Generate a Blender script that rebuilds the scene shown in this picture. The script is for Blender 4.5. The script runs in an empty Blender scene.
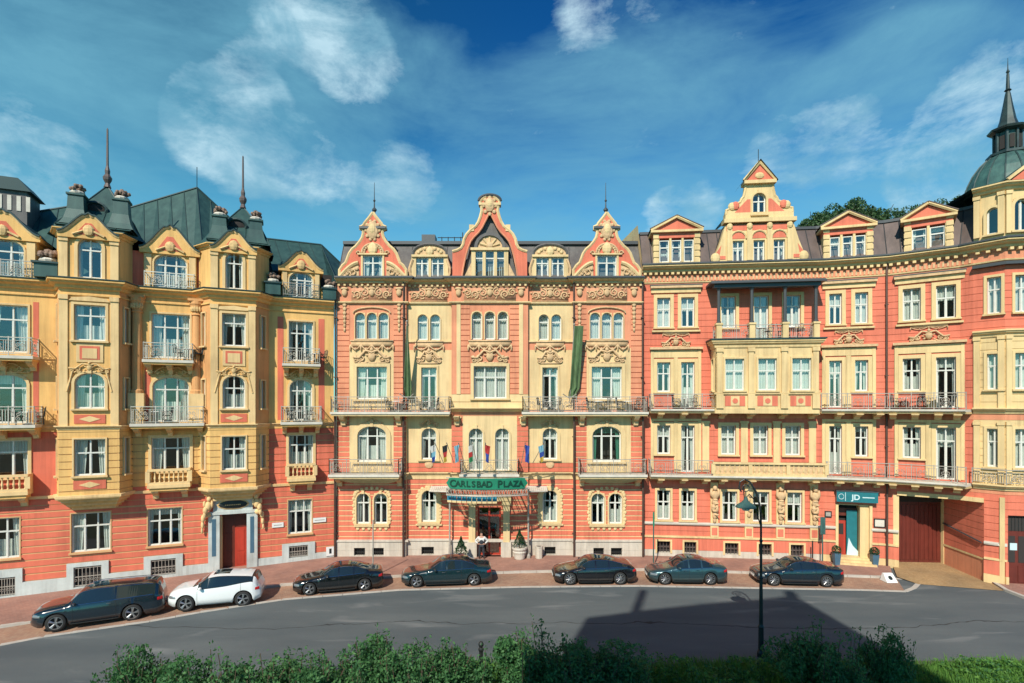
import bpy, math, random
from mathutils import Vector, Matrix, noise
R = math.radians
sc = bpy.context.scene
COL = sc.collection

# ------------------------------------------------------------------ camera, sky, sun, exposure
CAMZ, FPX, CX, CY = 10.1, 550.0, 512.0, 406.0
cam_d = bpy.data.cameras.new('camera'); cam = bpy.data.objects.new('camera', cam_d); COL.objects.link(cam)
cam.location = (0, 0, CAMZ); cam.rotation_euler = (R(90), 0, 0)
cam_d.sensor_width = 36; cam_d.lens = 36*FPX/1024; cam_d.shift_y = (CY-341.5)/1024
cam_d.clip_start = 0.1; cam_d.clip_end = 3000
sc.camera = cam
SUNV = Vector((-2.6, -7.1, 6.5)).normalized()      # towards the sun
SUN_EL = math.asin(SUNV.z); SUN_AZ = math.atan2(SUNV.x, SUNV.y)
sun_d = bpy.data.lights.new('sun', 'SUN'); sun_d.energy = 4.3; sun_d.angle = R(0.5); sun_d.color = (1.0, 0.93, 0.80)
sun = bpy.data.objects.new('sun', sun_d); COL.objects.link(sun)
sun.rotation_euler = (-SUNV).to_track_quat('-Z', 'Y').to_euler(); sun.location = (-20, -30, 60)
sc.view_settings.view_transform = 'Standard'; sc.view_settings.look = 'None'
sc.view_settings.exposure = 0.32; sc.view_settings.gamma = 1.0; sc.view_settings.use_curve_mapping = False

world = bpy.data.worlds.new('World'); sc.world = world; world.use_nodes = True
def build_world():
    nt = world.node_tree; N = nt.nodes; L = nt.links
    for n in list(N): N.remove(n)
    out = N.new('ShaderNodeOutputWorld'); bg = N.new('ShaderNodeBackground'); bg.inputs[1].default_value = 0.15
    sky = N.new('ShaderNodeTexSky'); sky.sky_type = 'NISHITA'; sky.sun_disc = False
    sky.sun_elevation = SUN_EL; sky.sun_rotation = SUN_AZ; sky.altitude = 400; sky.air_density = 1.0; sky.dust_density = 0.4; sky.ozone_density = 2.5
    tc = N.new('ShaderNodeTexCoord')
    nrm = N.new('ShaderNodeVectorMath'); nrm.operation = 'NORMALIZE'; L.new(tc.outputs['Generated'], nrm.inputs[0])
    def math_(op, a, b=None, clamp=False):
        m = N.new('ShaderNodeMath'); m.operation = op; m.use_clamp = clamp
        for i, v in enumerate((a, b)):
            if v is None: continue
            if isinstance(v, (int, float)): m.inputs[i].default_value = v
            else: L.new(v, m.inputs[i])
        return m.outputs[0]
    def dirv(px, py):
        return Vector(((px-CX)/FPX, 1.0, (CY-py)/FPX)).normalized()
    def blob(px, py, inner, outer):     # smooth patch of sky round a direction (angles in degrees)
        d = N.new('ShaderNodeVectorMath'); d.operation = 'DOT_PRODUCT'; L.new(nrm.outputs[0], d.inputs[0]); d.inputs[1].default_value = dirv(px, py)
        mr = N.new('ShaderNodeMapRange'); mr.interpolation_type = 'SMOOTHSTEP'
        L.new(d.outputs['Value'], mr.inputs[0]); mr.inputs[1].default_value = math.cos(R(outer)); mr.inputs[2].default_value = math.cos(R(inner))
        return mr.outputs[0]
    def noise_(scale, detail, dist, rough=.55, sx=1, sz=1, off=(0,0,0)):
        mp = N.new('ShaderNodeMapping'); mp.inputs['Scale'].default_value = (sx, 1, sz); mp.inputs['Location'].default_value = off
        L.new(nrm.outputs[0], mp.inputs[0])
        n = N.new('ShaderNodeTexNoise'); n.inputs['Scale'].default_value = scale; n.inputs['Detail'].default_value = detail
        n.inputs['Roughness'].default_value = rough; n.inputs['Distortion'].default_value = dist; L.new(mp.outputs[0], n.inputs['Vector'])
        return n.outputs['Fac']
    # tint of clear sky: deeper overhead, teal to the left
    col = N.new('ShaderNodeMix'); col.data_type = 'RGBA'; col.blend_type = 'MULTIPLY'; col.inputs[0].default_value = 1.0
    L.new(sky.outputs[0], col.inputs[6])
    sx = N.new('ShaderNodeSeparateXYZ'); L.new(nrm.outputs[0], sx.inputs[0])
    def ramp_(v, a0, a1):
        f = N.new('ShaderNodeMapRange'); f.interpolation_type = 'SMOOTHSTEP'; L.new(v, f.inputs[0]); f.inputs[1].default_value = a0; f.inputs[2].default_value = a1; return f.outputs[0]
    def mixc(f, a, c):
        m = N.new('ShaderNodeMix'); m.data_type = 'RGBA'; L.new(f, m.inputs[0])
        for i, v in ((6,a),(7,c)):
            if isinstance(v, tuple): m.inputs[i].default_value = v
            else: L.new(v, m.inputs[i])
        return m.outputs[2]
    lf = ramp_(sx.outputs[0], 0.10, -0.50); up = ramp_(sx.outputs[2], .22, .60)
    tint = mixc(up, mixc(lf, LOW_R, LOW_L), mixc(lf, HIGH_R, HIGH_L)); L.new(tint, col.inputs[7])
    def ssum(lst):
        s = lst[0]
        for x in lst[1:]: s = math_('ADD', s, x)
        return s
    wr = noise_(5.0, 3, 0, .5, 1, 1, (7,2,4))
    patch = math_('MINIMUM', ssum([blob(*b) for b in CLOUDS]), 1.0)
    n1 = noise_(7.5, 15, .25, .66, .8, 1.7)
    cl = math_('MULTIPLY', math_('SUBTRACT', math_('ADD', n1, math_('MULTIPLY', patch, .26)), .64), 4.2, True)
    n2 = noise_(3.2, 12, .35, .62, .8, 2.4, (3, 1, 2))
    veilp = math_('MINIMUM', ssum([blob(*b) for b in VEILS]), 1.0)
    veil = math_('MULTIPLY', math_('SUBTRACT', math_('ADD', n2, math_('MULTIPLY', veilp, .30)), .57), 2.6, True)
    veil = math_('MULTIPLY', veil, .70)
    c1 = mixc(veil, col.outputs[2], VEIL_C); shade = mixc(ramp_(noise_(9.0, 8, .4, .6, 1, 1.6, (1,5,2)), .35, .65), CLOUD_D, CLOUD_C)
    c2 = mixc(math_('MULTIPLY', cl, .80), c1, shade)
    L.new(c2, bg.inputs[0]); L.new(bg.outputs[0], out.inputs[0])
LOW_R = (.27, .80, .88, 1); LOW_L = (.30, .84, .80, 1); HIGH_R = (.03, .30, .56, 1); HIGH_L = (.07, .36, .44, 1)
VEIL_C = (1.0, 2.6, 3.4, 1); CLOUD_C = (3.3, 4.6, 5.2, 1); CLOUD_D = (1.4, 2.8, 3.6, 1)
CLOUDS = [(780,150,1,4.5),(840,140,1,5),(330,30,2,6),(362,66,1,4.5),(220,125,2,5),(290,12,1,4),(245,70,.5,3.5),(262,98,.5,3),(205,118,1.5,5),(255,140,2,6),(310,162,1.5,5),(395,188,1.5,5.5),(590,6,1,4),(655,0,1,3),
          (1010,110,3,7),(975,160,3,7),(930,180,1,4),(690,208,1.5,4),(665,214,1,3),(20,170,2,6)]
VEILS = [(60,170,14,32),(250,200,10,26),(870,150,4,12),(760,165,3,10),(940,140,5,12),(640,200,7,18),(420,210,8,18),(560,170,4,13),(120,20,3,10),(30,10,3,9)]
build_world()

# ------------------------------------------------------------------ materials
MATS = {}
def mat(name, col, rough=.8, metal=0., var=.0, vscale=3., bump=0., bscale=20., spec=.5, col2=None, streak=0., coat=0., coords='Object'):
    if name in MATS: return MATS[name]
    m = bpy.data.materials.new(name); m.use_nodes = True; nt = m.node_tree; N = nt.nodes; L = nt.links
    b = N['Principled BSDF']; b.inputs['Roughness'].default_value = rough; b.inputs['Metallic'].default_value = metal
    b.inputs['Specular IOR Level'].default_value = spec; b.inputs['Coat Weight'].default_value = coat
    c = (*col, 1); b.inputs['Base Color'].default_value = c
    tc = N.new('ShaderNodeTexCoord')
    if var or col2:
        n = N.new('ShaderNodeTexNoise'); n.inputs['Scale'].default_value = vscale; n.inputs['Detail'].default_value = 6; n.inputs['Roughness'].default_value = .65
        L.new(tc.outputs[coords], n.inputs['Vector'])
        fac = n.outputs['Fac']
        if streak:
            mp = N.new('ShaderNodeMapping'); mp.inputs['Scale'].default_value = (1, 1, .12); L.new(tc.outputs[coords], mp.inputs[0])
            n2 = N.new('ShaderNodeTexNoise'); n2.inputs['Scale'].default_value = vscale*3; n2.inputs['Detail'].default_value = 5; L.new(mp.outputs[0], n2.inputs['Vector'])
            mm = N.new('ShaderNodeMix'); mm.data_type = 'FLOAT'; mm.inputs[0].default_value = streak
            L.new(fac, mm.inputs[2]); L.new(n2.outputs['Fac'], mm.inputs[3]); fac = mm.outputs[0]
        r = N.new('ShaderNodeValToRGB'); r.color_ramp.elements[0].position = .32; r.color_ramp.elements[1].position = .68
        c2 = (*col2, 1) if col2 else tuple(min(1, x*(1+var)) for x in col)+(1,)
        c1 = c if col2 else tuple(x*(1-var) for x in col)+(1,)
        r.color_ramp.elements[0].color = c1; r.color_ramp.elements[1].color = c2
        L.new(fac, r.inputs[0]); L.new(r.outputs[0], b.inputs['Base Color'])
        if streak and not metal:
            mp2 = N.new('ShaderNodeMapping'); mp2.inputs['Scale'].default_value = (2.2, 2.2, .10); L.new(tc.outputs[coords], mp2.inputs[0])
            n4 = N.new('ShaderNodeTexNoise'); n4.inputs['Scale'].default_value = 2.5; n4.inputs['Detail'].default_value = 7; n4.inputs['Roughness'].default_value = .7; L.new(mp2.outputs[0], n4.inputs['Vector'])
            n5 = N.new('ShaderNodeTexNoise'); n5.inputs['Scale'].default_value = .45; n5.inputs['Detail'].default_value = 6; L.new(tc.outputs[coords], n5.inputs['Vector'])
            mu = N.new('ShaderNodeMath'); mu.operation = 'MULTIPLY'; L.new(n4.outputs['Fac'], mu.inputs[0]); L.new(n5.outputs['Fac'], mu.inputs[1])
            r2 = N.new('ShaderNodeValToRGB'); r2.color_ramp.elements[0].position = .20; r2.color_ramp.elements[0].color = (1.04,1.03,1.02,1); r2.color_ramp.elements[1].position = .40; r2.color_ramp.elements[1].color = (.60,.56,.54,1)
            L.new(mu.outputs[0], r2.inputs[0]); mm2 = N.new('ShaderNodeMix'); mm2.data_type = 'RGBA'; mm2.blend_type = 'MULTIPLY'; mm2.inputs[0].default_value = .62
            L.new(r.outputs[0], mm2.inputs[6]); L.new(r2.outputs[0], mm2.inputs[7]); L.new(mm2.outputs[2], b.inputs['Base Color'])
    if bump:
        n3 = N.new('ShaderNodeTexNoise'); n3.inputs['Scale'].default_value = bscale; n3.inputs['Detail'].default_value = 5; L.new(tc.outputs[coords], n3.inputs['Vector'])
        bp = N.new('ShaderNodeBump'); bp.inputs['Strength'].default_value = bump; bp.inputs['Distance'].default_value = .02
        L.new(n3.outputs['Fac'], bp.inputs['Height']); L.new(bp.outputs[0], b.inputs['Normal'])
    MATS[name] = m; return m

mat('ochre', (.76,.455,.16), .85, var=.13, vscale=.8, bump=.15, streak=.6)
mat('ochre_pale', (.76,.53,.26), .85, var=.12, vscale=1.2, bump=.15, streak=.5)
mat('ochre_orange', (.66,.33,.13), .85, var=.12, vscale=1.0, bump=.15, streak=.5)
mat('red_left', (.66,.158,.092), .85, var=.16, vscale=.7, bump=.2, streak=.6)
mat('groove_left', (.60,.36,.17), .9, var=.1)
mat('coral', (.66,.172,.10), .85, var=.13, vscale=.8, bump=.2, streak=.6)
mat('coral_pink', (.68,.27,.15), .85, var=.12, vscale=1., bump=.2, streak=.5)
mat('coral_right', (.68,.18,.108), .85, var=.11, vscale=.8, bump=.15, streak=.6)
mat('cream', (.71,.525,.275), .85, var=.10, vscale=1., bump=.12, streak=.5)
mat('cream_right', (.71,.525,.265), .85, var=.10, vscale=1., bump=.12, streak=.5)
mat('frieze_ground', (.56,.27,.16), .85, var=.2, vscale=5.)
mat('stucco', (.60,.40,.22), .85, var=.22, vscale=4., bump=.3, col2=None)
mat('stucco_left', (.66,.44,.20), .85, var=.22, vscale=4., bump=.3)
mat('stone', (.55,.50,.42), .85, var=.16, vscale=1.3, bump=.3, streak=.4)
mat('stone_white', (.52,.56,.54), .85, var=.20, vscale=1.1, bump=.3, streak=.4)
mat('basket_stone', (.24,.16,.12), .9, var=.3, vscale=8.)
mat('iron_pale', (.52,.49,.42), .5, metal=.1, var=.1)
mat('gate_red', (.13,.024,.016), .45, var=.2, vscale=2., streak=.5)
mat('slab', (.60,.55,.47), .8, var=.12, vscale=2., bump=.1)
mat('iron', (.40,.36,.31), .5, metal=.2, var=.15, vscale=6.)
mat('iron_dark', (.03,.035,.035), .45, metal=.4, var=.2)
mat('white_paint', (.66,.65,.59), .45, var=.05)
mat('door_red', (.42,.045,.025), .4, var=.15, vscale=2., streak=.5)
mat('door_dark', (.12,.025,.015), .4, var=.2, vscale=2., streak=.5)
mat('curtain', (.60,.62,.58), .9, var=.1)
mat('curtain_green', (.05,.22,.15), .9, var=.1)
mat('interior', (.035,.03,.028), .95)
mat('drainpipe', (.10,.06,.045), .5, metal=.3, var=.2)
mat('patina', (.020,.056,.054), .5, metal=.15, col2=(.052,.115,.10), vscale=.9, bump=.15, streak=.5)
mat('patina_seam', (.025,.055,.055), .5, metal=.15)
mat('slate', (.075,.07,.075), .6, col2=(.15,.14,.125), vscale=1.4, bump=.3, streak=.4)
mat('tin_brown', (.085,.065,.06), .5, metal=.2, col2=(.17,.125,.11), vscale=.7, bump=.2, streak=.6)
mat('tin_edge', (.075,.08,.085), .5, metal=.3)
mat('brick_wall', (.5,.42,.30), .9, var=.15)
mat('spire_metal', (.022,.032,.034), .45, metal=.3, col2=(.045,.075,.072), vscale=2.)
mat('verdigris', (.022,.065,.065), .55, col2=(.065,.155,.135), vscale=1.6, bump=.2, streak=.5)
mat('sign_green', (.02,.20,.115), .35, var=.1)
mat('sign_letter', (.006,.05,.03), .4)
mat('sign_teal', (.02,.16,.19), .35, var=.1)
mat('letter_light', (.55,.70,.72), .4)
mat('fabric_blue', (.02,.22,.33), .7, var=.1)
mat('fabric_white', (.7,.68,.62), .7)
mat('fabric_green', (.085,.15,.06), .85, var=.35, vscale=2., streak=.8)
mat('fabric_green_pale', (.12,.19,.085), .85, var=.3, vscale=2., streak=.8)
mat('pot_blue', (.06,.13,.19), .5, var=.1)
mat('black_rubber', (.018,.018,.018), .8)
mat('wheel_alloy', (.45,.45,.46), .3, metal=.85)
mat('chrome', (.75,.75,.75), .12, metal=1.)
mat('lamp_red', (.5,.01,.01), .25)
mat('lamp_clear', (.30,.32,.33), .12, metal=.5)
mat('car_glass', (.012,.02,.022), .04, spec=1.)
mat('bark', (.09,.06,.04), .9, var=.3, vscale=6.)
mat('skin', (.5,.28,.2), .6)
mat('cloth_white', (.62,.62,.60), .8); mat('cloth_dark', (.025,.03,.04), .8); mat('hair_dark', (.02,.014,.01), .7)
mat('white_plastic', (.75,.75,.72), .5)
mat('teak', (.16,.09,.05), .6)

def leaf_mat(name, c1, c2, trans=.25):
    m = bpy.data.materials.new(name); m.use_nodes = True; nt = m.node_tree; N = nt.nodes; L = nt.links
    b = N['Principled BSDF']; b.inputs['Roughness'].default_value = .55; b.inputs['Specular IOR Level'].default_value = .35
    gi = N.new('ShaderNodeNewGeometry'); r = N.new('ShaderNodeValToRGB')
    r.color_ramp.elements[0].color = (*c1, 1); r.color_ramp.elements[1].color = (*c2, 1)
    L.new(gi.outputs['Random Per Island'], r.inputs[0]); L.new(r.outputs[0], b.inputs['Base Color'])
    tr = N.new('ShaderNodeBsdfTranslucent'); L.new(r.outputs[0], tr.inputs[0])
    mx = N.new('ShaderNodeMixShader'); mx.inputs[0].default_value = trans
    L.new(b.outputs[0], mx.inputs[1]); L.new(tr.outputs[0], mx.inputs[2]); L.new(mx.outputs[0], N['Material Output'].inputs[0])
    MATS[name] = m
leaf_mat('leaf_bush', (.04,.125,.05), (.10,.25,.08), .4)
leaf_mat('leaf_tree', (.03,.075,.03), (.08,.15,.05))
leaf_mat('leaf_conifer', (.012,.05,.02), (.03,.09,.03))
leaf_mat('leaf_grass', (.08,.21,.04), (.17,.36,.07), .45)

def glass_mat():
    m = bpy.data.materials.new('window_glass'); m.use_nodes = True; nt = m.node_tree; N = nt.nodes; L = nt.links
    b = N['Principled BSDF']; b.inputs['Base Color'].default_value = (.02,.03,.035,1); b.inputs['Roughness'].default_value = .03
    gl = N.new('ShaderNodeBsdfGlossy'); gl.inputs['Roughness'].default_value = .03; gl.inputs['Color'].default_value = (.92,.85,.80,1)
    tr = N.new('ShaderNodeBsdfTransparent'); tr.inputs[0].default_value = (.90,.95,.93,1)
    tc = N.new('ShaderNodeTexCoord'); n = N.new('ShaderNodeTexNoise'); n.inputs['Scale'].default_value = 1.3; L.new(tc.outputs['Object'], n.inputs['Vector'])
    bp = N.new('ShaderNodeBump'); bp.inputs['Strength'].default_value = .25; bp.inputs['Distance'].default_value = .03; L.new(n.outputs['Fac'], bp.inputs['Height']); L.new(bp.outputs[0], gl.inputs['Normal'])
    lw_ = N.new('ShaderNodeLayerWeight'); lw_.inputs[0].default_value = .5; pw = N.new('ShaderNodeMath'); pw.operation = 'POWER'; L.new(lw_.outputs['Facing'], pw.inputs[0]); pw.inputs[1].default_value = 3.0
    ad = N.new('ShaderNodeMath'); ad.operation = 'MULTIPLY_ADD'; ad.use_clamp = True; L.new(pw.outputs[0], ad.inputs[0]); ad.inputs[1].default_value = .8; ad.inputs[2].default_value = .13
    mx = N.new('ShaderNodeMixShader'); L.new(ad.outputs[0], mx.inputs[0]); L.new(tr.outputs[0], mx.inputs[1]); L.new(gl.outputs[0], mx.inputs[2])
    L.new(mx.outputs[0], N['Material Output'].inputs[0]); MATS['window_glass'] = m
glass_mat()

# ------------------------------------------------------------------ mesh helpers
class Fr:
    """a wall's own frame: u runs along it (left to right), v out towards the street, z up"""
    def __init__(s, o, e):
        s.o = Vector(o[:2]); d = Vector(e[:2])-s.o; s.len = d.length; s.d = d.normalized(); s.n = Vector((s.d.y, -s.d.x)); s.ang = math.atan2(s.d.y, s.d.x)
    def P(s, u, v, z):
        p = s.o+s.d*u+s.n*v; return (p.x, p.y, z)
    def u(s, px, v=0.):
        k = (px-CX)/FPX; a = s.o+s.n*v
        return -(a.x-k*a.y)/(s.d.x-k*s.d.y)
    def z(s, px, py, v=0.):
        y = (s.o+s.d*s.u(px, v)+s.n*v).y; return CAMZ+(CY-py)/FPX*y
LOC = Fr((0,0), (1,0))
def gp(px, py, z=0.):
    y = (CAMZ-z)*FPX/(py-CY); return Vector(((px-CX)/FPX*y, y))
def gz(x): return -0.41*max(0, min(1.7, (-12-x)/16))

WPOS = {}
def setp(o, label=None, cat=None, group=None, kind=None):
    for k, v in (('label',label),('category',cat),('group',group),('kind',kind)):
        if v: o[k] = v
    return o
def empty(name, loc, label=None, cat=None, group=None, rz=0, kind=None):
    o = bpy.data.objects.new(name, None); COL.objects.link(o); o.location = loc; o.rotation_euler = (0,0,rz); o.empty_display_size = .3
    WPOS[o.name] = Vector(loc); return setp(o, label, cat, group, kind)

SPLIT = {'moulding', 'panel', 'pilaster', 'string_course', 'parapet', 'capital', 'lintel', 'cornice'}
class MB:
    def __init__(s, default='white_paint'): s.v = []; s.f = []; s.m = []; s.names = []; s.d = default; s.pr = []
    def mi(s, m):
        m = m or s.d
        if m not in s.names: s.names.append(m)
        return s.names.index(m)
    def add(s, vs, fs, m=None):
        k = len(s.v); i = s.mi(m); s.v += [tuple(p) for p in vs]
        f0 = len(s.f)
        for f in fs: s.f.append(tuple(a+k for a in f)); s.m.append(i)
        s.pr.append((k, len(s.v), f0, len(s.f)))
    def box(s, F, u0, u1, v0, v1, z0, z1, m=None, back=True):
        P = F.P
        vs = [P(u0,v1,z0),P(u1,v1,z0),P(u1,v1,z1),P(u0,v1,z1),P(u0,v0,z0),P(u1,v0,z0),P(u1,v0,z1),P(u0,v0,z1)]
        fs = [(0,1,2,3),(1,5,6,2),(4,0,3,7),(3,2,6,7),(4,5,1,0)]
        if back: fs.append((5,4,7,6))
        s.add(vs, fs, m)
    def prism(s, F, pts, v0, v1, m=None, mside=None):
        """polygon in (u,z) given thickness v0..v1 (front v1)"""
        n = len(pts); vs = [F.P(a,v1,b) for a,b in pts]+[F.P(a,v0,b) for a,b in pts]
        s.add(vs, [tuple(range(n)), tuple(range(2*n-1, n-1, -1))], m)
        s.add(vs, [(i, i+n, (i+1)%n+n, (i+1)%n) for i in range(n)], mside or m)
    def strip(s, F, A, B, v0, v1, m=None):
        """ribbon between two (u,z) lists, thick"""
        for i in range(len(A)-1):
            s.prism(F, [A[i], A[i+1], B[i+1], B[i]], v0, v1, m)
    def tube(s, pts, r, n=6, m=None, r1=None, caps=True):
        pts = [Vector(p) for p in pts]; L = len(pts); vs = []; up = Vector((0,0,1))
        prev = None
        for i, p in enumerate(pts):
            t = (pts[min(i+1,L-1)]-pts[max(i-1,0)])
            if t.length < 1e-9: t = Vector((0,0,1))
            t.normalize()
            a = prev if prev is not None else (up.cross(t) if abs(t.z) < .95 else Vector((1,0,0)).cross(t))
            a = a-t*a.dot(t)
            if a.length < 1e-6: a = t.orthogonal()
            a.normalize(); prev = a; b = t.cross(a)
            rr = r if r1 is None else r+(r1-r)*i/(L-1)
            for k in range(n):
                w = 2*math.pi*k/n; vs.append(p+a*math.cos(w)*rr+b*math.sin(w)*rr)
        fs = [(i*n+k, i*n+(k+1)%n, (i+1)*n+(k+1)%n, (i+1)*n+k) for i in range(L-1) for k in range(n)]
        if caps: fs += [tuple(range(n-1,-1,-1)), tuple(range((L-1)*n, L*n))]
        s.add(vs, fs, m)
    def lathe(s, c, prof, n=12, m=None, a0=0, a1=2*math.pi, ph=0):
        """profile (r,z) about vertical axis at c"""
        full = abs(a1-a0-2*math.pi) < 1e-6; k = n if full else n+1; vs = []
        for r, z in prof:
            for i in range(k):
                w = ph+a0+(a1-a0)*i/n; vs.append((c[0]+r*math.cos(w), c[1]+r*math.sin(w), c[2]+z))
        fs = [(j*k+i, j*k+(i+1)%k, (j+1)*k+(i+1)%k, (j+1)*k+i) for j in range(len(prof)-1) for i in range(n)]
        s.add(vs, fs, m)
    def ell(s, c, rx, ry, rz, m=None, nu=8, nv=5, F=LOC):
        """ellipsoid; c in frame coordinates (u,v,z)"""
        vs = []
        for j in range(nv+1):
            th = math.pi*j/nv
            for i in range(nu):
                w = 2*math.pi*i/nu
                vs.append(F.P(c[0]+rx*math.sin(th)*math.cos(w), c[1]+ry*math.sin(th)*math.sin(w), c[2]+rz*math.cos(th)))
        s.add(vs, [(j*nu+i, (j+1)*nu+i, (j+1)*nu+(i+1)%nu, j*nu+(i+1)%nu) for j in range(nv) for i in range(nu)], m)
    def sweep(s, poly, prof, m=None, closed=True, caps=True):
        """profile (v,z) swept along the plan polyline with mitred corners"""
        pts = [Vector(p[:2]) for p in poly]; n = len(pts); k = len(prof); vs = []
        for i in range(n):
            def nn(a, b):
                d = (b-a).normalized(); return Vector((d.y, -d.x))
            if i == 0: w = nn(pts[0], pts[1])
            elif i == n-1: w = nn(pts[-2], pts[-1])
            else:
                a, b = nn(pts[i-1], pts[i]), nn(pts[i], pts[i+1]); w = (a+b); w = w/max(.35, w.length_squared/2)
            for v, z in prof: vs.append((pts[i].x+w.x*v, pts[i].y+w.y*v, z))
        kk = k if closed else k-1
        fs = [(i*k+j, (i+1)*k+j, (i+1)*k+(j+1)%k, i*k+(j+1)%k) for i in range(n-1) for j in range(kk)]
        if closed and caps: fs += [tuple(range(k-1,-1,-1)), tuple(range((n-1)*k, n*k))]
        s.add(vs, fs, m)
    def pieces(s, tol=.04):
        """the shapes grouped into pieces that touch each other"""
        bb = []
        for v0, v1, f0, f1 in s.pr:
            P = s.v[v0:v1]; bb.append([min(p[i] for p in P)-tol for i in range(3)]+[max(p[i] for p in P)+tol for i in range(3)])
        par = list(range(len(bb)))
        def root(i):
            while par[i] != i: i = par[i]
            return i
        for i in range(len(bb)):
            for j in range(i):
                if all(bb[i][q] <= bb[j][q+3] and bb[j][q] <= bb[i][q+3] for q in range(3)): par[root(i)] = root(j)
        out = {}
        for i in range(len(bb)): out.setdefault(root(i), []).append(i)
        res = []
        for idx in out.values():
            m = MB(s.d)
            for i in idx:
                v0, v1, f0, f1 = s.pr[i]; k = len(m.v); m.v += s.v[v0:v1]
                for q in range(f0, f1): m.f.append(tuple(a-v0+k for a in s.f[q])); m.m.append(m.mi(s.names[s.m[q]]))
            res.append(m)
        return res
    def build(s, name, parent=None, smooth=False, loc=None, label=None, cat=None, group=None, kind=None, fixn=False, whole=False):
        if not whole and parent is not None and name in SPLIT:
            ps = s.pieces()
            if len(ps) > 1: return [p.build(name, parent, smooth, loc, label, cat, group, kind, fixn, True) for p in ps][0]
        if parent is not None: org = WPOS.get(parent.name, Vector((0,0,0)))
        else: org = Vector(loc) if loc is not None else Vector((0,0,0))
        me = bpy.data.meshes.new(name)
        me.from_pydata([(a-org.x, b-org.y, c-org.z) for a,b,c in s.v], [], s.f)
        for nme in s.names: me.materials.append(MATS[nme])
        me.polygons.foreach_set('material_index', s.m)
        if smooth: me.polygons.foreach_set('use_smooth', [True]*len(s.f))
        me.update()
        if fixn:
            import bmesh
            bm = bmesh.new(); bm.from_mesh(me); bmesh.ops.recalc_face_normals(bm, faces=bm.faces); bm.to_mesh(me); bm.free()
        o = bpy.data.objects.new(name, me); COL.objects.link(o)
        if parent is not None: o.parent = parent
        else: o.location = org
        WPOS[o.name] = org
        return setp(o, label, cat, group, kind)
    def mesh(s, name, smooth=False):
        me = bpy.data.meshes.new(name); me.from_pydata(s.v, [], s.f)
        for nme in s.names: me.materials.append(MATS[nme])
        me.polygons.foreach_set('material_index', s.m)
        if smooth: me.polygons.foreach_set('use_smooth', [True]*len(s.f))
        me.update(); return me

def inst(name, me, parent, loc=None, rz=0., scale=None):
    """object using mesh data me; loc in world space when parent is an unrotated root"""
    o = bpy.data.objects.new(name, me); COL.objects.link(o)
    if parent is not None: o.parent = parent
    if loc is not None:
        org = WPOS.get(parent.name, Vector((0,0,0))) if parent is not None else Vector((0,0,0))
        o.location = Vector(loc)-org; o.rotation_euler = (0,0,rz)
        WPOS[o.name] = Vector(loc)
    if scale: o.scale = scale
    return o

# ------------------------------------------------------------------ windows (shared meshes by specification)
CACHE = {}
def cached(key, fn):
    if key not in CACHE: CACHE[key] = fn()
    return CACHE[key]
def arc_pts(w, h, rise, n=10):
    """arch outline from left spring to right spring, springing at h-rise"""
    out = []
    for i in range(n+1):
        a = math.pi*(1-i/n); out.append((w/2+math.cos(a)*w/2, h-rise+math.sin(a)*rise))
    return out
def win_frame(w, h, lights, tr, arch, col, bars):
    b = MB(col); t = .06; y0, y1 = .0, .075
    hs = h-(arch or 0)
    b.box(LOC, 0, t, y0, y1, 0, hs); b.box(LOC, w-t, w, y0, y1, 0, hs); b.box(LOC, t, w-t, y0, y1, 0, t)
    if arch:
        o = arc_pts(w, h, arch); i_ = [(w/2+(a-w/2)*(1-2*t/w), hs+(c-hs)*(1-t/arch)) for a,c in o]
        b.strip(LOC, o, i_, y0, y1)
    else: b.box(LOC, t, w-t, y0, y1, h-t, h)
    zt = h*tr if tr else h-t
    if tr: b.box(LOC, t, w-t, y0, y1+.02, zt-.038, zt+.038)
    for k in range(1, lights):
        x = w*k/lights; top = h-t
        if arch:
            q = (x-w/2)/(w/2); top = hs+arch*math.sqrt(max(0,1-q*q))-t*.7
        b.box(LOC, x-.036, x+.036, y0, y1+.012, t, top)
    # thin sashes
    for k in range(lights):
        a, c = w*k/lights+(.036 if k else t), w*(k+1)/lights-(.036 if k < lights-1 else t)
        for (z0, z1) in ([(t, zt-.038)] if tr else [(t, h-t-(arch or 0)*.35)]):
            b.box(LOC, a, a+.03, .01, y1-.02, z0, z1); b.box(LOC, c-.03, c, .01, y1-.02, z0, z1); b.box(LOC, a+.03, c-.03, .01, y1-.02, z0, z0+.04)
    return b.mesh('window_frame')
def win_pane(w, h, arch):
    b = MB('window_glass')
    pts = [(.03,.03),(w-.03,.03)]
    pts += ([(a, c-.02) for a,c in reversed(arc_pts(w, h, arch))] if arch else [(w-.03,h-.03),(.03,h-.03)])
    b.add([LOC.P(a,.03,c) for a,c in pts], [tuple(range(len(pts)))]); return b.mesh('pane')
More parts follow.
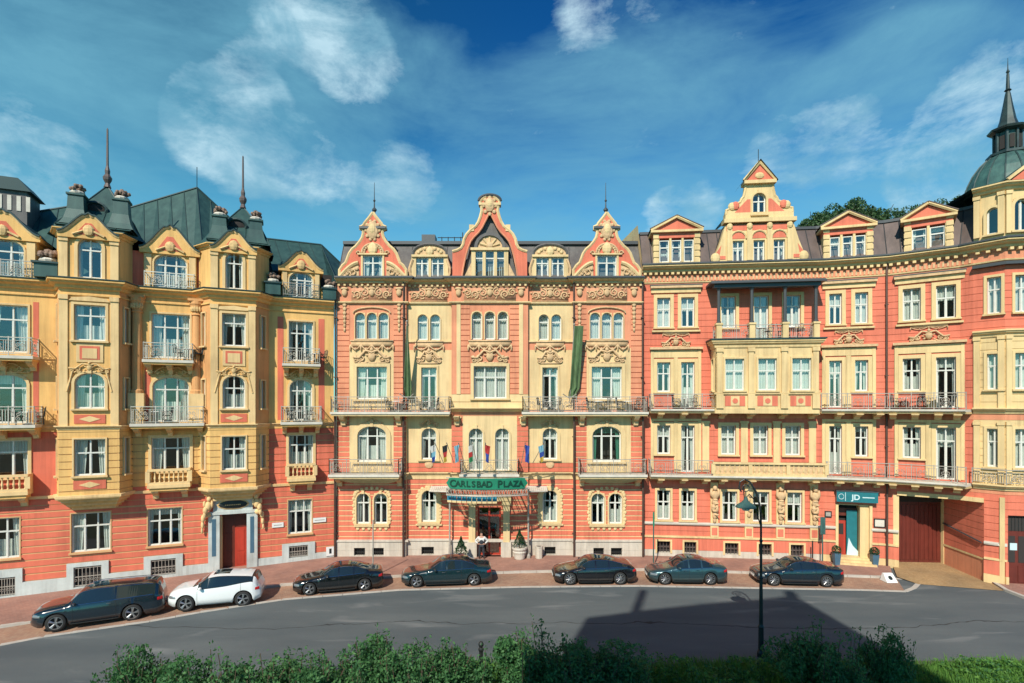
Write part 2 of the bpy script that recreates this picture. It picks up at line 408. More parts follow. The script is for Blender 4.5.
def win_curtain(w, h, kind, seed):
    rr = random.Random(seed); b = MB('curtain_green' if kind == 'green' else 'curtain')
    def sheet(u0, u1, z0, z1, v=-.14, pinch=0.):
        n = max(4, int((u1-u0)/.045)); vs = []
        for k in range(n+1):
            u = u0+(u1-u0)*k/n; dv = .03*math.sin(k*1.9+rr.random()*.8)
            vs.append(LOC.P(u, v+dv, z1)); vs.append(LOC.P(u0+(u-u0)*(1-pinch) if u0 < w/2-.01 else u1-(u1-u)*(1-pinch), v+dv*1.2, z0))
        b.add(vs, [(2*k, 2*k+1, 2*k+3, 2*k+2) for k in range(n)])
    if kind == 'net': sheet(.04, w-.04, .05, h*.98)
    elif kind == 'half': sheet(.04, w-.04, h*.55, h*.98); sheet(.04, w*.2, .05, h*.54, -.2)
    else:
        f = (.30, .22, .38, .26, .18)[seed % 5]*(1 if kind in ('side','green') else .8)
        sheet(.03, w*f, .05, h*.98, pinch=.25); sheet(w*(1-f*(.8 if seed == 2 else 1)), w-.03, .05, h*.98, pinch=.25)
        if seed in (1, 4): sheet(.04, w-.04, h*(.62 if seed == 1 else .80), h*.99, -.19)
        if seed in (0, 3) and kind != 'green': sheet(.04, w-.04, .05, h*.45, -.20)
    return b.mesh('curtain')

class Bld:
    def __init__(s, name, loc, label, cat='building'):
        s.o = empty(name, loc, label, cat); s.holes = {}; s.k = 0
    def hole(s, F, u0, u1, z0, z1): s.holes.setdefault(id(F), []).append((u0, u1, z0, z1))
    def window(s, F, u0, w, z0, z1, v=0., lights=2, tr=.68, arch=0., col='white_paint', cur='side', rec=.20, sur='cream', sw=.12, sp=.07,
               sill=True, key=False, spand=None, hole=True, name='window', sillm=None):
        h = round(z1-z0, 3); w = round(w, 3); arch = round(arch, 3); s.k += 1
        if hole: s.hole(F, u0, u0+w, z0, z1)
        fr = cached(('f',w,h,lights,tr,arch,col), lambda: win_frame(w,h,lights,tr,arch,col,0))
        o = inst(name, fr, s.o, F.P(u0, v-rec, z0), F.ang)
        inst('pane', cached(('p',w,h,arch), lambda: win_pane(w,h,arch)), o)
        if cur:
            sd = (s.k*7) % 5; inst('curtain', cached(('c',w,h,cur,sd), lambda: win_curtain(w,h,cur,sd)), o)
        if sur or spand:
            def mk():
                b = MB(sur or spand); sm = sur or spand; r0 = rec; a = arch
                if a:   # spandrels fill the square hole above the arch
                    pts = arc_pts(w, h, a); hs = h-a
                    half = [p for p in pts if p[0] <= w/2+1e-6]
                    for mir in (0, 1):
                        for i in range(len(half)-1):
                            q = [half[i], half[i+1], (half[i+1][0], h), (half[i][0], h)]
                            if mir: q = [(w-x, z) for x, z in reversed(q)]
                            b.prism(LOC, q, r0-.0, r0+.002+.0, spand or sm)
                            if 1:
                                A, B = (q[0], q[1]) if not mir else (q[2], q[3])
                        # soffit
                    b.add([LOC.P(x, 0, z) for x, z in pts]+[LOC.P(x, r0+.001, z) for x, z in pts], [(i, i+1, i+1+len(pts), i+len(pts)) for i in range(len(pts)-1)], sm)
                if sur:
                    v0, v1 = r0, r0+sp
                    b.box(LOC, -sw, 0, v0, v1, 0, h-a, sm, False); b.box(LOC, w, w+sw, v0, v1, 0, h-a, sm, False)
                    if a:
                        po = [(w/2+(x-w/2)*(1+2*sw/w), (h-a)+(z-(h-a))*(1+sw/a)) for x, z in arc_pts(w, h, a)]
                        b.strip(LOC, po, arc_pts(w, h, a), v0, v1, sm)
                        if key: b.box(LOC, w/2-.09, w/2+.09, v0, v1+.06, h-.03, h+sw+.10, sm)
                    else:
                        b.box(LOC, -sw, w+sw, v0, v1, h, h+sw, sm, False)
                        if key: b.box(LOC, w/2-.10, w/2+.10, v0, v1+.06, h-.02, h+sw+.06, sm)
                    if sill: b.box(LOC, -sw-.04, w+sw+.04, 0.02, v1+.10, -.10, -.001, sillm or sm)
                return b.mesh('surround')
            inst('surround', cached(('s',w,h,arch,sur,sw,sp,sill,key,spand,rec,sillm), mk), o)
        return o
    def wall(s, F, u0, u1, z0, z1, m, v=0., course=None, gap=.05, rel=.045, mg=None, t=.32, extra=()):
        """panel with every registered opening cut out; returns nothing, adds to the frame's wall mesh"""
        b = s.wm.setdefault(id(F), (F, MB(m)))[1] if hasattr(s, 'wm') else None
        if b is None: s.wm = {}; b = s.wm.setdefault(id(F), (F, MB(m)))[1]
        H = [h for h in s.holes.get(id(F), []) if h[0] < u1 and h[1] > u0 and h[2] < z1 and h[3] > z0]
        def fill(a0, a1, v0, v1, mm):
            cuts = sorted({a0, a1}|{z for h in H for z in (h[2], h[3]) if a0 < z < a1})
            for c0, c1 in zip(cuts, cuts[1:]):
                mid = (c0+c1)/2; bl = sorted((max(u0,h[0]), min(u1,h[1])) for h in H if h[2] < mid < h[3]); x = u0
                for p, q in bl:
                    if p > x+1e-4: b.box(F, x, p, v0, v1, c0, c1, mm, False)
                    x = max(x, q)
                if x < u1-1e-4: b.box(F, x, u1, v0, v1, c0, c1, mm, False)
        if not course: fill(z0, z1, v-t, v, m)
        else:
            fill(z0, z1, v-t, v-rel, mg or m)
            n = max(1, round((z1-z0)/course)); c = (z1-z0)/n
            for k in range(n): fill(z0+k*c+gap/2, z0+(k+1)*c-gap/2, v-rel, v, m)
    def finish(s):
        for F, b in s.wm.values(): b.build('wall', s.o)

# ------------------------------------------------------------------ ornament
def spiral(b, c, r, turns, dr, rad, a0=0., m=None, v=.05, n=14):
    pts = []
    for i in range(n+1):
        t = i/n; a = a0+dr*t*turns*2*math.pi; q = r*(1-.82*t); pts.append(LOC.P(c[0]+q*math.cos(a), v, c[1]+q*math.sin(a)))
    b.tube(pts, rad, 5, m, rad*.7)
def me_crest(w, h, m, seed=0):
    rr = random.Random(seed); b = MB(m); d = .09
    n = 12; top = []
    for i in range(n+1):
        t = -1+2*i/n; top.append(LOC.P(t*w*.5, .06+.05*(1-abs(t)), h*(.32+.5*math.cos(t*math.pi/2)**1.5-.12*math.cos(t*3*math.pi))))
    b.tube(top, h*.075, 6, m)
    b.box(LOC, -w*.42, w*.42, 0, .05, 0, h*.10, m)
    b.ell((0,.05,h*.48), h*.26, .12, h*.33); b.ell((0,.1,h*.9), h*.13, .1, h*.14)
    for k in range(5):
        a = R(20+35*k); b.tube([LOC.P(0,.1,h*.45), LOC.P(math.cos(a)*h*.42,.1,h*.45+math.sin(a)*h*.42)], h*.04, 4)
    for sgn in (-1,1):
        spiral(b, (sgn*w*.27, h*.34), h*.22, 1.6, -sgn, h*.06, math.pi/2)
        spiral(b, (sgn*w*.43, h*.20), h*.16, 1.4, sgn, h*.055, math.pi/2)
        for k in range(7): b.ell((sgn*w*rr.uniform(.1,.46), .04, h*rr.uniform(.05,.5)), h*.09, .05, h*.06, nu=6, nv=4)
    return b.mesh('relief', True)
def me_frieze(w, h, m, seed=0, mb='frieze_ground', back=True):
    rr = random.Random(seed); b = MB(m)
    if back:
        b.box(LOC, -w/2, w/2, 0, .02, 0, h, mb)
        for z in (0, h-.05): b.box(LOC, -w/2, w/2, 0, .07, z, z+.05)
    b.ell((0,.06,h*.55), h*.2, .12, h*.27); b.ell((0,.08,h*.82), h*.28, .08, h*.09)
    for sgn in (-1,1):
        x = h*.32; k = 0
        while x < w/2-h*.15:
            rr_ = h*.33*(1-.25*(x/(w/2))); spiral(b, (sgn*(x+rr_*.5), h*(.5+.08*(-1)**k)), rr_, 1.5, sgn*(-1)**k, h*.055, math.pi/2*(-1)**k)
            for q in range(5):
                a = rr.uniform(0, 6.3); b.ell((sgn*(x+rr_*.5)+math.cos(a)*rr_*1.05, .05, h*.5+math.sin(a)*rr_*1.05), h*.08, .05, h*.05, nu=6, nv=4)
            x += rr_*1.75; k += 1
    for q in range(int(w/h*5)):
        b.ell((rr.uniform(-w*.47,w*.47), .03, rr.uniform(h*.12,h*.88)), h*.055, .04, h*.055, nu=5, nv=4)
    return b.mesh('relief', True)
def me_swag(w, h, m, seed=0):
    b = MB(m); b.box(LOC, -w/2, w/2, 0, .10, h-.10, h); b.box(LOC, -w/2+.05, w/2-.05, 0, .05, h*.45, h-.10)
    n = max(2, round(w/.8)); 
    for k in range(n):
        x0 = -w/2+w*k/n; x1 = x0+w/n
        pts = [LOC.P(x0+(x1-x0)*t/8, .07, h*.6-math.sin(math.pi*t/8)*h*.4) for t in range(9)]
        b.tube(pts, h*.07, 5); b.ell(((x0+x1)/2,.08,h*.22), h*.10, .07, h*.16, nu=6, nv=4)
    for k in range(n+1):
        x = -w/2+w*k/n; b.ell((x,.08,h*.35), h*.09, .07, h*.3, nu=6, nv=4)
    return b.mesh('relief', True)
def me_console(w, h, d, m):
    """scrolled bracket; origin at top centre of the wall side"""
    b = MB(m); pts = [(0,0),(0,-h),(-d*.25,-h),(-d*.35,-h*.6),(-d*.8,-h*.38),(-d,-h*.15),(-d,0)]
    vs = [(-w/2, p[0], p[1]) for p in pts]+[(w/2, p[0], p[1]) for p in pts]; n = len(pts)
    b.add(vs, [tuple(range(n)), tuple(range(2*n-1,n-1,-1))]+[(i, i+n, (i+1)%n+n, (i+1)%n) for i in range(n)])
    b.box(LOC, -w/2-.03, w/2+.03, 0, d+.03, -.07, -.001)
    return b.mesh('bracket')
def orn(kind, bld, F, uc, z, w, h, m, v=0., seed=0, name=None, mb='frieze_ground', back=True):
    w = round(w,2); h = round(h,2)
    if kind == 'crest': me = cached(('crest',w,h,m,seed), lambda: me_crest(w,h,m,seed))
    elif kind == 'frieze': me = cached(('fr',w,h,m,seed,mb,back), lambda: me_frieze(w,h,m,seed,mb,back))
    elif kind == 'swag': me = cached(('sw',w,h,m), lambda: me_swag(w,h,m,seed))
    return inst(name or 'relief', me, bld.o, F.P(uc, v+.002, z), F.ang)
def bracket(bld, F, u, z, w=.28, h=.55, d=.55, m='cream', v=0.):
    me = cached(('br',w,h,d,m), lambda: me_console(w,h,d,m)); return inst('bracket', me, bld.o, F.P(u, v, z), F.ang)

def railing_mesh(b, pts, z0, h, m=None, step=.11, scroll=True, seed=1):
    """pts: plan polyline of the railing line (Vectors)"""
    rr = random.Random(seed)
    for a, c in zip(pts, pts[1:]):
        F = Fr(a, c); L = F.len
        b.box(F, 0, L, -.025, .025, z0+h-.045, z0+h, m); b.box(F, 0, L, -.015, .015, z0+.08, z0+.11, m); b.box(F, 0, L, -.012, .012, z0+h-.19, z0+h-.17, m)
        np_ = max(1, round(L/1.15))
        for k in range(np_+1):
            u = L*k/np_; b.box(F, u-.022, u+.022, -.022, .022, z0, z0+h+.03, m)
        for k in range(np_):
            a0, a1 = L*k/np_, L*(k+1)/np_; w = a1-a0; n = max(2, int(w/step))
            for q in range(1, n):
                u = a0+w*q/n
                if scroll and abs(u-(a0+a1)/2) < .30: continue
                b.box(F, u-.012, u+.012, -.011, .011, z0+.10, z0+h-.18, m)
            if scroll and w > .5:
                uc = (a0+a1)/2; hh = h-.3
                for (du, dz, r, sg) in ((-.13,.30,.13,1),(.13,.30,.13,-1),(-.13,.62,.12,-1),(.13,.62,.12,1)):
                    P = [F.P(uc+du+r*(1-.75*t/9)*math.cos(sg*t/9*8+1.57), 0, z0+.1+dz*hh/.9+r*(1-.75*t/9)*math.sin(sg*t/9*8+1.57)) for t in range(10)]
                    b.tube(P, .019, 4, m)
                b.box(F, uc-.30, uc-.28, -.011, .011, z0+.1, z0+h-.18, m); b.box(F, uc+.28, uc+.30, -.011, .011, z0+.1, z0+h-.18, m)
def balcony(bld, F, u0, u1, z, d=.9, h=1.0, m='slab', rm='iron', t=.16, v=0., under='cream', br=None, brm='cream', open_l=False, open_r=False, seed=1):
    b = MB(m); b.box(F, u0, u1, v, v+d, z-t, z, m); b.box(F, u0+.05, u1-.05, v, v+d-.08, z-t-.12, z-t-.001, under)
    o = b.build('balcony', bld.o)
    r = MB(rm); e = .06
    P = [Vector(F.P(u, vv, 0)[:2]) for u, vv in ([] if open_l else [(u0+e, v+.03)])+[(u0+e, v+d-e), (u1-e, v+d-e)]+([] if open_r else [(u1-e, v+.03)])]
    railing_mesh(r, P, z, h, rm, seed=seed); r.build('railing', o)
    if br:
        for k in range(br):
            u = u0+.25+(u1-u0-.5)*k/(br-1); bracket(bld, F, u, z-t-.121, .26, .5, d*.8, brm, v)
    return o
def baluster_prof(h): return [(.05,0),(.05,.06*h),(.03,.12*h),(.065,.35*h),(.03,.72*h),(.03,.8*h),(.05,.88*h),(.05,h)]
def balustrade(b, F, u0, u1, v, z, h, m, step=.24, d=.16):
    b.box(F, u0, u1, v-d/2, v+d/2, z, z+.14, m); b.box(F, u0-.02, u1+.02, v-d/2-.03, v+d/2+.03, z+h-.13, z+h, m)
    n = max(2, round((u1-u0)/step))
    for k in range(n):
        u = u0+(u1-u0)*(k+.5)/n; b.lathe(F.P(u, v, z+.14), baluster_prof(h-.27), 7, m)
    np_ = max(1, round((u1-u0)/2.2))
    for k in range(np_+1):
        u = u0+(u1-u0)*k/np_; b.box(F, u-.11, u+.11, v-d/2-.01, v+d/2+.01, z+.14, z+h-.13, m)
def cornice_prof(z1, h, p, back=.25):
    return [(-back, z1-h), (.05, z1-h), (p*.25, z1-h*.9), (p*.3, z1-h*.62), (p*.72, z1-h*.45), (p*.78, z1-h*.28), (p, z1-h*.22), (p, z1-h*.04), (p*.9, z1), (-back, z1)]
def dentils(b, poly, z, h, d, step, m, v=0., w=None):
    for a, c in zip(poly, poly[1:]):
        F = Fr(a, c); n = int(F.len/step)
        for k in range(n):
            u = F.len*(k+.5)/n; b.box(F, u-(w or step*.25), u+(w or step*.25), v, v+d, z, z+h, m)
def roof_face(b, A, B, C, D, m, seam=None, ms=None, sh=.05):
    """A,B bottom edge, C,D top edge (C above B, D above A); seams follow the sheet"""
    A,B,C,D = map(Vector, (A,B,C,D)); n = max(1, int((B-A).length/seam)) if seam else 1
    nr = (B-A).cross((D+C)/2-(A+B)/2).normalized()
    for k in range(n+1):
        p = A.lerp(B, k/n); q = D.lerp(C, k/n)
        if k < n: b.add([p, A.lerp(B, (k+1)/n), D.lerp(C, (k+1)/n), q], [(0,1,2,3)], m)
        if seam and (q-p).length > .1: b.tube([p+nr*sh*.3, q+nr*sh*.3], sh, 4, ms or m, caps=False)
# ================================================================== the setting: ground, pavement, road
def grid_sheet(name, A, B, zo, m, nu=60, nv=4, thick=0.):
    """sheet between two polylines (same number of points), following the slope of the street"""
    def resample(P, n):
        d = [0]
        for a, b in zip(P, P[1:]): d.append(d[-1]+(b-a).length)
        out = []
        for i in range(n+1):
            t = d[-1]*i/n; k = max(j for j in range(len(d)) if d[j] <= t+1e-9); k = min(k, len(P)-2)
            out.append(P[k].lerp(P[k+1], (t-d[k])/max(1e-9, d[k+1]-d[k])))
        return out
    a, b_ = resample(A, nu), resample(B, nu); b = MB(m)
    vs = []
    for p, q in zip(a, b_):
        for j in range(nv+1):
            r = p.lerp(q, j/nv); vs.append((r.x, r.y, gz(r.x)+zo))
    b.add(vs, [(i*(nv+1)+j, (i+1)*(nv+1)+j, (i+1)*(nv+1)+j+1, i*(nv+1)+j+1) for i in range(nu) for j in range(nv)])
    if thick:
        for line in (a, b_):
            k = [(p.x,p.y,gz(p.x)+zo) for p in line]+[(p.x,p.y,gz(p.x)+zo-thick) for p in line]; n = len(line)
            b.add(k, [(i,i+1,i+1+n,i+n) for i in range(n-1)])
    return b.build(name, None, kind='structure')

def paver_mat(name, c1, c2, mortar, scale, bw=.5, rh=.25, rough=.9):
    m = bpy.data.materials.new(name); m.use_nodes = True; nt = m.node_tree; N = nt.nodes; L = nt.links; b = N['Principled BSDF']; b.inputs['Roughness'].default_value = rough
    tc = N.new('ShaderNodeTexCoord'); br = N.new('ShaderNodeTexBrick'); L.new(tc.outputs['Object'], br.inputs['Vector']); br.inputs['Scale'].default_value = scale
    br.inputs['Color1'].default_value = (*c1,1); br.inputs['Color2'].default_value = (*c2,1); br.inputs['Mortar'].default_value = (*mortar,1); br.inputs['Mortar Size'].default_value = .02
    br.inputs['Brick Width'].default_value = bw; br.inputs['Row Height'].default_value = rh
    n = N.new('ShaderNodeTexNoise'); n.inputs['Scale'].default_value = .6; n.inputs['Detail'].default_value = 8; L.new(tc.outputs['Object'], n.inputs['Vector'])
    r = N.new('ShaderNodeValToRGB'); r.color_ramp.elements[0].position = .3; r.color_ramp.elements[0].color = (.72,.72,.74,1); r.color_ramp.elements[1].position = .7; r.color_ramp.elements[1].color = (1.15,1.1,1.05,1)
    L.new(n.outputs['Fac'], r.inputs[0]); mx = N.new('ShaderNodeMix'); mx.data_type = 'RGBA'; mx.blend_type = 'MULTIPLY'; mx.inputs[0].default_value = 1
    L.new(br.outputs['Color'], mx.inputs[6]); L.new(r.outputs[0], mx.inputs[7]); L.new(mx.outputs[2], b.inputs['Base Color'])
    bp = N.new('ShaderNodeBump'); bp.inputs['Strength'].default_value = .4; bp.inputs['Distance'].default_value = .01; L.new(br.outputs['Fac'], bp.inputs['Height']); bp.invert = True; L.new(bp.outputs[0], b.inputs['Normal'])
    MATS[name] = m
paver_mat('paving', (.34,.175,.13), (.40,.22,.17), (.24,.15,.12), 3.0, .6, .3)
paver_mat('parking_paving', (.34,.19,.13), (.40,.26,.18), (.24,.16,.11), 4.0, .5, .5)
paver_mat('apron_paving', (.34,.22,.10), (.42,.29,.15), (.22,.15,.08), 5.0, .5, .5)
mat('kerb', (.46,.42,.37), .85, var=.15, vscale=2.)
def asphalt():
    m = bpy.data.materials.new('asphalt'); m.use_nodes = True; nt = m.node_tree; N = nt.nodes; L = nt.links; b = N['Principled BSDF']; b.inputs['Roughness'].default_value = .82
    tc = N.new('ShaderNodeTexCoord')
    def nz(scale, det, sx=1, sy=1, rough=.6, dist=0):
        mp = N.new('ShaderNodeMapping'); mp.inputs['Scale'].default_value = (sx,sy,1); L.new(tc.outputs['Object'], mp.inputs[0])
        n = N.new('ShaderNodeTexNoise'); n.inputs['Scale'].default_value = scale; n.inputs['Detail'].default_value = det; n.inputs['Roughness'].default_value = rough; n.inputs['Distortion'].default_value = dist
        L.new(mp.outputs[0], n.inputs['Vector']); return n.outputs['Fac']
    def ramp(f, p0, c0, p1, c1):
        r = N.new('ShaderNodeValToRGB'); r.color_ramp.elements[0].position = p0; r.color_ramp.elements[0].color = (*c0,1); r.color_ramp.elements[1].position = p1; r.color_ramp.elements[1].color = (*c1,1); L.new(f, r.inputs[0]); return r.outputs[0]
    def mix(a, c, f, mode='MIX'):
        mx = N.new('ShaderNodeMix'); mx.data_type = 'RGBA'; mx.blend_type = mode
        if isinstance(f, float): mx.inputs[0].default_value = f
        else: L.new(f, mx.inputs[0])
        L.new(a, mx.inputs[6]); 
        if isinstance(c, tuple): mx.inputs[7].default_value = (*c,1)
        else: L.new(c, mx.inputs[7])
        return mx.outputs[2]
    base = ramp(nz(.22, 8, .5, 1.6), .35, (.068,.085,.094), .68, (.11,.126,.13))
    grain = ramp(nz(60, 3), .3, (.8,.8,.8), .7, (1.2,1.2,1.2)); base = mix(base, grain, 1.0, 'MULTIPLY')
    worn = ramp(nz(.55, 5, .35, 1.3, .5, .6), .58, (0,0,0), .74, (1,1,1)); base = mix(base, (.19,.20,.20), worn)
    crack = ramp(nz(.28, 3, .10, 1.2, .4, .4), .494, (1,1,1), .5, (.45,.45,.45)); 
    c2 = ramp(nz(.28, 3, .10, 1.2, .4, .4), .5, (.45,.45,.45), .508, (1,1,1)); base = mix(base, crack, 1.0, 'LIGHTEN') if False else base
    sxy = N.new('ShaderNodeSeparateXYZ'); L.new(tc.outputs['Object'], sxy.inputs[0]); ma = N.new('ShaderNodeMath'); ma.operation = 'MULTIPLY_ADD'; L.new(nz(.09, 5, 1, 1, .6, .2), ma.inputs[0]); ma.inputs[1].default_value = 5.0; L.new(sxy.outputs[1], ma.inputs[2]); seam = N.new('ShaderNodeMath'); seam.operation = 'COMPARE'; L.new(ma.outputs[0], seam.inputs[0]); seam.inputs[1].default_value = 28.2; seam.inputs[2].default_value = .035
    base = mix(base, (.025,.028,.03), seam.outputs[0])
    L.new(base, b.inputs['Base Color'])
    bp = N.new('ShaderNodeBump'); bp.inputs['Strength'].default_value = .35; bp.inputs['Distance'].default_value = .01; L.new(nz(90,3), bp.inputs['Height']); L.new(bp.outputs[0], b.inputs['Normal'])
    MATS['asphalt'] = m
asphalt()
mat('earth', (.06,.055,.035), .95, col2=(.05,.08,.03), vscale=.3, bump=.4)

V2 = lambda x, y: Vector((x, y))
FM = Fr((-11.8, 37.3), (8.82, 37.3))                     # hotel in the middle
FL = Fr((-28.02, 30.1), (-11.9, 37.0))                   # yellow and red building on the left
Rp = [V2(8.82,37.3), V2(20.3,36.0), V2(23.8,34.9), V2(26.75,32.85), V2(27.1,32.3)]
T0, T1, T2, T3 = V2(27.1,32.3), V2(27.97,31.2), V2(29.95,30.8), V2(33.2,32.6)
FR0, FR1, FR2, FR3 = [Fr(a, b) for a, b in zip(Rp, Rp[1:])]
FT0, FT1, FT2 = Fr(T0, T1), Fr(T1, T2), Fr(T2, T3)

K = [gp(*p, z=gz(-25 if p[0] < 60 else -15 if p[0] < 300 else 0)) for p in ((-70,640),(0,626),(90,608),(190,594),(280,585))]+[gp(*p) for p in ((400,575),(520,571),(650,568.5),(760,572),(824,574),(893,576.5))]
Lp = [gp(*p, z=gz(-22 if p[0] < 60 else -15 if p[0] < 300 else 0)-.12) for p in ((-90,662),(0,645),(44,637),(150,620),(200,612),(282,601))]+[gp(*p, z=-.12) for p in ((400,590),(520,587),(640,586),(750,588),(860,590),(905,591.5))]
wallline = [FL.o+FL.d*-9, FL.o+FL.d*17.4, V2(-11.8,37.3), V2(8.82,37.3), V2(20.3,36.0), V2(23.8,34.9), V2(24.4,34.6)]
wl_in = [p+V2(0,1.0) for p in wallline]
gb = MB('earth'); NG = 80
vs = []
for i in range(NG+1):
    for j in range(NG+1):
        x = -900+1800*i/NG; y = -300+1300*j/NG; x = x*(abs(x)/900)**.8; vs.append((x, y, gz(x)-.35))
gb.add(vs, [(i*(NG+1)+j, (i+1)*(NG+1)+j, (i+1)*(NG+1)+j+1, i*(NG+1)+j+1) for i in range(NG) for j in range(NG)]); gb.build('ground', kind='structure')
near = [V2(-60,4), V2(-42,10), V2(-28,16.2), V2(-14,19.6), V2(0,21.4), V2(10,21.9), V2(22,22.0), V2(40,20), V2(70,14)]
far = [V2(-75,14), V2(-50,27), V2(-28,37), V2(-12,38), V2(0,38), V2(10,38), V2(24,36), V2(50,34), V2(75,26)]
grid_sheet('road', near, far, -.12, 'asphalt', 80, 8)
grid_sheet('parking_strip', Lp, [p+V2(0,.5) for p in K]+[K[-1]+V2(.3,.2)], -.116, 'parking_paving', 70, 3)
grid_sheet('pavement', K, wl_in, 0, 'paving', 80, 3, thick=.3)
def ribbon(name, P, w, zo, th, m='kerb'):
    b = MB(m); pts = []
    for a, c in zip(P, P[1:]):
        n = max(1, int((c-a).length/1.0))
        for k in range(n): pts.append(a.lerp(c, k/n))
    pts.append(P[-1])
    for a, c in zip(pts, pts[1:]):
        F = Fr(a, c); g = .012; z = gz((a.x+c.x)/2)+zo
        b.box(F, g, F.len-g+.0, -w/2, w/2, z-th, z)
    b.build(name, kind='structure')
ribbon('kerb', K, .16, .006, .25)
ribbon('kerb_stones', Lp+[gp(914,588,-.12), gp(918,584,-.12), gp(912,578,-.05), K[-1]], .24, -.104, .1)
# apron of the gateway and the pavement beyond it
ap = MB('apron_paving'); A4 = [gp(893,552), gp(950,550), gp(986,571,-.0), gp(1006,591,-.1), gp(918,584,-.1), gp(897,577,-.05)]
ap.add([(p.x, p.y+ (.6 if i < 2 else 0), z) for i, (p, z) in enumerate(zip(A4, (.0,.0,.0,-.10,-.10,-.03)))], [(0,5,4,3,2,1)]); ap.build('driveway', kind='structure')
g2 = gp(984,574); g3 = gp(1006,591,-.1); g4 = gp(1060,612,-.1)
pv = MB('paving'); pv.add([(g2.x-.3,g2.y+.6,.004),(g3.x,g3.y,.004),(g4.x,g4.y,.004),(36,27,.004),(36,34,.004),(29,34,.004)], [(0,1,2,3,4,5)]); 
pv.add([(g2.x-.3,g2.y+.6,.004),(g3.x,g3.y,.004),(g4.x,g4.y,.004),(g2.x-.3,g2.y+.6,-.3),(g3.x,g3.y,-.3),(g4.x,g4.y,-.3)], [(0,3,4,1),(1,4,5,2)]); pv.build('pavement', kind='structure')
ribbon('kerb', [V2(g2.x-.1,g2.y+.2), g3, g4, V2(36,26)], .2, .012, .3)
verge_far = [p+V2(0,-.02) for p in near]; verge_near = [V2(-50,-6), V2(-38,0), V2(-24,4), V2(-12,6), V2(0,6), V2(10,6), V2(22,6), V2(38,4), V2(60,0)]
grid_sheet('verge', verge_near, verge_far, -.06, 'earth', 50, 6, thick=.2)

# hill with the wood behind the right-hand building
hb = MB('earth'); vs = []; NH = 30
for i in range(NH+1):
    for j in range(13):
        x = 20+90*i/NH; y = 52+90*j/12; t = min(1, (y-52)/22); e = min(1, max(0, (x-22)/14))
        vs.append((x, y, -.4+e*t*t*(3-2*t)*(24+2*math.sin(x*.21))))
hb.add(vs, [(i*13+j, (i+1)*13+j, (i+1)*13+j+1, i*13+j+1) for i in range(NH) for j in range(12)]); hb.build('hill', smooth=True, kind='structure')

# ================================================================== the hotel in the middle
H = Bld('hotel', (-1.5, 37.3, 0), 'ornate coral and cream hotel with three curved gables and the green entrance canopy')
U = lambda px: (px-CX)/14.745+11.8
Z = lambda py: CAMZ+(CY-py)/14.745
PR = .28    # how far the risalits stand out
bays = {'A':(338,407,1), 'B':(407,452,0), 'C':(452,528,1), 'D':(528,574,0), 'E':(574,642,1)}
def hw(px0, px1, y0, y1, v, **k):      # window between two pixels columns on the hotel wall
    return H.window(FM, U(px0), (px1-px0)/14.745, Z(y0), Z(y1), v=v, **k)
S1 = dict(sur='cream', spand='cream')
for s, cx, v in (('A',373,PR), ('E',606,PR)):
    for k in (-1,0,1): hw(cx-5+11.6*k, cx+5+11.6*k, 340, 313.5, v, lights=1, tr=.70, arch=.34, sw=.045, sur='cream', cur='net', sill=False)
    hw(cx-15, cx+15, 399.5, 367, v, lights=3, tr=.66, sw=.22, key=False, cur='side')
    hw(cx-14.3, cx+14.3, 461.5, 426, v, lights=3, tr=.72, arch=.62, sw=.30, key=True, cur='green' if s == 'E' else 'side', **S1)
    for k in (-1,1): hw(cx+k*8.7-6.6, cx+k*8.7+6.6, 523, 492.5, v, lights=2, tr=.68, arch=.44, sw=.09, key=True, cur='narrow', **S1)
for s, cx in (('B',429), ('D',550)):
    for k in (-1,1): hw(cx+k*6.3-5, cx+k*6.3+5, 340, 314.5, 0, lights=1, tr=.70, arch=.34, sw=.045, cur='net', sill=False, sur='cream')
    hw(cx-7.7, cx+7.7, 409, 367.5, 0, lights=2, tr=.80, sw=.14, cur='side', sill=False)
    hw(cx-7.4, cx+7.4, 459.5, 428, 0, lights=2, tr=.68, arch=.48, sw=.20, key=True, **S1)
    hw(cx-7.4, cx+7.4, 522, 490, 0, lights=2, tr=.66, arch=.46, sw=.22, key=True, cur='side', **S1)
for k in (-1,0,1): hw(490+12.9*k-4.9, 490+12.9*k+4.9, 340, 312.5, PR, lights=1, tr=.72, arch=.33, sw=.07, cur='net', sill=False, sur='cream')
hw(474, 506.5, 398.5, 366.5, PR, lights=3, tr=.66, sw=.20, cur='net')
for c in (476.2, 502.3): hw(c-7, c+7, 470, 428, PR, lights=2, tr=.76, arch=.46, sw=.12, cur='net', key=True, sill=False, **S1)
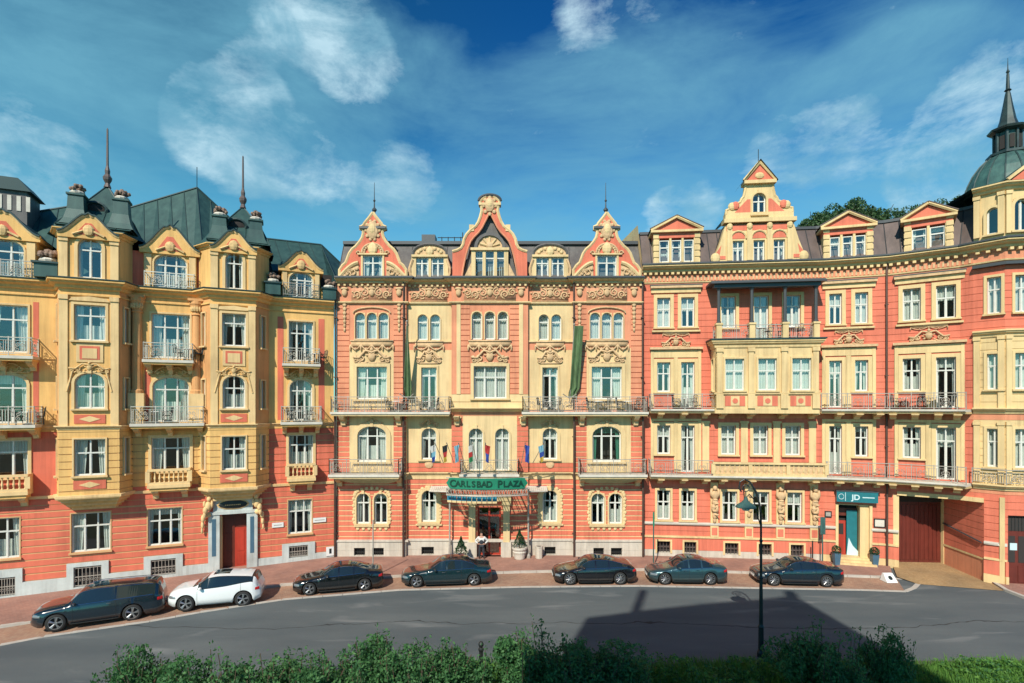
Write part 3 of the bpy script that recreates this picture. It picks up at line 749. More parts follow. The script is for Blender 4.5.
# entrance opening
H.hole(FM, U(477.5), U(501), 0, Z(506.5))
for px0, px1, v in ((355.5,366.5,PR),(373.5,385,PR),(421.6,434,0),(544.5,555.5,0),(592.6,603,PR),(610,621,PR)):
    H.hole(FM, U(px0), U(px1), Z(556)+.12, Z(546.5))
    g = MB('interior'); F = FM; u0, u1 = U(px0), U(px1); g.box(F, u0, u1, v-.30, v-.25, .05, Z(546.5), 'interior')
    fr = g.build('basement_window', H.o); r = MB('iron_dark')
    for k in range(6): u = u0+.04+(u1-u0-.08)*k/5; r.box(F, u-.015, u+.015, v-.10, v-.07, Z(556)+.12, Z(546.5))
    r.box(F, u0, u1, v-.11, v-.06, Z(551)-.02, Z(551)+.02); r.build('grille', fr)
zs = dict(plinth=Z(540.5), s1=5.50, s2=9.72, c0=Z(291), c1=Z(281.5))
for k, (a, c, pr) in bays.items():
    u0, u1, v = U(a), U(c), PR*pr
    H.wall(FM, u0, u1, -.2, zs['plinth'], 'stone', v+.10, course=.62, gap=.02, rel=.015)
    H.wall(FM, u0, u1, zs['plinth'], 5.15, 'coral', v, course=.36, gap=.08, rel=.03, mg='cream')
    H.wall(FM, u0, u1, 5.15, 5.62, 'cream', v+.03)
    # first floor
    if k in 'AE':
        m0, m1 = U((a+c)/2-22), U((a+c)/2+22)
        for p, q in ((u0,m0),(m1,u1)): H.wall(FM, p, q, 5.62, 9.45, 'coral', v, course=.36, gap=.07, rel=.03, mg='cream')
        H.wall(FM, m0, m1, 5.62, 9.45, 'cream', v-.02)
        for p, q in ((u0,m0),(m1,u1)): H.wall(FM, p, q, 9.85, 17.0, 'coral_pink', v, course=.36, gap=.05, mg='coral')
        H.wall(FM, m0, m1, 9.85, 14.0, 'cream', v-.02); H.wall(FM, m0, m1, 14.0, 17.0, 'coral_pink' , v-.02)
    elif k in 'BD':
        H.wall(FM, u0, u1, 5.62, 6.25, 'coral', v, course=.32, mg='cream'); H.wall(FM, u0, u1, 6.25, 9.45, 'cream', v)
        H.wall(FM, u0, u1, 9.85, 13.9, 'cream', v); H.wall(FM, u0, u1, 13.9, 14.5, 'coral_pink', v); H.wall(FM, u0, u1, 14.5, 17.0, 'cream', v)
    else:
        m0, m1 = U(463), U(517)
        for p, q in ((u0,m0),(m1,u1)): H.wall(FM, p, q, 5.62, 9.45, 'coral', v, course=.36, mg='cream')
        H.wall(FM, m0, m1, 5.62, 9.45, 'cream', v)
        H.wall(FM, u0, u1, 9.85, 10.9, 'cream', v, course=.5, gap=.04); 
        m0, m1 = U(470), U(510)
        for p, q in ((u0,U(457)),(U(523),u1)): H.wall(FM, p, q, 10.9, 17.0, 'coral_pink', v)
        for p, q in ((457,461),(519,523)): H.wall(FM, U(p), U(q), 10.9, 17.0, 'cream', v+.04)
        for p, q in ((U(461),m0),(m1,U(519))): H.wall(FM, p, q, 10.9, 17.0, 'coral_pink', v, course=.36, mg='coral')
        H.wall(FM, m0, m1, 10.9, 17.0, 'coral_pink', v-.02)
    H.wall(FM, u0, u1, 9.45, 9.85, 'coral_pink', v+.02)
    H.wall(FM, u0, u1, 17.0, zs['c1'], 'coral_pink', v+.01)
def mpoly(a, c):        # plan line of the hotel front with its risalits
    pts = []
    for k, (p, q, pr) in bays.items():
        if q <= a or p >= c: continue
        for x in (max(p,a), min(q,c)): pts.append(V2(*FM.P(U(x), PR*pr, 0)[:2]))
    return [p for i, p in enumerate(pts) if i == 0 or (p-pts[i-1]).length > 1e-3]
full = mpoly(338, 642)
b = MB('cream'); b.sweep(full, cornice_prof(18.62, .26, .46), 'cream'); b.sweep(full, [(-.2,18.625),(.56,18.625),(.56,18.74),(-.2,18.78)], 'tin_edge')
dentils(b, full, 18.16, .13, .16, .36, 'cream', v=.02, w=.07)
b.build('cornice', H.o)
b = MB('cream')
b.sweep(full, [(-.1,17.0),(.12,17.0),(.16,17.06),(.16,17.12),(-.1,17.16)]); b.sweep(full, [(-.1,zs['plinth']),(.16,zs['plinth']),(.16,zs['plinth']+.10),(-.1,zs['plinth']+.16)], 'stone')
b.sweep(full, cornice_prof(5.62, .25, .22)); b.sweep(mpoly(452,528), cornice_prof(10.0, .3, .5)); b.sweep(mpoly(407,452), [(-.1,14.42),(.1,14.42),(.1,14.52),(-.1,14.56)]); b.sweep(mpoly(528,574), [(-.1,14.42),(.1,14.42),(.1,14.52),(-.1,14.56)])
b.build('string_course', H.o)
# relief work
for s, cx, v in (('A',373,PR), ('E',606,PR), ('C',490,PR)):
    w = 2.75 if s != 'C' else 3.5
    orn('frieze', H, FM, U(cx), 17.17, w, 1.0, 'stucco', v+.01, seed=1); orn('swag', H, FM, U(cx), 13.75, 2.9, .78, 'stucco', v, mb=None)
    orn('crest', H, FM, U(cx), 12.95 if s != 'C' else 12.95, 2.5, 1.05, 'stucco', v, seed=2)
    for sg in (-1,1):
        c2 = cx+sg*(27 if s != 'C' else 31); orn('frieze', H, FM, U(c2), 17.17, .55, 1.0, 'stucco', v+.01, seed=3, back=False)
        q = MB('stucco'); u = U(c2)
        for j in range(7): q.ell((u, v+.04, 16.9-.28*j), .16-.012*j, .07, .15, F=FM, nu=6, nv=4)
        if s != 'C': q.build('relief', H.o, smooth=True)
    if s != 'C':
        q = MB('stucco')         # hood over the triple window and lobed surrounds of the pairs below
        q.box(FM, U(cx-17.5), U(cx+17.5), v, v+.12, 14.52, 14.62); 
        q.tube([FM.P(U(cx)+1.25*math.cos(math.pi*t/14), v+.05, 16.35+.38*math.sin(math.pi*t/14)) for t in range(15)], .05, 5)
        q.build('moulding', H.o)
        q = MB('cream')
        for sg in (-1,1):
            for j in range(9): q.ell((U(cx)+sg*(1.17+.05*(j%2)), v+.03, 2.25+.23*j), .12, .06, .13, F=FM, nu=7, nv=4)
        for j in range(11):
            a = math.pi*j/10; q.ell((U(cx)+1.15*math.cos(a), v+.03, 4.15+.42*math.sin(a)), .13, .06, .13, F=FM, nu=7, nv=4)
        q.box(FM, U(cx-17.5), U(cx+17.5), v, v+.14, 1.98, 2.08)
        for j in range(6): q.ell((U(cx)-.95+.38*j, v+.03, 1.86), .12, .05, .13, F=FM, nu=7, nv=4)
        q.build('moulding', H.o, smooth=False)
        orn('crest', H, FM, U(cx), 8.78, 1.5, .5, 'stucco', v, seed=4)
for s, cx in (('B',429), ('D',550)):
    orn('frieze', H, FM, U(cx), 17.17, 2.5, 1.0, 'stucco', .01, seed=5); orn('swag', H, FM, U(cx), 13.75, 2.0, .75, 'stucco', 0); orn('crest', H, FM, U(cx), 12.95, 1.7, 1.0, 'stucco', 0, seed=6)
    orn('crest', H, FM, U(cx), 8.72, 1.3, .5, 'stucco', .05, seed=4)
    q = MB('cream')
    for sg in (-1,1):
        for j in range(8): q.ell((U(cx)+sg*(.74+.05*(j%2)), .03, 2.35+.23*j), .12, .06, .13, F=FM, nu=7, nv=4)
    for j in range(8):
        a = math.pi*j/7; q.ell((U(cx)+.72*math.cos(a), .03, 4.1+.5*math.sin(a)), .13, .06, .13, F=FM, nu=7, nv=4)
    q.box(FM, U(cx-13), U(cx+13), 0, .14, 2.02, 2.12)
    for j in range(4): q.ell((U(cx)-.6+.4*j, .03, 1.90), .12, .05, .13, F=FM, nu=7, nv=4)
    q.build('moulding', H.o)
    q = MB('stucco'); q.ell((U(cx), .03, 6.15), .3, .08, .28, F=FM); q.box(FM, U(cx-9), U(cx+9), 0, .12, 6.35, 6.45); q.build('relief', H.o)
# piers: slim cream capitals at first floor, brackets under the balconies
for px in (345,400,457.5,523,581,634.5):
    q = MB('cream'); u = U(px); q.box(FM, u-.22, u+.22, PR, PR+.07, 8.9, 9.4); q.box(FM, u-.3, u+.3, PR, PR+.10, 9.28, 9.4); q.ell((u, PR+.06, 9.08), .13, .08, .16, F=FM); q.build('capital', H.o)
# balconies
def bal(px0, px1, z, **k): return balcony(H, FM, U(px0), U(px1), z, **k)
bal(335, 451.5, 9.72, d=1.05, v=.0, seed=1); bal(521.5, 645, 9.72, d=1.05, v=.0, seed=2)
bal(335, 403.5, 5.62, d=1.15, v=PR, seed=3, under='cream'); bal(577, 642.5, 5.62, d=1.15, v=PR, seed=4)
bal(461, 519, 5.62, d=1.0, v=PR, h=.95, seed=5)
for px in (345,400,457.5,523,581,634.5): bracket(H, FM, U(px), 9.43, .3, .62, .6, 'cream', PR)
for px in (342,401,581,636): bracket(H, FM, U(px), 5.33, .3, .6, .8, 'cream', PR)
for cx in (373,606):     # curved corbel under the first-floor balconies
    q = MB('cream'); n = 8
    for i in range(n):
        a0, a1 = i/n, (i+1)/n; w0, w1 = 1.9*math.sqrt(1-a0**2*.8), 1.9*math.sqrt(1-a1**2*.8); zt, zb = 5.33-.42*a0, 5.33-.42*a1
        q.box(FM, U(cx)-w0, U(cx)+w0, PR, PR+.95*(1-a0)+.05, zb, zt)
    q.build('corbel', H.o)
# roof
b = MB('slate'); zr0, zr1 = 18.72, 21.4; yr = 38.6
roof_face(b, (-11.8,37.2,zr0), (8.82,37.2,zr0), (8.82,yr,zr1), (-11.8,yr,zr1), 'slate', 1.2, 'slate', .03)
b.box(Fr((-11.8,yr-.1),(8.82,yr-.1)), 0, 20.6, -.25, .12, zr1, zr1+.22, 'tin_edge')
roof_face(b, (-11.8,yr,zr1+.15), (8.82,yr,zr1+.15), (8.82,44,22.4), (-11.8,44,22.4), 'tin_edge'); roof_face(b, (8.82,50,18), (-11.8,50,18), (-11.8,44,22.4), (8.82,44,22.4), 'tin_edge')
b.add([(-11.8,37.2,zr0),(-11.8,yr,zr1),(-11.8,44,22.4),(-11.8,50,18),(-11.8,50,16),(-11.8,37.3,16)], [(0,1,2,3,4,5)], 'slate')
b.add([(8.82,37.2,zr0),(8.82,yr,zr1),(8.82,44,22.4),(8.82,50,18),(8.82,50,16),(8.82,37.3,16)], [(5,4,3,2,1,0)], 'slate')
ro = b.build('roof', H.o)
q = MB('brick_wall'); q.box(FM, .2, 20.4, -12.7, -12.6, -.2, 18.0); q.box(FM, 0, .1, -12.6, -.33, -.2, 18.0); q.box(FM, 20.5, 20.6, -12.6, -.33, -.2, 18.0); q.box(FM, .15, 20.45, -1.6, -1.5, -.2, 18.7, 'interior')
for z in (5.4, 9.6, 13.8, 18.4): q.box(FM, .15, 20.45, -1.5, -.34, z-.1, z, 'interior')
q.build('rear_wall', H.o)
q = MB('tin_edge'); q.tube([(-3.5,39,21.6),(-3.5,39,22.4)], .04); 
for k in range(5): q.tube([(-5+.45*k,39.2,21.6),(-5+.45*k,39.2,22.15)], .03, 4)
q.tube([(-5.3,39.2,22.1),(-2.9,39.2,22.1)], .03, 4); q.box(FM, U(418), U(432), -2.5, -1.5, 21.6, 22.2); q.build('roof_ladder', ro)
# gables at the two ends
def end_gable(cx):
    c = U(cx); s = 1/14.745
    half = [(33,283),(33,271),(30,266.5),(27,264),(25,259),(23.5,254.8),(20.5,250.5),(17,247.7),(13,243),(10.6,239),(9.5,235),(9.7,231.5),(12.4,230.5),(12.4,228.2),(9.5,227),(8.5,225),(6.5,222.5),(3.2,218.5),(0,214)]
    pts = [(c+h*s, Z(y)) for h, y in half]+[(c-h*s, Z(y)) for h, y in half[::-1][1:]]
    b = MB('coral'); uw0, uw1, zw0, zw1 = c-9.7*s, c+9.7*s, Z(283), Z(257)
    # body either side of the window and above it
    P = [(c+h*s, Z(y)) for h, y in half]
    def wat(z):
        for (h0,z0),(h1,z1) in zip(P, P[1:]):
            if min(z0,z1)-1e-9 <= z <= max(z0,z1)+1e-9 and abs(z1-z0) > 1e-6: return (h0+(h1-h0)*(z-z0)/(z1-z0))-c
        return 0
    N = 34; z0 = P[0][1]; z1 = P[-1][1]
    lv = sorted({z0+(z1-z0)*k/N for k in range(N+1)}|{zw1}|{z for _, z in P})
    v1 = PR+.05; v0 = PR-.4
    for a, d in zip(lv, lv[1:]):
        wa, wd = wat(a+1e-6), wat(d-1e-6); 
        if a < zw1-1e-6:
            for sg in (-1,1):
                q = [(c+sg*9.7*s, a), (c+sg*wa, a), (c+sg*wd, d), (c+sg*9.7*s, d)]
                b.prism(FM, q if sg > 0 else q[::-1], v0, v1, 'coral')
        else: b.prism(FM, [(c-wa,a),(c+wa,a),(c+wd,d),(c-wd,d)], v0, v1, 'coral')
    g = b.build('gable', H.o)
    r = MB('cream'); r.tube([FM.P(u, v1-.05, z) for u, z in [(c+h*s, Z(y)) for h, y in half]], .11, 6, 'cream'); r.tube([FM.P(u, v1-.05, z) for u, z in [(c-h*s, Z(y)) for h, y in half]], .11, 6, 'cream')
    r.box(FM, c-13*s, c+13*s, v0, v1+.16, Z(230.6), Z(228.4), 'tin_edge')
    for sg in (-1,1):      # big volutes beside the window
        pts = [FM.P(c+sg*(.95+1.35*t/10), v1+.08, Z(283)+1.22*math.cos(t/10*1.45)*(1-.08*t/10)+.05) for t in range(11)]
        r.tube(pts, .13, 6, 'cream')
        pv_ = [(c+sg*(.95+1.35*t/10), Z(283)+1.18*math.cos(t/10*1.45)) for t in range(11)]
        poly = [(c+sg*.9, Z(283))]+pv_; 
        r.prism(FM, poly if sg < 0 else poly[::-1], v1, v1+.06, 'stucco')
        for k in range(6): r.ell((c+sg*(1.05+.16*k), v1+.1, Z(283)+.15+.7*math.cos(k/6*1.5)), .14, .08, .12, 'stucco', 6, 4, FM)
        spiral_pts = [FM.P(c+sg*(1.35+.34*(1-.08*t)*math.cos(t*.7)), v1+.14, Z(283)+.58+.30*(1-.08*t)*math.sin(t*.7)) for t in range(11)]; r.tube(spiral_pts, .05, 5, 'stucco')
    r.ell((c, v1+.05, Z(232)), .42, .16, .62, 'stucco', 10, 7, FM); r.ell((c, v1+.12, Z(231)), .25, .14, .38, 'cream', 8, 6, FM)
    for k in range(10):
        a = 2*math.pi*k/10; r.ell((c+.46*math.cos(a), v1+.04, Z(232)+.64*math.sin(a)), .12, .07, .12, 'stucco', 6, 4, FM)
    r.tube([FM.P(c+.72*math.cos(math.pi*k/12), v1+.06, Z(254.5)+.62*math.sin(math.pi*k/12)) for k in range(13)], .075, 6, 'stucco')
    for k in range(11):
        a = math.pi*k/10; r.ell((c+.56*math.cos(a), v1+.05, Z(254)+.48*math.sin(a)), .09, .07, .09, 'stucco', 6, 4, FM)
    for sg in (-1,1): r.tube([FM.P(c+sg*(.95+.16*(1-.08*t)*math.cos(t*.8)), v1+.06, Z(254.5)+.16*(1-.08*t)*math.sin(t*.8)) for t in range(9)], .045, 5, 'stucco')
    r.ell((c, v1+.06, Z(250)), .33, .14, .42, 'cream', 8, 6, FM)
    r.box(FM, c-1.0, c+1.0, v1, v1+.14, Z(256.4), Z(255)); r.build('relief', g, smooth=False)
    H.window(FM, uw0, uw1-uw0, zw0, zw1, v=v1, lights=2, tr=.72, sur='cream', sw=.12, cur='narrow', hole=False, rec=.12)
    t = MB('tin_edge'); zt = Z(214); t.lathe(FM.P(c, -.1, zt-.15), [(.10,0),(.07,.3),(.16,.42),(.16,.5),(.05,.62),(.035,1.0),(.09,1.08),(.03,1.2),(.015,2.3),(0,2.35)], 8)
    t.build('finial', g)
    w = MB('slate'); zb, za = Z(281), Z(222); yb = FM.P(0,PR-.4,0)[1]; xc = FM.P(c,0,0)[0]      # little roof running back from the gable
    for sg in (-1,1): w.add([(xc+sg*2.1,yb,zb),(xc,yb,za),(xc,yb+3.6,za),(xc+sg*2.1,yb+3.6,zb)], [(0,1,2,3)])
    w.build('gable_roof', g)
end_gable(374); end_gable(606)
def mid_gable(cx=490):
    c = U(cx); s = 1/14.745; v1 = PR+.08; v0 = PR-.35
    outer = [(37,281),(37,253),(32,251.5),(28.5,249.5),(26.5,246),(25.5,241),(23,236),(19.3,232),(14,228),(11.4,224),(9.5,219),(8,213),(8.2,208),(9.5,206),(9.5,203),(6,199.5),(3,198),(0,197.5)]
    inner = [(28,281),(26.5,270),(24,258),(21.5,249),(19,243),(15.5,238.5),(11,234),(7.5,229),(4.5,223),(2,218),(0,215),(0,213),(0,211),(0,208),(0,205),(0,202),(0,200),(0,199)]
    b = MB('coral')
    for sg in (-1,1):
        A = [(c+sg*h*s, Z(y)) for h, y in outer]; B = [(c+sg*h*s, Z(y)) for h, y in inner]
        if sg > 0: A, B = B, A
        b.strip(FM, A, B, v0, v1, 'coral')
    g = b.build('gable', H.o)
    r = MB('cream')
    for sg in (-1,1):
        r.tube([FM.P(c+sg*h*s, v1-.02, Z(y)) for h, y in outer[1:]], .11, 6); r.tube([FM.P(c+sg*h*s, v1-.02, Z(y)) for h, y in inner[:11]], .06, 6, 'coral_pink')
        r.box(FM, c+sg*18*s-.16, c+sg*18*s+.16, v0, v1+.05, Z(233), Z(226.5))
    r.tube([FM.P(c+.72*math.cos(math.pi*k/12), v1, Z(203)+.4*math.sin(math.pi*k/12)) for k in range(13)], .12, 6, 'tin_edge')
    r.box(FM, c-11*s, c+11*s, v0, v1+.12, Z(207.3), Z(205)); r.ell((c, v1+.05, Z(207)), .34, .14, .5, 'stucco', 9, 6, FM); r.ell((c, v1+.12, Z(206)), .2, .12, .3, 'cream', 9, 6, FM)
    for k in range(8):
        a = 2*math.pi*k/8; r.ell((c+.42*math.cos(a), v1+.04, Z(208)+.55*math.sin(a)), .14, .08, .14, 'stucco', 6, 4, FM)
    r.build('relief', g)
    w = MB('slate'); w.prism(FM, [(c-28*s,Z(281)),(c+28*s,Z(281)),(c+19*s,Z(243)),(c+2*s,Z(216)),(c-2*s,Z(216)),(c-19*s,Z(243))], v0+.02, v0+.08)
    yb = FM.P(0,v0,0)[1]; xc = FM.P(c,0,0)[0]
    for sg in (-1,1): w.add([(xc+sg*2.3,yb,Z(281)),(xc,yb,Z(213)),(xc,yb+4.4,Z(213)),(xc+sg*2.3,yb+4.4,Z(281))], [(0,1,2,3)])
    w.build('gable_roof', g)
    d = MB('cream'); a0, a1 = c-19*s, c+19*s           # dormer inside the gable
    for x in (-16.2,-5.6,5.6,16.2):
        hwid = .10 if abs(x) < 10 else .14; d.box(FM, c+x*s-hwid, c+x*s+hwid, v0+.05, v1+.02, Z(281), Z(252))
    d.box(FM, a0, a1, v0+.05, v1+.14, Z(252), Z(249.5)); d.box(FM, c-28*s, c+28*s, v0+.05, v1+.06, Z(281), Z(279.2))
    for sg in (-1,1): d.prism(FM, ([(c+sg*17.5*s,Z(279)),(c+sg*26*s,Z(279)),(c+sg*17.5*s,Z(262))])[::sg], v0+.05, v1-.05, 'stucco')
    d.strip(FM, [(c+1.05*math.cos(math.pi*k/10), Z(249.5)+1.02*math.sin(math.pi*k/10)) for k in range(11)][::-1], [(c+.85*math.cos(math.pi*k/10), Z(249.5)+.82*math.sin(math.pi*k/10)) for k in range(11)][::-1], v0+.05, v1+.12, 'slate')
    d.prism(FM, [(c+.86*math.cos(math.pi*k/10), Z(249.5)+.83*math.sin(math.pi*k/10)) for k in range(11)], v0+.05, v1, 'stucco')
    for k in range(5): aa = math.pi*(k+.5)/5; d.tube([FM.P(c, v1+.02, Z(249.5)+.1), FM.P(c+.7*math.cos(aa), v1+.04, Z(249.5)+.1+.62*math.sin(aa))], .07, 5, 'cream')
    d.ell((c, v1+.05, Z(247)), .25, .12, .25, 'stucco', 8, 5, FM)
    dd = d.build('dormer', H.o)
    for x in (-10.9,0,10.9): H.window(FM, c+x*s-.30-.03, .66, Z(279), Z(252), v=v1, lights=1, tr=.72, sur=None, cur='narrow', hole=False, rec=.16)
mid_gable()
def dormer_mid(cx):
    c = U(cx); s = 1/14.745; b = MB('cream'); v0, v1 = -.5, .10
    for x in (-16,0,16):
        w = .15 if x else .08; b.box(FM, c+x*s-w, c+x*s+w, v0, v1, 18.70, Z(257.5))
    b.box(FM, c-18*s, c+18*s, v0, v1+.12, Z(257.5), Z(255.3)); b.box(FM, c-17*s, c+17*s, v0, v1, 18.69, 18.80)
    arc = [(c+1.15*math.cos(math.pi*k/12), Z(255.3)+.72*math.sin(math.pi*k/12)**.8) for k in range(13)]
    b.prism(FM, arc, v0, v1, 'stucco'); b.tube([FM.P(u, v1+.03, z) for u, z in arc], .09, 6, 'slate')
    for k in range(7): aa = math.pi*(k+.5)/7; b.ell((c+.78*math.cos(aa), v1+.04, Z(255.3)+.10+.36*math.sin(aa)), .13, .07, .12, 'cream', 6, 4, FM)
    b.ell((c, v1+.06, Z(252)), .27, .12, .3, 'cream', 8, 5, FM)
    for sg in (-1,1): b.tube([FM.P(c+sg*(1.25+.12*math.sin(t)), v1, 18.8+.30*t) for t in range(5)], .10, 5, 'stucco')
    d = b.build('dormer', H.o); w = MB('slate'); P0 = FM.P(c,0,0); n = 12
    vs = []
    for k in range(n+1):
        a = math.pi*k/n; x = P0[0]+1.2*math.cos(a); z = Z(255.3)+.76*math.sin(a); vs += [(x,37.35,z),(x,40.4,z)]
    w.add(vs, [(2*k,2*k+1,2*k+3,2*k+2) for k in range(n)])
    for sg in (-1,1): x = P0[0]+sg*1.2; w.add([(x,37.35,18.6),(x,37.35,Z(255)),(x,39.2,Z(255)),(x,39.2,18.6)], [(0,1,2,3)])
    w.build('dormer_roof', d)
    for x in (-8,8): H.window(FM, c+x*s-.44, .88, 18.80, Z(257.5), v=v1, lights=2, tr=.70, sur=None, cur='narrow', hole=False, rec=.18)
dormer_mid(430); dormer_mid(550)
# rain pipes
for px, top in ((404.8,18.4),(573.2,18.4),(641.2,18.4),(337.4,18.4)):
    b = MB('drainpipe'); b.tube([FM.P(U(px), .52, z) for z in (0,9.55)], .07, 6); b.tube([FM.P(U(px), .38, z) for z in (9.86, top)], .06, 6)
    for z in (1.5,4.5,8,12,16): b.box(FM, U(px)-.10, U(px)+.10, .2, .5, z, z+.06)
    b.build('rain_pipe', H.o)
# entrance: columns, steps, door
b = MB('cream')
for px in (472.5,506.5):
    b.box(FM, U(px)-.32, U(px)+.32, PR, PR+.35, 0, 1.0, 'stone'); b.box(FM, U(px)-.22, U(px)+.22, PR, PR+.25, 1.0, 3.5); b.box(FM, U(px)-.30, U(px)+.30, PR, PR+.33, 3.5, 3.75)
b.box(FM, U(468), U(511), PR, PR+.38, 3.75, 4.15); b.build('portal', H.o)
b = MB('door_red'); u0, u1, zt = U(477.5), U(501), Z(506.5); v = -.15
for u in (u0+.06, (u0+u1)/2, u1-.06): b.box(FM, u-.06, u+.06, v, v+.1, 0, zt)
for z in (0, .9, 2.6, zt-.12): b.box(FM, u0, u1, v+.005, v+.09, z, z+.12)
d = b.build('door', H.o); b = MB('window_glass'); b.box(FM, u0+.1, u1-.1, v+.03, v+.05, .12, zt-.1); b.build('pane', d)
b = MB('iron'); b.tube([FM.P((u0+u1)/2+sg*.14, v+.16, z) for z in (1.0,1.5) for sg in (1,)], .02, 5); b.build('handle', d)
# canopy
cu = U(489); CD = 3.1; zc = 4.95
b = MB('iron'); n = 16; half = 2.55
def front(t, d=CD): return (cu+half*t, PR+d-.55*t*t)      # bowed front edge
arc = [front(-1+2*k/n) for k in range(n+1)]
b.tube([FM.P(u, v, zc) for u, v in arc], .06, 6); b.tube([FM.P(u, v, zc-.42) for u, v in arc], .05, 6); b.tube([FM.P(u, v, zc+.66) for u, v in arc], .045, 6)
for k in range(n+1):
    u, v = arc[k]; b.tube([FM.P(cu+(u-cu)*1.0, PR, zc-.30), FM.P(u, v, zc-.02)], .028, 4)
    if k < n:
        u2, v2 = arc[k+1]; um, vm = (u+u2)/2, (v+v2)/2; F2 = Fr(FM.P(u,v,0), FM.P(u2,v2,0))
        for sg in (-1,1):
            b.tube([F2.P(F2.len/2+sg*.075+.09*math.cos(a*.8), .03, zc-.21+.13*math.sin(a*.8)) for a in range(8)], .017, 4)
    b.tube([FM.P(u, v, zc-.42), FM.P(u, v, zc)], .018, 4)
for k in range(1,12): b.tube([FM.P(cu+(front(t_,CD)[0]-cu), PR+(front(t_,CD)[1]-PR)*q, zc-.30+.28*q) for t_ in [-1+2*(k-.5)/11] for q in (0,1)], .03, 4, 'iron_dark')
for k in range(5): b.tube([FM.P(u*1.0, PR+(v-PR)*k/5, zc-.30+.28*k/5) for u, v in arc], .022, 4)
for u in (U(451), U(528)): b.tube([FM.P(u, PR+.45, z) for z in (0,4.7)], .06, 8); b.lathe(FM.P(u, PR+.45, 0), [(.16,0),(.16,.15),(.09,.3),(.07,.9),(.06,1)], 8); b.tube([FM.P(u, PR+.45, 3.6), FM.P(u, PR+1.2, 4.6), FM.P(u, PR+2.2, 4.85)], .035, 5)
cn = b.build('canopy', H.o)
b = MB('window_glass'); P = [FM.P(u, v, zc+.015) for u, v in arc]+[FM.P(u, PR, zc-.28) for u, v in arc]; m_ = n+1
b.add(P, [(k, k+1, k+1+m_, k+m_) for k in range(n)]); b.build('canopy_glass', cn)
for sg in (-1,1):       # side wings: ribbed glass awnings hugging the wall
    b = MB('slab')
    for k in range(11):
        t = k/10; u = cu+sg*(half+1.35*t); b.tube([FM.P(u, PR if abs(u-cu) < 2.5 else .05, 4.72-.05*t), FM.P(u, PR+1.75-1.0*t, 4.60-.12*t)], .022, 4)
    b.tube([FM.P(cu+sg*(half+1.35*t/8), PR+1.75-1.0*t/8, 4.60-.12*t/8) for t in range(9)], .05, 5)
    b.add([FM.P(cu+sg*half, PR, 4.73), FM.P(cu+sg*(half+1.35), .06, 4.68), FM.P(cu+sg*(half+1.35), PR+.75, 4.49), FM.P(cu+sg*half, PR+1.75, 4.61)], [(0,1,2,3)], 'slab')
    b.build('canopy_wing', cn)
b = MB('fabric_blue')
for k in range(10):
    u0_, v0_ = arc[k]; u1_, v1_ = arc[k+1]; F2 = Fr(FM.P(u0_, v0_-.35, 0), FM.P(u1_, v1_-.35, 0)); b.box(F2, .02, F2.len-.02, -.01, .01, zc-.80, zc-.45, 'fabric_blue'); b.box(F2, .02, F2.len-.02, -.012, .012, zc-.93, zc-.802, 'cream')
b.build('valance', cn)
# green sign on the canopy edge, with its lettering
so = empty('hotel_sign', FM.P(cu, PR+CD, zc), 'long green name board with dark letters on the entrance canopy', 'sign')
b = MB('sign_green'); N2 = 24; A_, B_ = [], []
for k in range(N2+1):
    t = -1+2*k/N2; u, v = front(t, CD+.10); hh = .33*min(1, math.sqrt(max(0, 1-max(0,(abs(t)-.86)/.14)**2)))+.01
    A_.append((u, v, zc+.35-hh)); B_.append((u, v, zc+.35+hh))
vs = [FM.P(*p) for p in A_]+[FM.P(*p) for p in B_]; vs += [FM.P(p[0], p[1]-.08, p[2]) for p in A_+B_]; q = N2+1
b.add(vs, [(k,k+1,k+1+q,k+q) for k in range(N2)]+[(k+1+2*q,k+2*q,k+3*q,k+1+3*q) for k in range(N2)]+[(k+q,k+1+q,k+1+3*q,k+3*q) for k in range(N2)]+[(k+1,k,k+2*q,k+1+2*q) for k in range(N2)])
b.build('board', so)
def letter(ch, size, F, u, v, z, parent, m='sign_letter', ext=.02):
    cv = bpy.data.curves.new('lettering', 'FONT'); cv.body = ch; cv.size = size; cv.extrude = ext; cv.align_x = 'CENTER'; cv.materials.append(MATS[m])
    cv.offset = .012
    tmp = bpy.data.objects.new('lettering', cv); me = bpy.data.meshes.new_from_object(tmp); bpy.data.objects.remove(tmp); bpy.data.curves.remove(cv)
    o = bpy.data.objects.new('lettering', me); COL.objects.link(o); o.parent = parent; o.rotation_euler = (R(90), 0, F.ang)
    o.location = Vector(F.P(u, v, z))-WPOS[parent.name]; return o
txt = 'CARLSBAD PLAZA'; ws = [.40 if c in 'C' else .34 for c in txt]; 
pos = [-.83+1.66*k/(len(txt)-1) for k in range(len(txt))]
for c, t in zip(txt, pos):
    if c == ' ': continue
    u, v = front(t, CD+.125); u2, v2 = front(t+.02, CD+.125); F2 = Fr(FM.P(u, v, 0), FM.P(u2, v2, 0)); big = (t == pos[0] or t == pos[9])
    letter(c, .62 if big else .52, F2, 0, 0, zc+.14 if big else zc+.17, so)
H.finish()
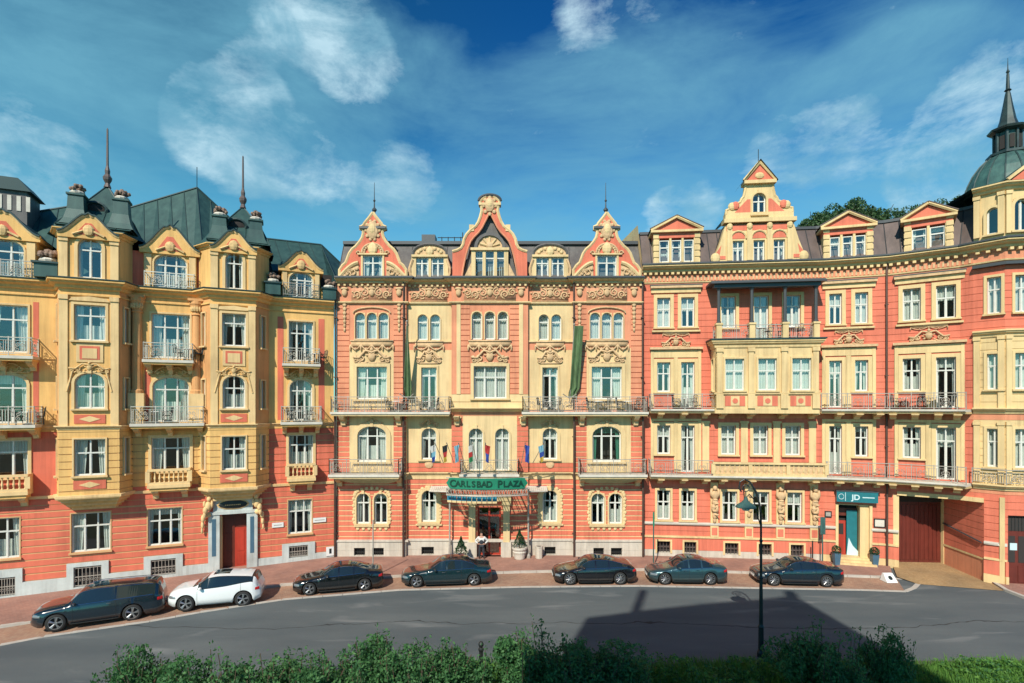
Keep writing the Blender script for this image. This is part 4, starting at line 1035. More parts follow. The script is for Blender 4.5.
# ================================================================== the yellow and red building on the left
LB = Bld('apartment_house', (-20, 34, -.2), 'ochre and red corner house with two bay towers under green copper roofs')
OV = 1.1
def oriel_u(pl, pr, pr0):
    a, b = FL.u(pl, OV), FL.u(pr, OV); k = min(.95, FL.u(pr0, 0)-b); return (a-k, a, b, b+k)
O1 = oriel_u(58.5, 119.5, 132.5); O2 = oriel_u(210, 256, 269)
P2 = lambda u, v=0.: V2(*FL.P(u, v, 0)[:2])
def oriel_frames(o): return [Fr(P2(o[0]), P2(o[1],OV)), Fr(P2(o[1],OV), P2(o[2],OV)), Fr(P2(o[2],OV), P2(o[3]))]
F1, F2_ = oriel_frames(O1), oriel_frames(O2)
UL0, UL1 = -9., 17.45
up_poly = [P2(UL0), P2(O1[0]), P2(O1[1],OV), P2(O1[2],OV), P2(O1[3]), P2(O2[0]), P2(O2[1],OV), P2(O2[2],OV), P2(O2[3]), P2(UL1)]
def lw(F, uc, w, z0, z1, **k): k.setdefault('sur','ochre_pale'); return LB.window(F, uc-w/2, w, z0, z1, **k)
RC = [FL.u(8), FL.u(171), FL.u(301)]; RW = [2.05, 2.0, 1.5]
RC[0] -= .15
for i, (c, w) in enumerate(zip(RC, RW)):
    lg = 3
    lw(FL, c, w, 13.05 if i != 1 else 13.0, 15.65, lights=lg, tr=.70, sw=.10, cur='side', sill=False, sp=.06)
    lw(FL, c, w-.1, 9.15, 11.85, lights=lg, tr=.72, arch=.55, sw=.14, cur='side', key=True, sill=False, spand='ochre_pale')
    lw(FL, c, w, 6.15, 8.2, lights=lg, tr=.68, sw=.16, cur='narrow')
for px, w in ((8,1.7),(91,1.85),(165,1.75),(300,1.45)):
    u = FL.u(px)-(.35 if px == 8 else 0); lw(FL, u, w, 1.72, 3.95, lights=3, tr=.66, sw=.06, cur='narrow', sur='groove_left', sp=.02)
for F, w in ((F1[1],1.45),(F2_[1],1.3)):
    c = F.u(90 if F is F1[1] else 234)
    lw(F, c, w, 13.75, 15.75, lights=2, tr=.70, sw=.13, sp=.06); lw(F, c, w-.05, 9.95, 11.95, lights=2, tr=.62, arch=.55, sw=.13, key=True, spand='ochre')
    lw(F, c, w, 6.2, 8.25, lights=2, tr=.62, sw=.08)
    lw(F, c, w-.35, 17.25, 19.5, lights=2, tr=.70, arch=.5, sw=.16, key=True, spand='ochre', cur='narrow')
for F in (F1[0], F1[2], F2_[0], F2_[2]):
    c = F.len/2
    for z0, z1 in ((6.2,8.25),(9.95,11.7),(13.75,15.75)): lw(F, c, .42, z0, z1, lights=1, tr=.62, sw=.07, cur=None)
# door hole and cellar windows
du0, du1, dz1 = FL.u(219.8), FL.u(246.8), 3.22; dzb = -.12
LB.hole(FL, du0, du1, -.6, dz1)
cellar = [(-4,16,.05,.95),(74,102,.05,1.1),(151,176,.15,1.05),(289,308,.25,1.0)]
for p, q, z0, z1 in cellar: LB.hole(FL, FL.u(p), FL.u(q), z0+gz(FL.P(FL.u(p),0,0)[0])*.9, z1+gz(FL.P(FL.u(p),0,0)[0])*.6)
# walls
LB.wall(FL, UL0, UL1, -1.0, .35, 'stone_white', .10, course=None)
for p, q, z0, z1 in cellar:
    a, b_ = FL.u(p-7), FL.u(q+7); LB.wall(FL, a, b_, .35, 1.12, 'stone_white', .10)
edges = sorted([UL0, UL1]+[FL.u(x) for p, q, *_ in cellar for x in (p-7, q+7)])
for a, b_ in zip(edges[::2], edges[1::2]):
    LB.wall(FL, a, b_, .35, 1.12, 'red_left', 0, course=.38, gap=.08, rel=.028, mg='groove_left')
LB.wall(FL, UL0, UL1, 1.12, 4.55, 'red_left', 0, course=.40, gap=.085, rel=.028, mg='groove_left')
LB.wall(FL, UL0, UL1, 4.55, 5.3, 'red_left', 0)
# first floor
rA, rB, rC_ = (UL0, O1[0]), (O1[3], O2[0]), (O2[3], UL1)
LB.wall(FL, *rA, 5.3, 8.65, 'red_left', 0); LB.wall(FL, *rB, 5.3, 8.65, 'ochre', 0, course=.43, gap=.05, mg='groove_left'); LB.wall(FL, *rC_, 5.3, 8.65, 'red_left', 0, course=.43, gap=.05, mg='groove_left')
for r in (rA, rB, rC_): LB.wall(FL, *r, 8.65, 9.0, 'ochre', .02); LB.wall(FL, *r, 9.0, 16.6, 'ochre', 0)
for fr in (F1, F2_):
    for F in fr:
        LB.wall(F, 0, F.len, 4.95, 8.65, 'ochre', 0, course=.43, gap=.05, mg='groove_left', t=.25); LB.wall(F, 0, F.len, 8.65, 9.0, 'ochre', .02, t=.25)
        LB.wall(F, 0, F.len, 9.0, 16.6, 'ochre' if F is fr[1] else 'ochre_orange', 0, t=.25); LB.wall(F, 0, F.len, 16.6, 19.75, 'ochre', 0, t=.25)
b = MB('ochre')
b.sweep(up_poly, cornice_prof(17.1, .50, .50), 'ochre'); b.sweep(up_poly, [(-.2,17.105),(.54,17.105),(.54,17.16),(-.2,17.2)], 'patina_seam')
b.sweep(up_poly, cornice_prof(9.0, .22, .18), 'ochre_pale'); b.sweep(up_poly, [(-.1,16.25),(.08,16.25),(.08,16.33),(-.1,16.36)])
b.build('cornice', LB.o)
b = MB('ochre')
b.sweep([P2(UL0), P2(UL1)], [(-.05,4.9),(.08,4.9),(.10,5.05),(-.05,5.08)], 'ochre_pale'); b.build('string_course', LB.o)
# corbels under the two bays
for o in (O1, O2):
    b = MB('ochre_pale'); steps = 6
    for i in range(steps):
        t = 1-i/steps; z1 = 4.98-.13*i; z0 = z1-.13; kk = (1-t)*.9
        pts = [FL.P(o[0]+kk*.9, 0, 0), FL.P(o[1]+kk*.5, OV*t+.06, 0), FL.P(o[2]-kk*.5, OV*t+.06, 0), FL.P(o[3]-kk*.9, 0, 0)]
        vs = [(p[0],p[1],z0) for p in pts]+[(p[0],p[1],z1) for p in pts]
        b.add(vs, [(0,3,2,1),(4,5,6,7),(0,1,5,4),(1,2,6,5),(2,3,7,6)], 'ochre_pale' if i % 2 else 'ochre')
    poly = [P2(o[0]), P2(o[1],OV), P2(o[2],OV), P2(o[3])]
    b.sweep(poly, [(-.1,4.93),(.13,4.93),(.16,5.0),(.16,5.12),(-.1,5.15)], 'ochre_pale')
    b.build('corbel', LB.o)
# pilasters, panels and reliefs on the bays
for fr, px in ((F1,90),(F2_,234)):
    F = fr[1]; c = F.u(px); b = MB('ochre_pale')
    for x0, x1 in ((.03,.42),(F.len-.42,F.len-.03)): 
        b.box(F, x0, x1, 0, .07, 9.0, 16.2); b.box(F, x0-.03, x1+.03, 0, .13, 16.0, 16.25); b.box(F, x0, x1, 0, .10, 17.2, 19.3); b.box(F, x0-.03, x1+.03, 0, .16, 19.2, 19.4)
    b.prism(F, [(c-.95,15.95),(c+.95,15.95),(c+.8,16.12),(c,16.22),(c-.8,16.12)], 0, .10)
    b.build('pilaster', LB.o)
    b = MB('ochre_pale'); b.box(F, c-.62, c+.62, 0, .05, 12.55, 13.6); b.box(F, c-.46, c+.46, .05, .065, 12.7, 13.45, 'red_left'); b.box(F, c-.34, c+.34, .065, .085, 12.75, 13.32, 'ochre_pale')
    b.box(F, c-.72, c+.72, 0, .04, 9.12, 9.62, 'red_left'); b.prism(F, [(c-.5,9.37),(c,9.2),(c+.5,9.37),(c,9.54)], .04, .06, 'ochre_pale')
    b.box(F, c-.75, c+.75, 0, .04, 5.45, 5.95, 'red_left'); b.prism(F, [(c-.5,5.7),(c,5.53),(c+.5,5.7),(c,5.87)], .04, .06, 'ochre_pale')
    b.build('panel', LB.o)
    orn('crest', LB, F, c, 11.95, 1.9, .6, 'stucco_left', .02, seed=7)
    q = MB('stucco_left')
    for sg in (-1,1): q.tube([F.P(c+sg*(.78+.05*t), .06, 12.0-.22*t) for t in range(6)], .06, 5)
    q.build('relief', LB.o)
    orn('swag', LB, F, c, 16.62, 1.6, .32, 'stucco_left', .02)
# half-round columns between bay and recess
for px in (136.5, 196.5):
    u = FL.u(px, .25); b = MB('ochre_orange'); c = FL.P(u, .12, 10.9)
    b.lathe(c, [(.34,-.05),(.34,.12),(.27,.2),(.27,.3),(.26,2.4),(.23,4.7),(.30,4.75),(.24,4.85),(.36,5.35),(.40,5.4),(.40,5.6)], 14); b.box(FL, u-.40, u+.40, 0, .45, 9.0, 10.85, 'ochre_pale'); b.box(FL, u-.44, u+.44, 0, .5, 16.48, 16.62)
    for k in range(6): a = R(180+30*k); b.ell((u+.3*math.cos(R(30+24*k)), .12+.3*math.sin(R(30+24*k)), 16.0), .09, .09, .18, 'stucco_left', 6, 4, FL)
    b.build('column', LB.o)
for u0, u1, z0, z1 in ((FL.u(277.5),FL.u(283.5),9.2,15.9),(FL.u(318.5),FL.u(324.5),9.2,15.9),(FL.u(147)-.1,FL.u(150.5),9.2,12.4),(RC[0]+1.25,RC[0]+1.5,9.2,15.9)):       # red strips beside the recessed windows
    b = MB('red_left'); b.box(FL, u0, u1, 0, .012, z0, z1); b.build('panel', LB.o)
for c, w in zip(RC, RW): orn('crest', LB, FL, c, 11.92, w+.5, .62, 'stucco_left', .03, seed=8)
# balconies
def lbal(c, w, z, d=1.0, stone=False, seed=1, h=1.0):
    if stone:
        b = MB('ochre_pale'); b.box(FL, c-w/2, c+w/2, 0, d, z-.2, z); b.box(FL, c-w/2+.1, c+w/2-.1, 0, d-.1, z-.38, z-.201, 'ochre'); balustrade(b, FL, c-w/2+.02, c+w/2-.02, d-.12, z, .92, 'ochre_pale')
        for sg in (-1,1):
            b.box(FL, c+sg*(w/2-.08)-.07, c+sg*(w/2-.08)+.07, 0, d-.22, z, z+.92)
        o = b.build('balcony', LB.o); 
        for sg in (-1,1): bracket(LB, FL, c+sg*(w/2-.35), z-.381, .3, .5, d*.75, 'ochre_pale', 0)
        return o
    return balcony(LB, FL, c-w/2, c+w/2, z, d=d, h=h, m='slab', under='ochre', rm='iron_pale', seed=seed, br=3, brm='ochre_pale')
for i, c in enumerate(RC):
    lbal(c, (3.1,2.6,2.3)[i], 12.82, 1.0, seed=11+i); lbal(c, (3.4,3.75,2.5)[i], 9.08, 1.15, seed=15+i); lbal(c, (2.5,2.2,1.75)[i], 5.45, .75, stone=True)
# attic gables over the recesses and the bays
def left_pediment(b, F, c, w, z0, zt, v0, v1):
    """curved broken pediment: eaves, bell-shaped rise to a peak"""
    n = 10; top = []
    for i in range(n+1):
        t = i/n; top.append((c-w/2+w/2*t, z0+(zt-z0)*(t*t*(3-2*t) if t < .9 else t)))
    top += [(2*c-a, z) for a, z in top[::-1][1:]]
    b.prism(F, [(c-w/2, z0-.25)]+[(c+w/2, z0-.25)]+top[::-1], v0, v1, 'ochre'); b.tube([F.P(a, v1-.02, z) for a, z in top], .10, 6, 'ochre_pale'); b.tube([F.P(a, v1+.08, z+.07) for a, z in top], .06, 5, 'patina_seam')
    b.prism(F, [(c-w*.22,z0-.05),(c+w*.22,z0-.05),(c+w*.05,z0+(zt-z0)*.55),(c-w*.05,z0+(zt-z0)*.55)], v1, v1+.02, 'red_left')
    b.ell((c, v1+.05, z0+.2), .28, .12, .32, 'stucco_left', 8, 5, F)
    for sg in (-1,1): b.tube([F.P(c+sg*(.25+.12*t), v1+.05, z0+.15-.06*t) for t in range(5)], .07, 5, 'stucco_left')
    # roof behind
    for A, C in zip(top, top[1:]): b.add([F.P(A[0],v1,A[1]+.03),F.P(C[0],v1,C[1]+.03),F.P(C[0],v0-2.6,C[1]+.03),F.P(A[0],v0-2.6,A[1]+.03)], [(0,1,2,3)], 'patina')
for i, c in enumerate(RC):
    w = (2.9,2.75,2.35)[i]; zt = (20.75,20.9,20.2)[i]; zb = 19.45 if i < 2 else 19.1; b = MB('ochre'); ww = w*.62; v1 = .12
    for sg in (-1,1): b.box(FL, *sorted((c+sg*ww/2, c+sg*w/2)), -1.6, v1, 17.15, zb-.2); b.box(FL, *sorted((c+sg*(ww/2+.12), c+sg*(w/2-.05))), v1, v1+.09, 17.15, zb-.3, 'ochre_pale')
    b.box(FL, c-ww/2, c+ww/2, -.6, v1, zb-.22, zb-.2); left_pediment(b, FL, c, w+.4, zb, zt, -1.6, v1+.16)
    d = b.build('dormer', LB.o)
    LB.window(FL, c-ww/2, ww, 17.2, zb-.22, v=v1, lights=3, tr=.68, arch=.55, sur='ochre_pale', spand='ochre', sw=.08, hole=False, cur='narrow', rec=.2, sill=False, key=True)
    r = MB('iron'); railing_mesh(r, [P2(c-w/2+.1,.15), P2(c-w/2+.1,.50), P2(c+w/2-.1,.50), P2(c+w/2-.1,.15)], 17.2, .85, 'white_paint' if i == 1 else 'iron', seed=20+i); r.build('railing', d)
for fr, px in ((F1,90),(F2_,234)):
    F = fr[1]; c = F.u(px); b = MB('ochre'); left_pediment(b, F, c, F.len*1.02, 19.65, 20.75, -2.2, .22); poly = [fr[0].o, F.o, fr[2].o, V2(*fr[2].P(fr[2].len,0,0)[:2])]
    b.sweep(poly[:2]+[V2(*F.P(.35,0,0)[:2])], cornice_prof(19.9,.28,.3), 'ochre'); b.sweep([V2(*F.P(F.len-.35,0,0)[:2])]+poly[2:], cornice_prof(19.9,.28,.3), 'ochre'); b.build('gable', LB.o)
# parapets beside the dormers
b = MB('ochre'); 
for u0, u1 in ((RC[0]+1.5,O1[0]+.2),(O2[3]-.3,RC[2]-1.2),(RC[2]+1.2,UL1)): b.box(FL, u0, u1, -.35, .05, 17.16, 17.95)
for u0, u1 in ((O1[3]-.1,RC[1]-1.4),(RC[1]+1.4,O2[0]+.1)): b.box(FL, u0, u1, -.35, .0, 17.16, 19.3, 'red_left')
b.build('parapet', LB.o)
def basket(b, c, s=1.):
    """carved stone basket of fruit on its block"""
    rr = random.Random(int(c[0]*100)); x, y, z = c
    b.lathe((x,y,z), [(.32*s,0),(.36*s,.12*s),(.30*s,.2*s)], 10, 'slab')
    for k in range(26):
        a = rr.uniform(0,6.28); r = rr.uniform(0,.36)*s; b.ell((x+r*math.cos(a), -(y+r*math.sin(a)), z+.28*s+rr.uniform(0,.30)*s*(1-r/s*1.2)), .12*s, .12*s, .11*s, 'basket_stone', 6, 4)
for px, v, z, s in ((49,.35,18.05,1.25),(273,.25,18.0,1.05),(329,.0,17.95,1.0)):
    b = MB('basket_stone'); u = FL.u(px, v); b.box(FL, u-.42*s, u+.42*s, v-.4*s, v+.4*s, 17.2, z, 'patina'); b.box(FL, u-.5*s, u+.5*s, v-.48*s, v+.48*s, z-.1, z, 'patina_seam'); basket(b, FL.P(u, v, z), s); b.build('stone_basket', LB.o)
# copper roofs
b = MB('patina'); RV = -6.5; ridge = [(-90,224),(25,214),(75,206),(130,208),(197,188),(250,237),(321,245),(343,266)]
rp = []
for px, py in ridge: u = FL.u(px, RV); rp.append((u, FL.z(px, py, RV)))
eu = [UL0]+[p[0]+1.2 for p in rp[1:-1]]+[UL1]
for i in range(len(rp)-1):
    (u0, z0), (u1, z1) = rp[i], rp[i+1]; A, B_ = FL.P(eu[i], -.5, 17.3), FL.P(eu[i+1], -.5, 17.3)
    roof_face(b, A, B_, FL.P(u1, RV, z1), FL.P(u0, RV, z0), 'patina', .75, 'patina_seam', .035)
    b.add([FL.P(u0,RV,z0),FL.P(u1,RV,z1),FL.P(u1,-14,17.2),FL.P(u0,-14,17.2)], [(3,2,1,0)], 'patina')
    b.tube([FL.P(u0,RV,z0),FL.P(u1,RV,z1)], .09, 6, 'patina_seam')
b.add([FL.P(UL1,-.5,17.3),FL.P(rp[-1][0],RV,rp[-1][1]),FL.P(rp[-1][0],-14,17.2)], [(0,1,2)], 'patina')
b.tube([FL.P(rp[4][0],RV,rp[4][1]), FL.P(rp[4][0],RV,rp[4][1]+1.5)], .025, 5, 'iron_dark')
ro = b.build('roof', LB.o)
for fr, px, pxp, zp, ped in ((F1,87,107.5,23.3,(77.5,122)),(F2_,233,243,23.1,(220,256))):
    F = fr[1]; b = MB('patina'); c = F.len/2; V = -2.3; up_ = F.u(pxp, V); hw_ = F.len*.42
    zb = 19.9; w2 = 1.15
    base = [F.P(up_-w2-.7,.1+0,zb+.2), F.P(up_+w2+.5,.1,zb+.2), F.P(up_+w2+.5,V-2.4,zb+.2), F.P(up_-w2-.7,V-2.4,zb+.2)]
    mid = [F.P(up_-w2,V+1.2,zb+1.5), F.P(up_+w2,V+1.2,zb+1.5), F.P(up_+w2,V-1.2,zb+1.5), F.P(up_-w2,V-1.2,zb+1.5)]; top = F.P(up_, V, zp)
    for k in range(4):
        A, B_ = base[k], base[(k+1)%4]; C, D = mid[(k+1)%4], mid[k]; roof_face(b, A, B_, C, D, 'patina', .6, 'patina_seam', .03); b.add([D, C, top], [(0,1,2)], 'patina')
        b.tube([D, top], .05, 5, 'patina_seam')
    s2 = [F.P(-.2,.1,zb), F.P(F.len+.2,.1,zb), F.P(F.len+1.0,-1.6,zb), F.P(F.len+.9,-4,zb+.2), F.P(-.9,-4,zb+.2), F.P(-1.0,-1.6,zb)]
    t2 = [F.P(up_-w2-.6,-.4,zb+.75), F.P(up_+w2+.4,-.4,zb+.75), F.P(up_+w2+.4,-1.6,zb+.75), F.P(up_+w2+.4,-4,zb+.75), F.P(up_-w2-.6,-4,zb+.75), F.P(up_-w2-.6,-1.6,zb+.75)]
    for k in range(6): b.add([s2[k], s2[(k+1)%6], t2[(k+1)%6], t2[k]], [(0,1,2,3)], 'patina')
    b.add(t2, [(0,1,2,3,4,5)], 'patina')
    for pp in ped:       # flared copper pedestals carrying the baskets
        u = F.u(pp, -.6); c0 = F.P(u, -.6, 0); zz = 22.0 if F is F1[1] else 21.75
        b.lathe((c0[0],c0[1],20.2), [(.95,0),(.72,.35),(.55,.9),(.5,zz-20.2-.15),(.6,zz-20.2-.1),(.6,zz-20.2)], 4, 'patina', ph=F.ang+math.pi/4); basket(b, (c0[0],c0[1],zz), 1.0)
    b.lathe(F.P(up_-.25, V+1.35, 0)[:2]+(zb+1.5,), [(0,-.01)], 4) if False else None
    ov = F.P(up_-.25, V+1.22, zb+1.55)
    b.tube([F.P(up_-.3+.55*math.cos(a*math.pi/8), V+1.25, zb+1.55+.42*math.sin(a*math.pi/8)) for a in range(17)], .09, 5, 'patina_seam'); b.ell((up_-.3, V+1.15, zb+1.55), .5, .12, .38, 'interior', 12, 6, F)
    b.build('pavilion_roof', ro)
    t = MB('tin_brown'); fz = 26.9 if F is F1[1] else 26.55
    t.lathe(F.P(up_, V, zp-.1), [(.20,0),(.12,.25),(.22,.45),(.24,.6),(.12,.8),(.14,1.0),(.09,1.2),(.07,1.3),(.05,fz-zp-.1),(.0,fz-zp)], 8); t.build('finial', ro)
b = MB('slab'); 
for u0, u1, z0, z1, m_ in ((FL.u(-14,-4),FL.u(27,-4),20.5,23.2,'slate'),): 
    b.box(FL, u0, u1, -6.0, -4.0, z0, z1, m_); b.prism(FL, [(u0-.2,z1),(u1+.25,z1),((u0+u1)/2+.6,z1+.75),((u0+u1)/2-.6,z1+.75)], -6.2, -3.8, 'patina_seam')
    for k in range(5): b.box(FL, u0+.1+k*.45, u0+.3+k*.45, -4.0, -3.96, z0+1.5, z1-.3, 'slab')
b.build('chimney', LB.o)
q = MB('brick_wall'); q.box(FL, UL0, UL1, -14.2, -14, -1, 17.3); q.box(FL, UL0, UL0+.1, -14, -.32, -1, 17.3); q.box(FL, UL0+.1, UL1, -1.6, -1.5, -1, 19.2, 'interior'); q.box(FL, UL1-.1, UL1, -14, -.4, -1, 17.3)
for z in (5.1, 8.9, 12.7, 16.5): q.box(FL, UL0+.1, UL1-.1, -1.5, -.34, z-.1, z, 'interior')
q.build('rear_wall', LB.o)
# cellar windows
for p, q_, z0, z1 in cellar:
    u0, u1 = FL.u(p), FL.u(q_); g0 = gz(FL.P(u0,0,0)[0]); z0 += g0*.9; z1 += g0*.6
    b = MB('interior'); b.box(FL, u0, u1, -.3, -.25, z0, z1); w = b.build('cellar_window', LB.o); r = MB('iron')
    n = 7
    for k in range(n+1): u = u0+.03+(u1-u0-.06)*k/n; r.box(FL, u-.013, u+.013, .01, .035, z0, z1)
    for z in (z0+.08, (z0+z1)/2, z1-.08): r.box(FL, u0, u1, .005, .04, z-.02, z+.02)
    for k in range(n): u = u0+(u1-u0)*(k+.5)/n; r.tube([FL.P(u+.06*math.cos(a), .05, (z0+z1)/2-.18+.06*math.sin(a)) for a in range(7)], .012, 4)
    r.build('grille', w)
# portal
b = MB('stone_white'); c = (du0+du1)/2
for sg, e in ((-1,du0),(1,du1)):
    b.box(FL, *sorted((e, e+sg*.62)), 0, .16, -.5, 3.35); b.box(FL, *sorted((e+sg*.2, e+sg*.42)), .16, .175, .8, 3.1, 'pot_blue')
b.box(FL, du0-.7, du1+.7, 0, .22, 3.35, 3.55); b.box(FL, du0-.35, du1+.35, 0, .18, 3.55, 4.3); b.box(FL, du0-.35, du1+.35, 0, .4, 4.25, 4.42, 'ochre_pale')
b.ell((c, .2, 3.95), .92, .05, .33, 'stucco_left', 20, 6, FL); b.ell((c, .23, 3.95), .82, .05, .27, 'iron_dark', 20, 6, FL)
for k in range(9): b.box(FL, c-.45+.1*k, c-.38+.1*k, .27, .285, 3.90, 3.96, 'stucco_left')
pt = b.build('portal', LB.o)
for sg in (-1,1):      # seated stone children either side of the fanlight
    b = MB('ochre_pale'); x = c+sg*1.35; E = lambda du, v, z, a, bb, cc: b.ell((x+sg*du, v, z), a, bb, cc, None, 9, 7, FL)
    E(0,.30,3.95,.21,.19,.30); E(-.04,.34,4.38,.14,.14,.16); E(.16,.38,3.70,.15,.17,.24); E(.20,.42,3.42,.10,.11,.22); E(-.2,.36,4.05,.08,.09,.22); E(.22,.3,4.08,.09,.09,.2); E(.3,.25,3.2,.12,.12,.24); E(.33,.2,2.8,.10,.1,.25); E(.36,.18,2.45,.07,.08,.2); E(.05,.2,3.4,.2,.14,.18)
    b.build('statue', pt, smooth=True)
b = MB('door_dark'); zt = dz1; b.box(FL, du0, du1, -.62, -.56, -.5, zt); b.box(FL, c-.05, c+.05, -.56, -.52, -.5, zt)  # red door; shade of the recess is put into this darker colour
for k in range(2):
    for z0, z1 in ((.1,.9),(1.0,2.0),(2.1,2.9)): b.box(FL, du0+.15+k*.85, du0+.75+k*.85, -.56, -.54, z0, z1, 'door_dark')
d = b.build('door', LB.o, label='arched red double door, coloured dark for the recess shade, right leaf bright as lit'); b = MB('door_red'); b.box(FL, c+.05, du1-.03, -.559, -.50, -.45, 2.35)
for z0, z1 in ((0,.75),(.85,2.2)): b.box(FL, c+.18, du1-.16, -.50, -.48, z0, z1)
b.build('door_leaf', d)
b = MB('ochre_pale'); b.box(FL, du0-.0, du0+.12, -.56, 0, -.5, zt); b.box(FL, du0+.12, du1, -.56, 0, zt-.02, zt+.3, 'interior'); b.build('door_reveal', LB.o)
b = MB('stone_white'); b.box(FL, du0-.1, du1+.1, -.56, .3, -.6, -.17); b.build('door_step', LB.o)
LB.finish()

# ================================================================== the right-hand building
RBd = Bld('palace', (18, 36.5, 0), 'long coral house curving round the street corner with yellow window frames')
def rw(F, p0, p1, z0, z1, v=0, **k):
    k.setdefault('sur','cream_right'); u0 = F.u(p0, v); return RBd.window(F, u0, F.u(p1, v)-u0, z0, z1, v=v, **k)
cols = [(FR0,657,670.3,0),(FR0,681,694.5,1),(FR1,829,841.7,1),(FR1,854.8,868,0),(FR2,902.7,920.8,0),(FR2,936,956,1)]
for F, a, c, door in cols:
    rw(F, a, c, 15.4, 17.4, sw=.22, tr=.62, cur='half' if door else 'net'); rw(F, a, c, 10.0 if door else 11.05, 13.05, sw=.22, tr=.74 if door else .62, sill=not door, cur='side'); rw(F, a, c, 5.65 if door else 6.85, 8.8, sw=.22, tr=.74 if door else .62, sill=not door, cur='side')
for F, a, c in ((FR0,657,670.3),(FR0,681,694.5),(FR0,722,737),(FR0,752.6,769),(FR0,787,802)):
    rw(F, a, c, 2.42, 4.42, sw=.14, tr=.60, cur='narrow')
for a, c in ((721,735.7),(753,768),(785,800.5)):
    rw(FR0, a, c, 6.85, 8.8, sw=.20, tr=.60, cur='net'); rw(FR0, a, c, 15.3, 17.4, sw=.20, tr=.66, cur='side') if a != 753 else rw(FR0, 753.8, 768.5, 14.5, 17.4, sw=.2, tr=.76, cur='net', sill=False)
for F, a, c in ((FT0,987,1001.5),(FT1,1014.5,1031)):
    for z0, z1 in ((15.4,17.5),(11.05,13.1),(6.6,8.8)): rw(F, a, c, z0, z1, sw=.14, tr=.66, cur='net')
rw(FT0, 986.5, 1000.5, 19.98, 21.5, sw=.13, tr=0, arch=.38, lights=1, cur=None, spand='cream_right'); rw(FT1, 1014, 1030, 20.0, 21.8, sw=.16, tr=0, arch=.42, lights=2, cur=None, spand='cream_right')
rw(FT2, 1075, 1100, 11.05, 13.1, lights=2); rw(FT2, 1075, 1100, 15.4, 17.5, lights=2)
for px0, px1 in ((657,670),(684,696),(724.5,738),(758,771),(790,803)):
    u0, u1 = FR0.u(px0), FR0.u(px1); RBd.hole(FR0, u0, u1, .22, 1.0); b = MB('interior'); b.box(FR0, u0, u1, -.3, -.25, .1, 1.0); w = b.build('basement_window', RBd.o); r = MB('tin_brown')
    r.box(FR0, u0, u1, -.12, -.08, .55, .60); 
    for k in range(5): u = u0+(u1-u0)*k/4; r.box(FR0, u-.02, u+.02, -.12, -.08, .22, 1.0)
    r.build('grille', w)
    b = MB('cream_right'); b.box(FR0, u0-.12, u0, .1, .14, .2, 1.0); b.box(FR0, u1, u1+.12, .1, .14, .2, 1.0); b.box(FR0, u0-.12, u1+.12, .1, .14, 1.0, 1.12); b.build('surround', w)
# passage and shop entrance openings
pu0 = FR2.u(899); RBd.hole(FR2, pu0, FR2.len+.01, -.3, 4.5); RBd.hole(FR3, -.01, FR3.len+.01, -.3, 4.5); tu = FT0.u(984); RBd.hole(FT0, -.01, tu, -.3, 4.5)
su0, su1 = FR1.u(838), FR1.u(869); RBd.hole(FR1, su0, su1, -.3, 3.75)
tdu0, tdu1 = FT1.u(1008), FT1.u(1032); RBd.hole(FT1, tdu0, tdu1, -.3, 3.9)
frs = [FR0, FR1, FR2, FR3, FT0, FT1, FT2]
for F in frs:
    tw = F in (FT0, FT1, FT2)
    RBd.wall(F, 0, F.len, -.3, .42, 'stone' if F is FR0 else 'cream_right', .10, t=.4); RBd.wall(F, 0, F.len, .42, 1.28, 'coral_right', .07, course=.86, gap=.03, mg='coral_pink', t=.4)
    RBd.wall(F, 0, F.len, 1.28, 5.05, 'coral_right', 0, course=.42, gap=.035, rel=.035, mg='coral_pink'); RBd.wall(F, 0, F.len, 5.05, 5.55, 'coral_pink', 0)
    RBd.wall(F, 0, F.len, 5.55, 9.3, 'coral_right' if not tw else 'cream_right', 0, course=.42, gap=.03, rel=.03, mg='coral_pink' if not tw else None); RBd.wall(F, 0, F.len, 9.3, 9.9, 'coral_pink', 0)
    RBd.wall(F, 0, F.len, 9.9, 14.2, 'coral_right' if not tw else 'cream_right', 0, course=.42, gap=.03, rel=.03, mg='coral_pink' if not tw else None)
    RBd.wall(F, 0, F.len, 14.2, 18.3, 'coral_right', 0, course=.42, gap=.03, rel=.03, mg='coral_pink'); RBd.wall(F, 0, F.len, 18.3, 19.1, 'coral_pink' , 0)
    if tw: RBd.wall(F, 0, F.len, 19.1, 22.5, 'cream_right', -.05)
rpoly = Rp[:4]+[T0, T1, T2, T3]
rpoly = [V2(p.x, p.y) for p in [Rp[0], Rp[1], Rp[2], Rp[3], T0, T1, T2, T3]]
b = MB('cream_right'); b.sweep(rpoly, cornice_prof(19.5, .42, .62)); b.sweep(rpoly, [(-.2,19.505),(.68,19.505),(.68,19.60),(-.2,19.7)], 'tin_edge'); dentils(b, rpoly, 18.92, .15, .22, .36, 'cream_right', v=.03)
b.sweep(rpoly, [(-.1,18.38),(.06,18.38),(.08,18.46),(-.1,18.48)]); b.build('cornice', RBd.o)
b = MB('cream_right')
for i in range(int(sum((q-p).length for p, q in zip(rpoly, rpoly[1:]))/.3)):
    pass
for p, q in zip(rpoly[:4], rpoly[1:5]):
    F = Fr(p, q); n = int(F.len/.22); b.box(F, 0, F.len, 0, .012, 18.5, 18.8, 'coral_pink')
    for k in range(n): u = F.len*(k+.5)/n; b.box(F, u-.05, u+.05, .0, .045, 18.52, 18.78, 'stucco')
b.build('frieze', RBd.o)
gpoly_l = [rpoly[0], rpoly[1], rpoly[2], V2(*FR2.P(pu0-.02,0,0)[:2])]
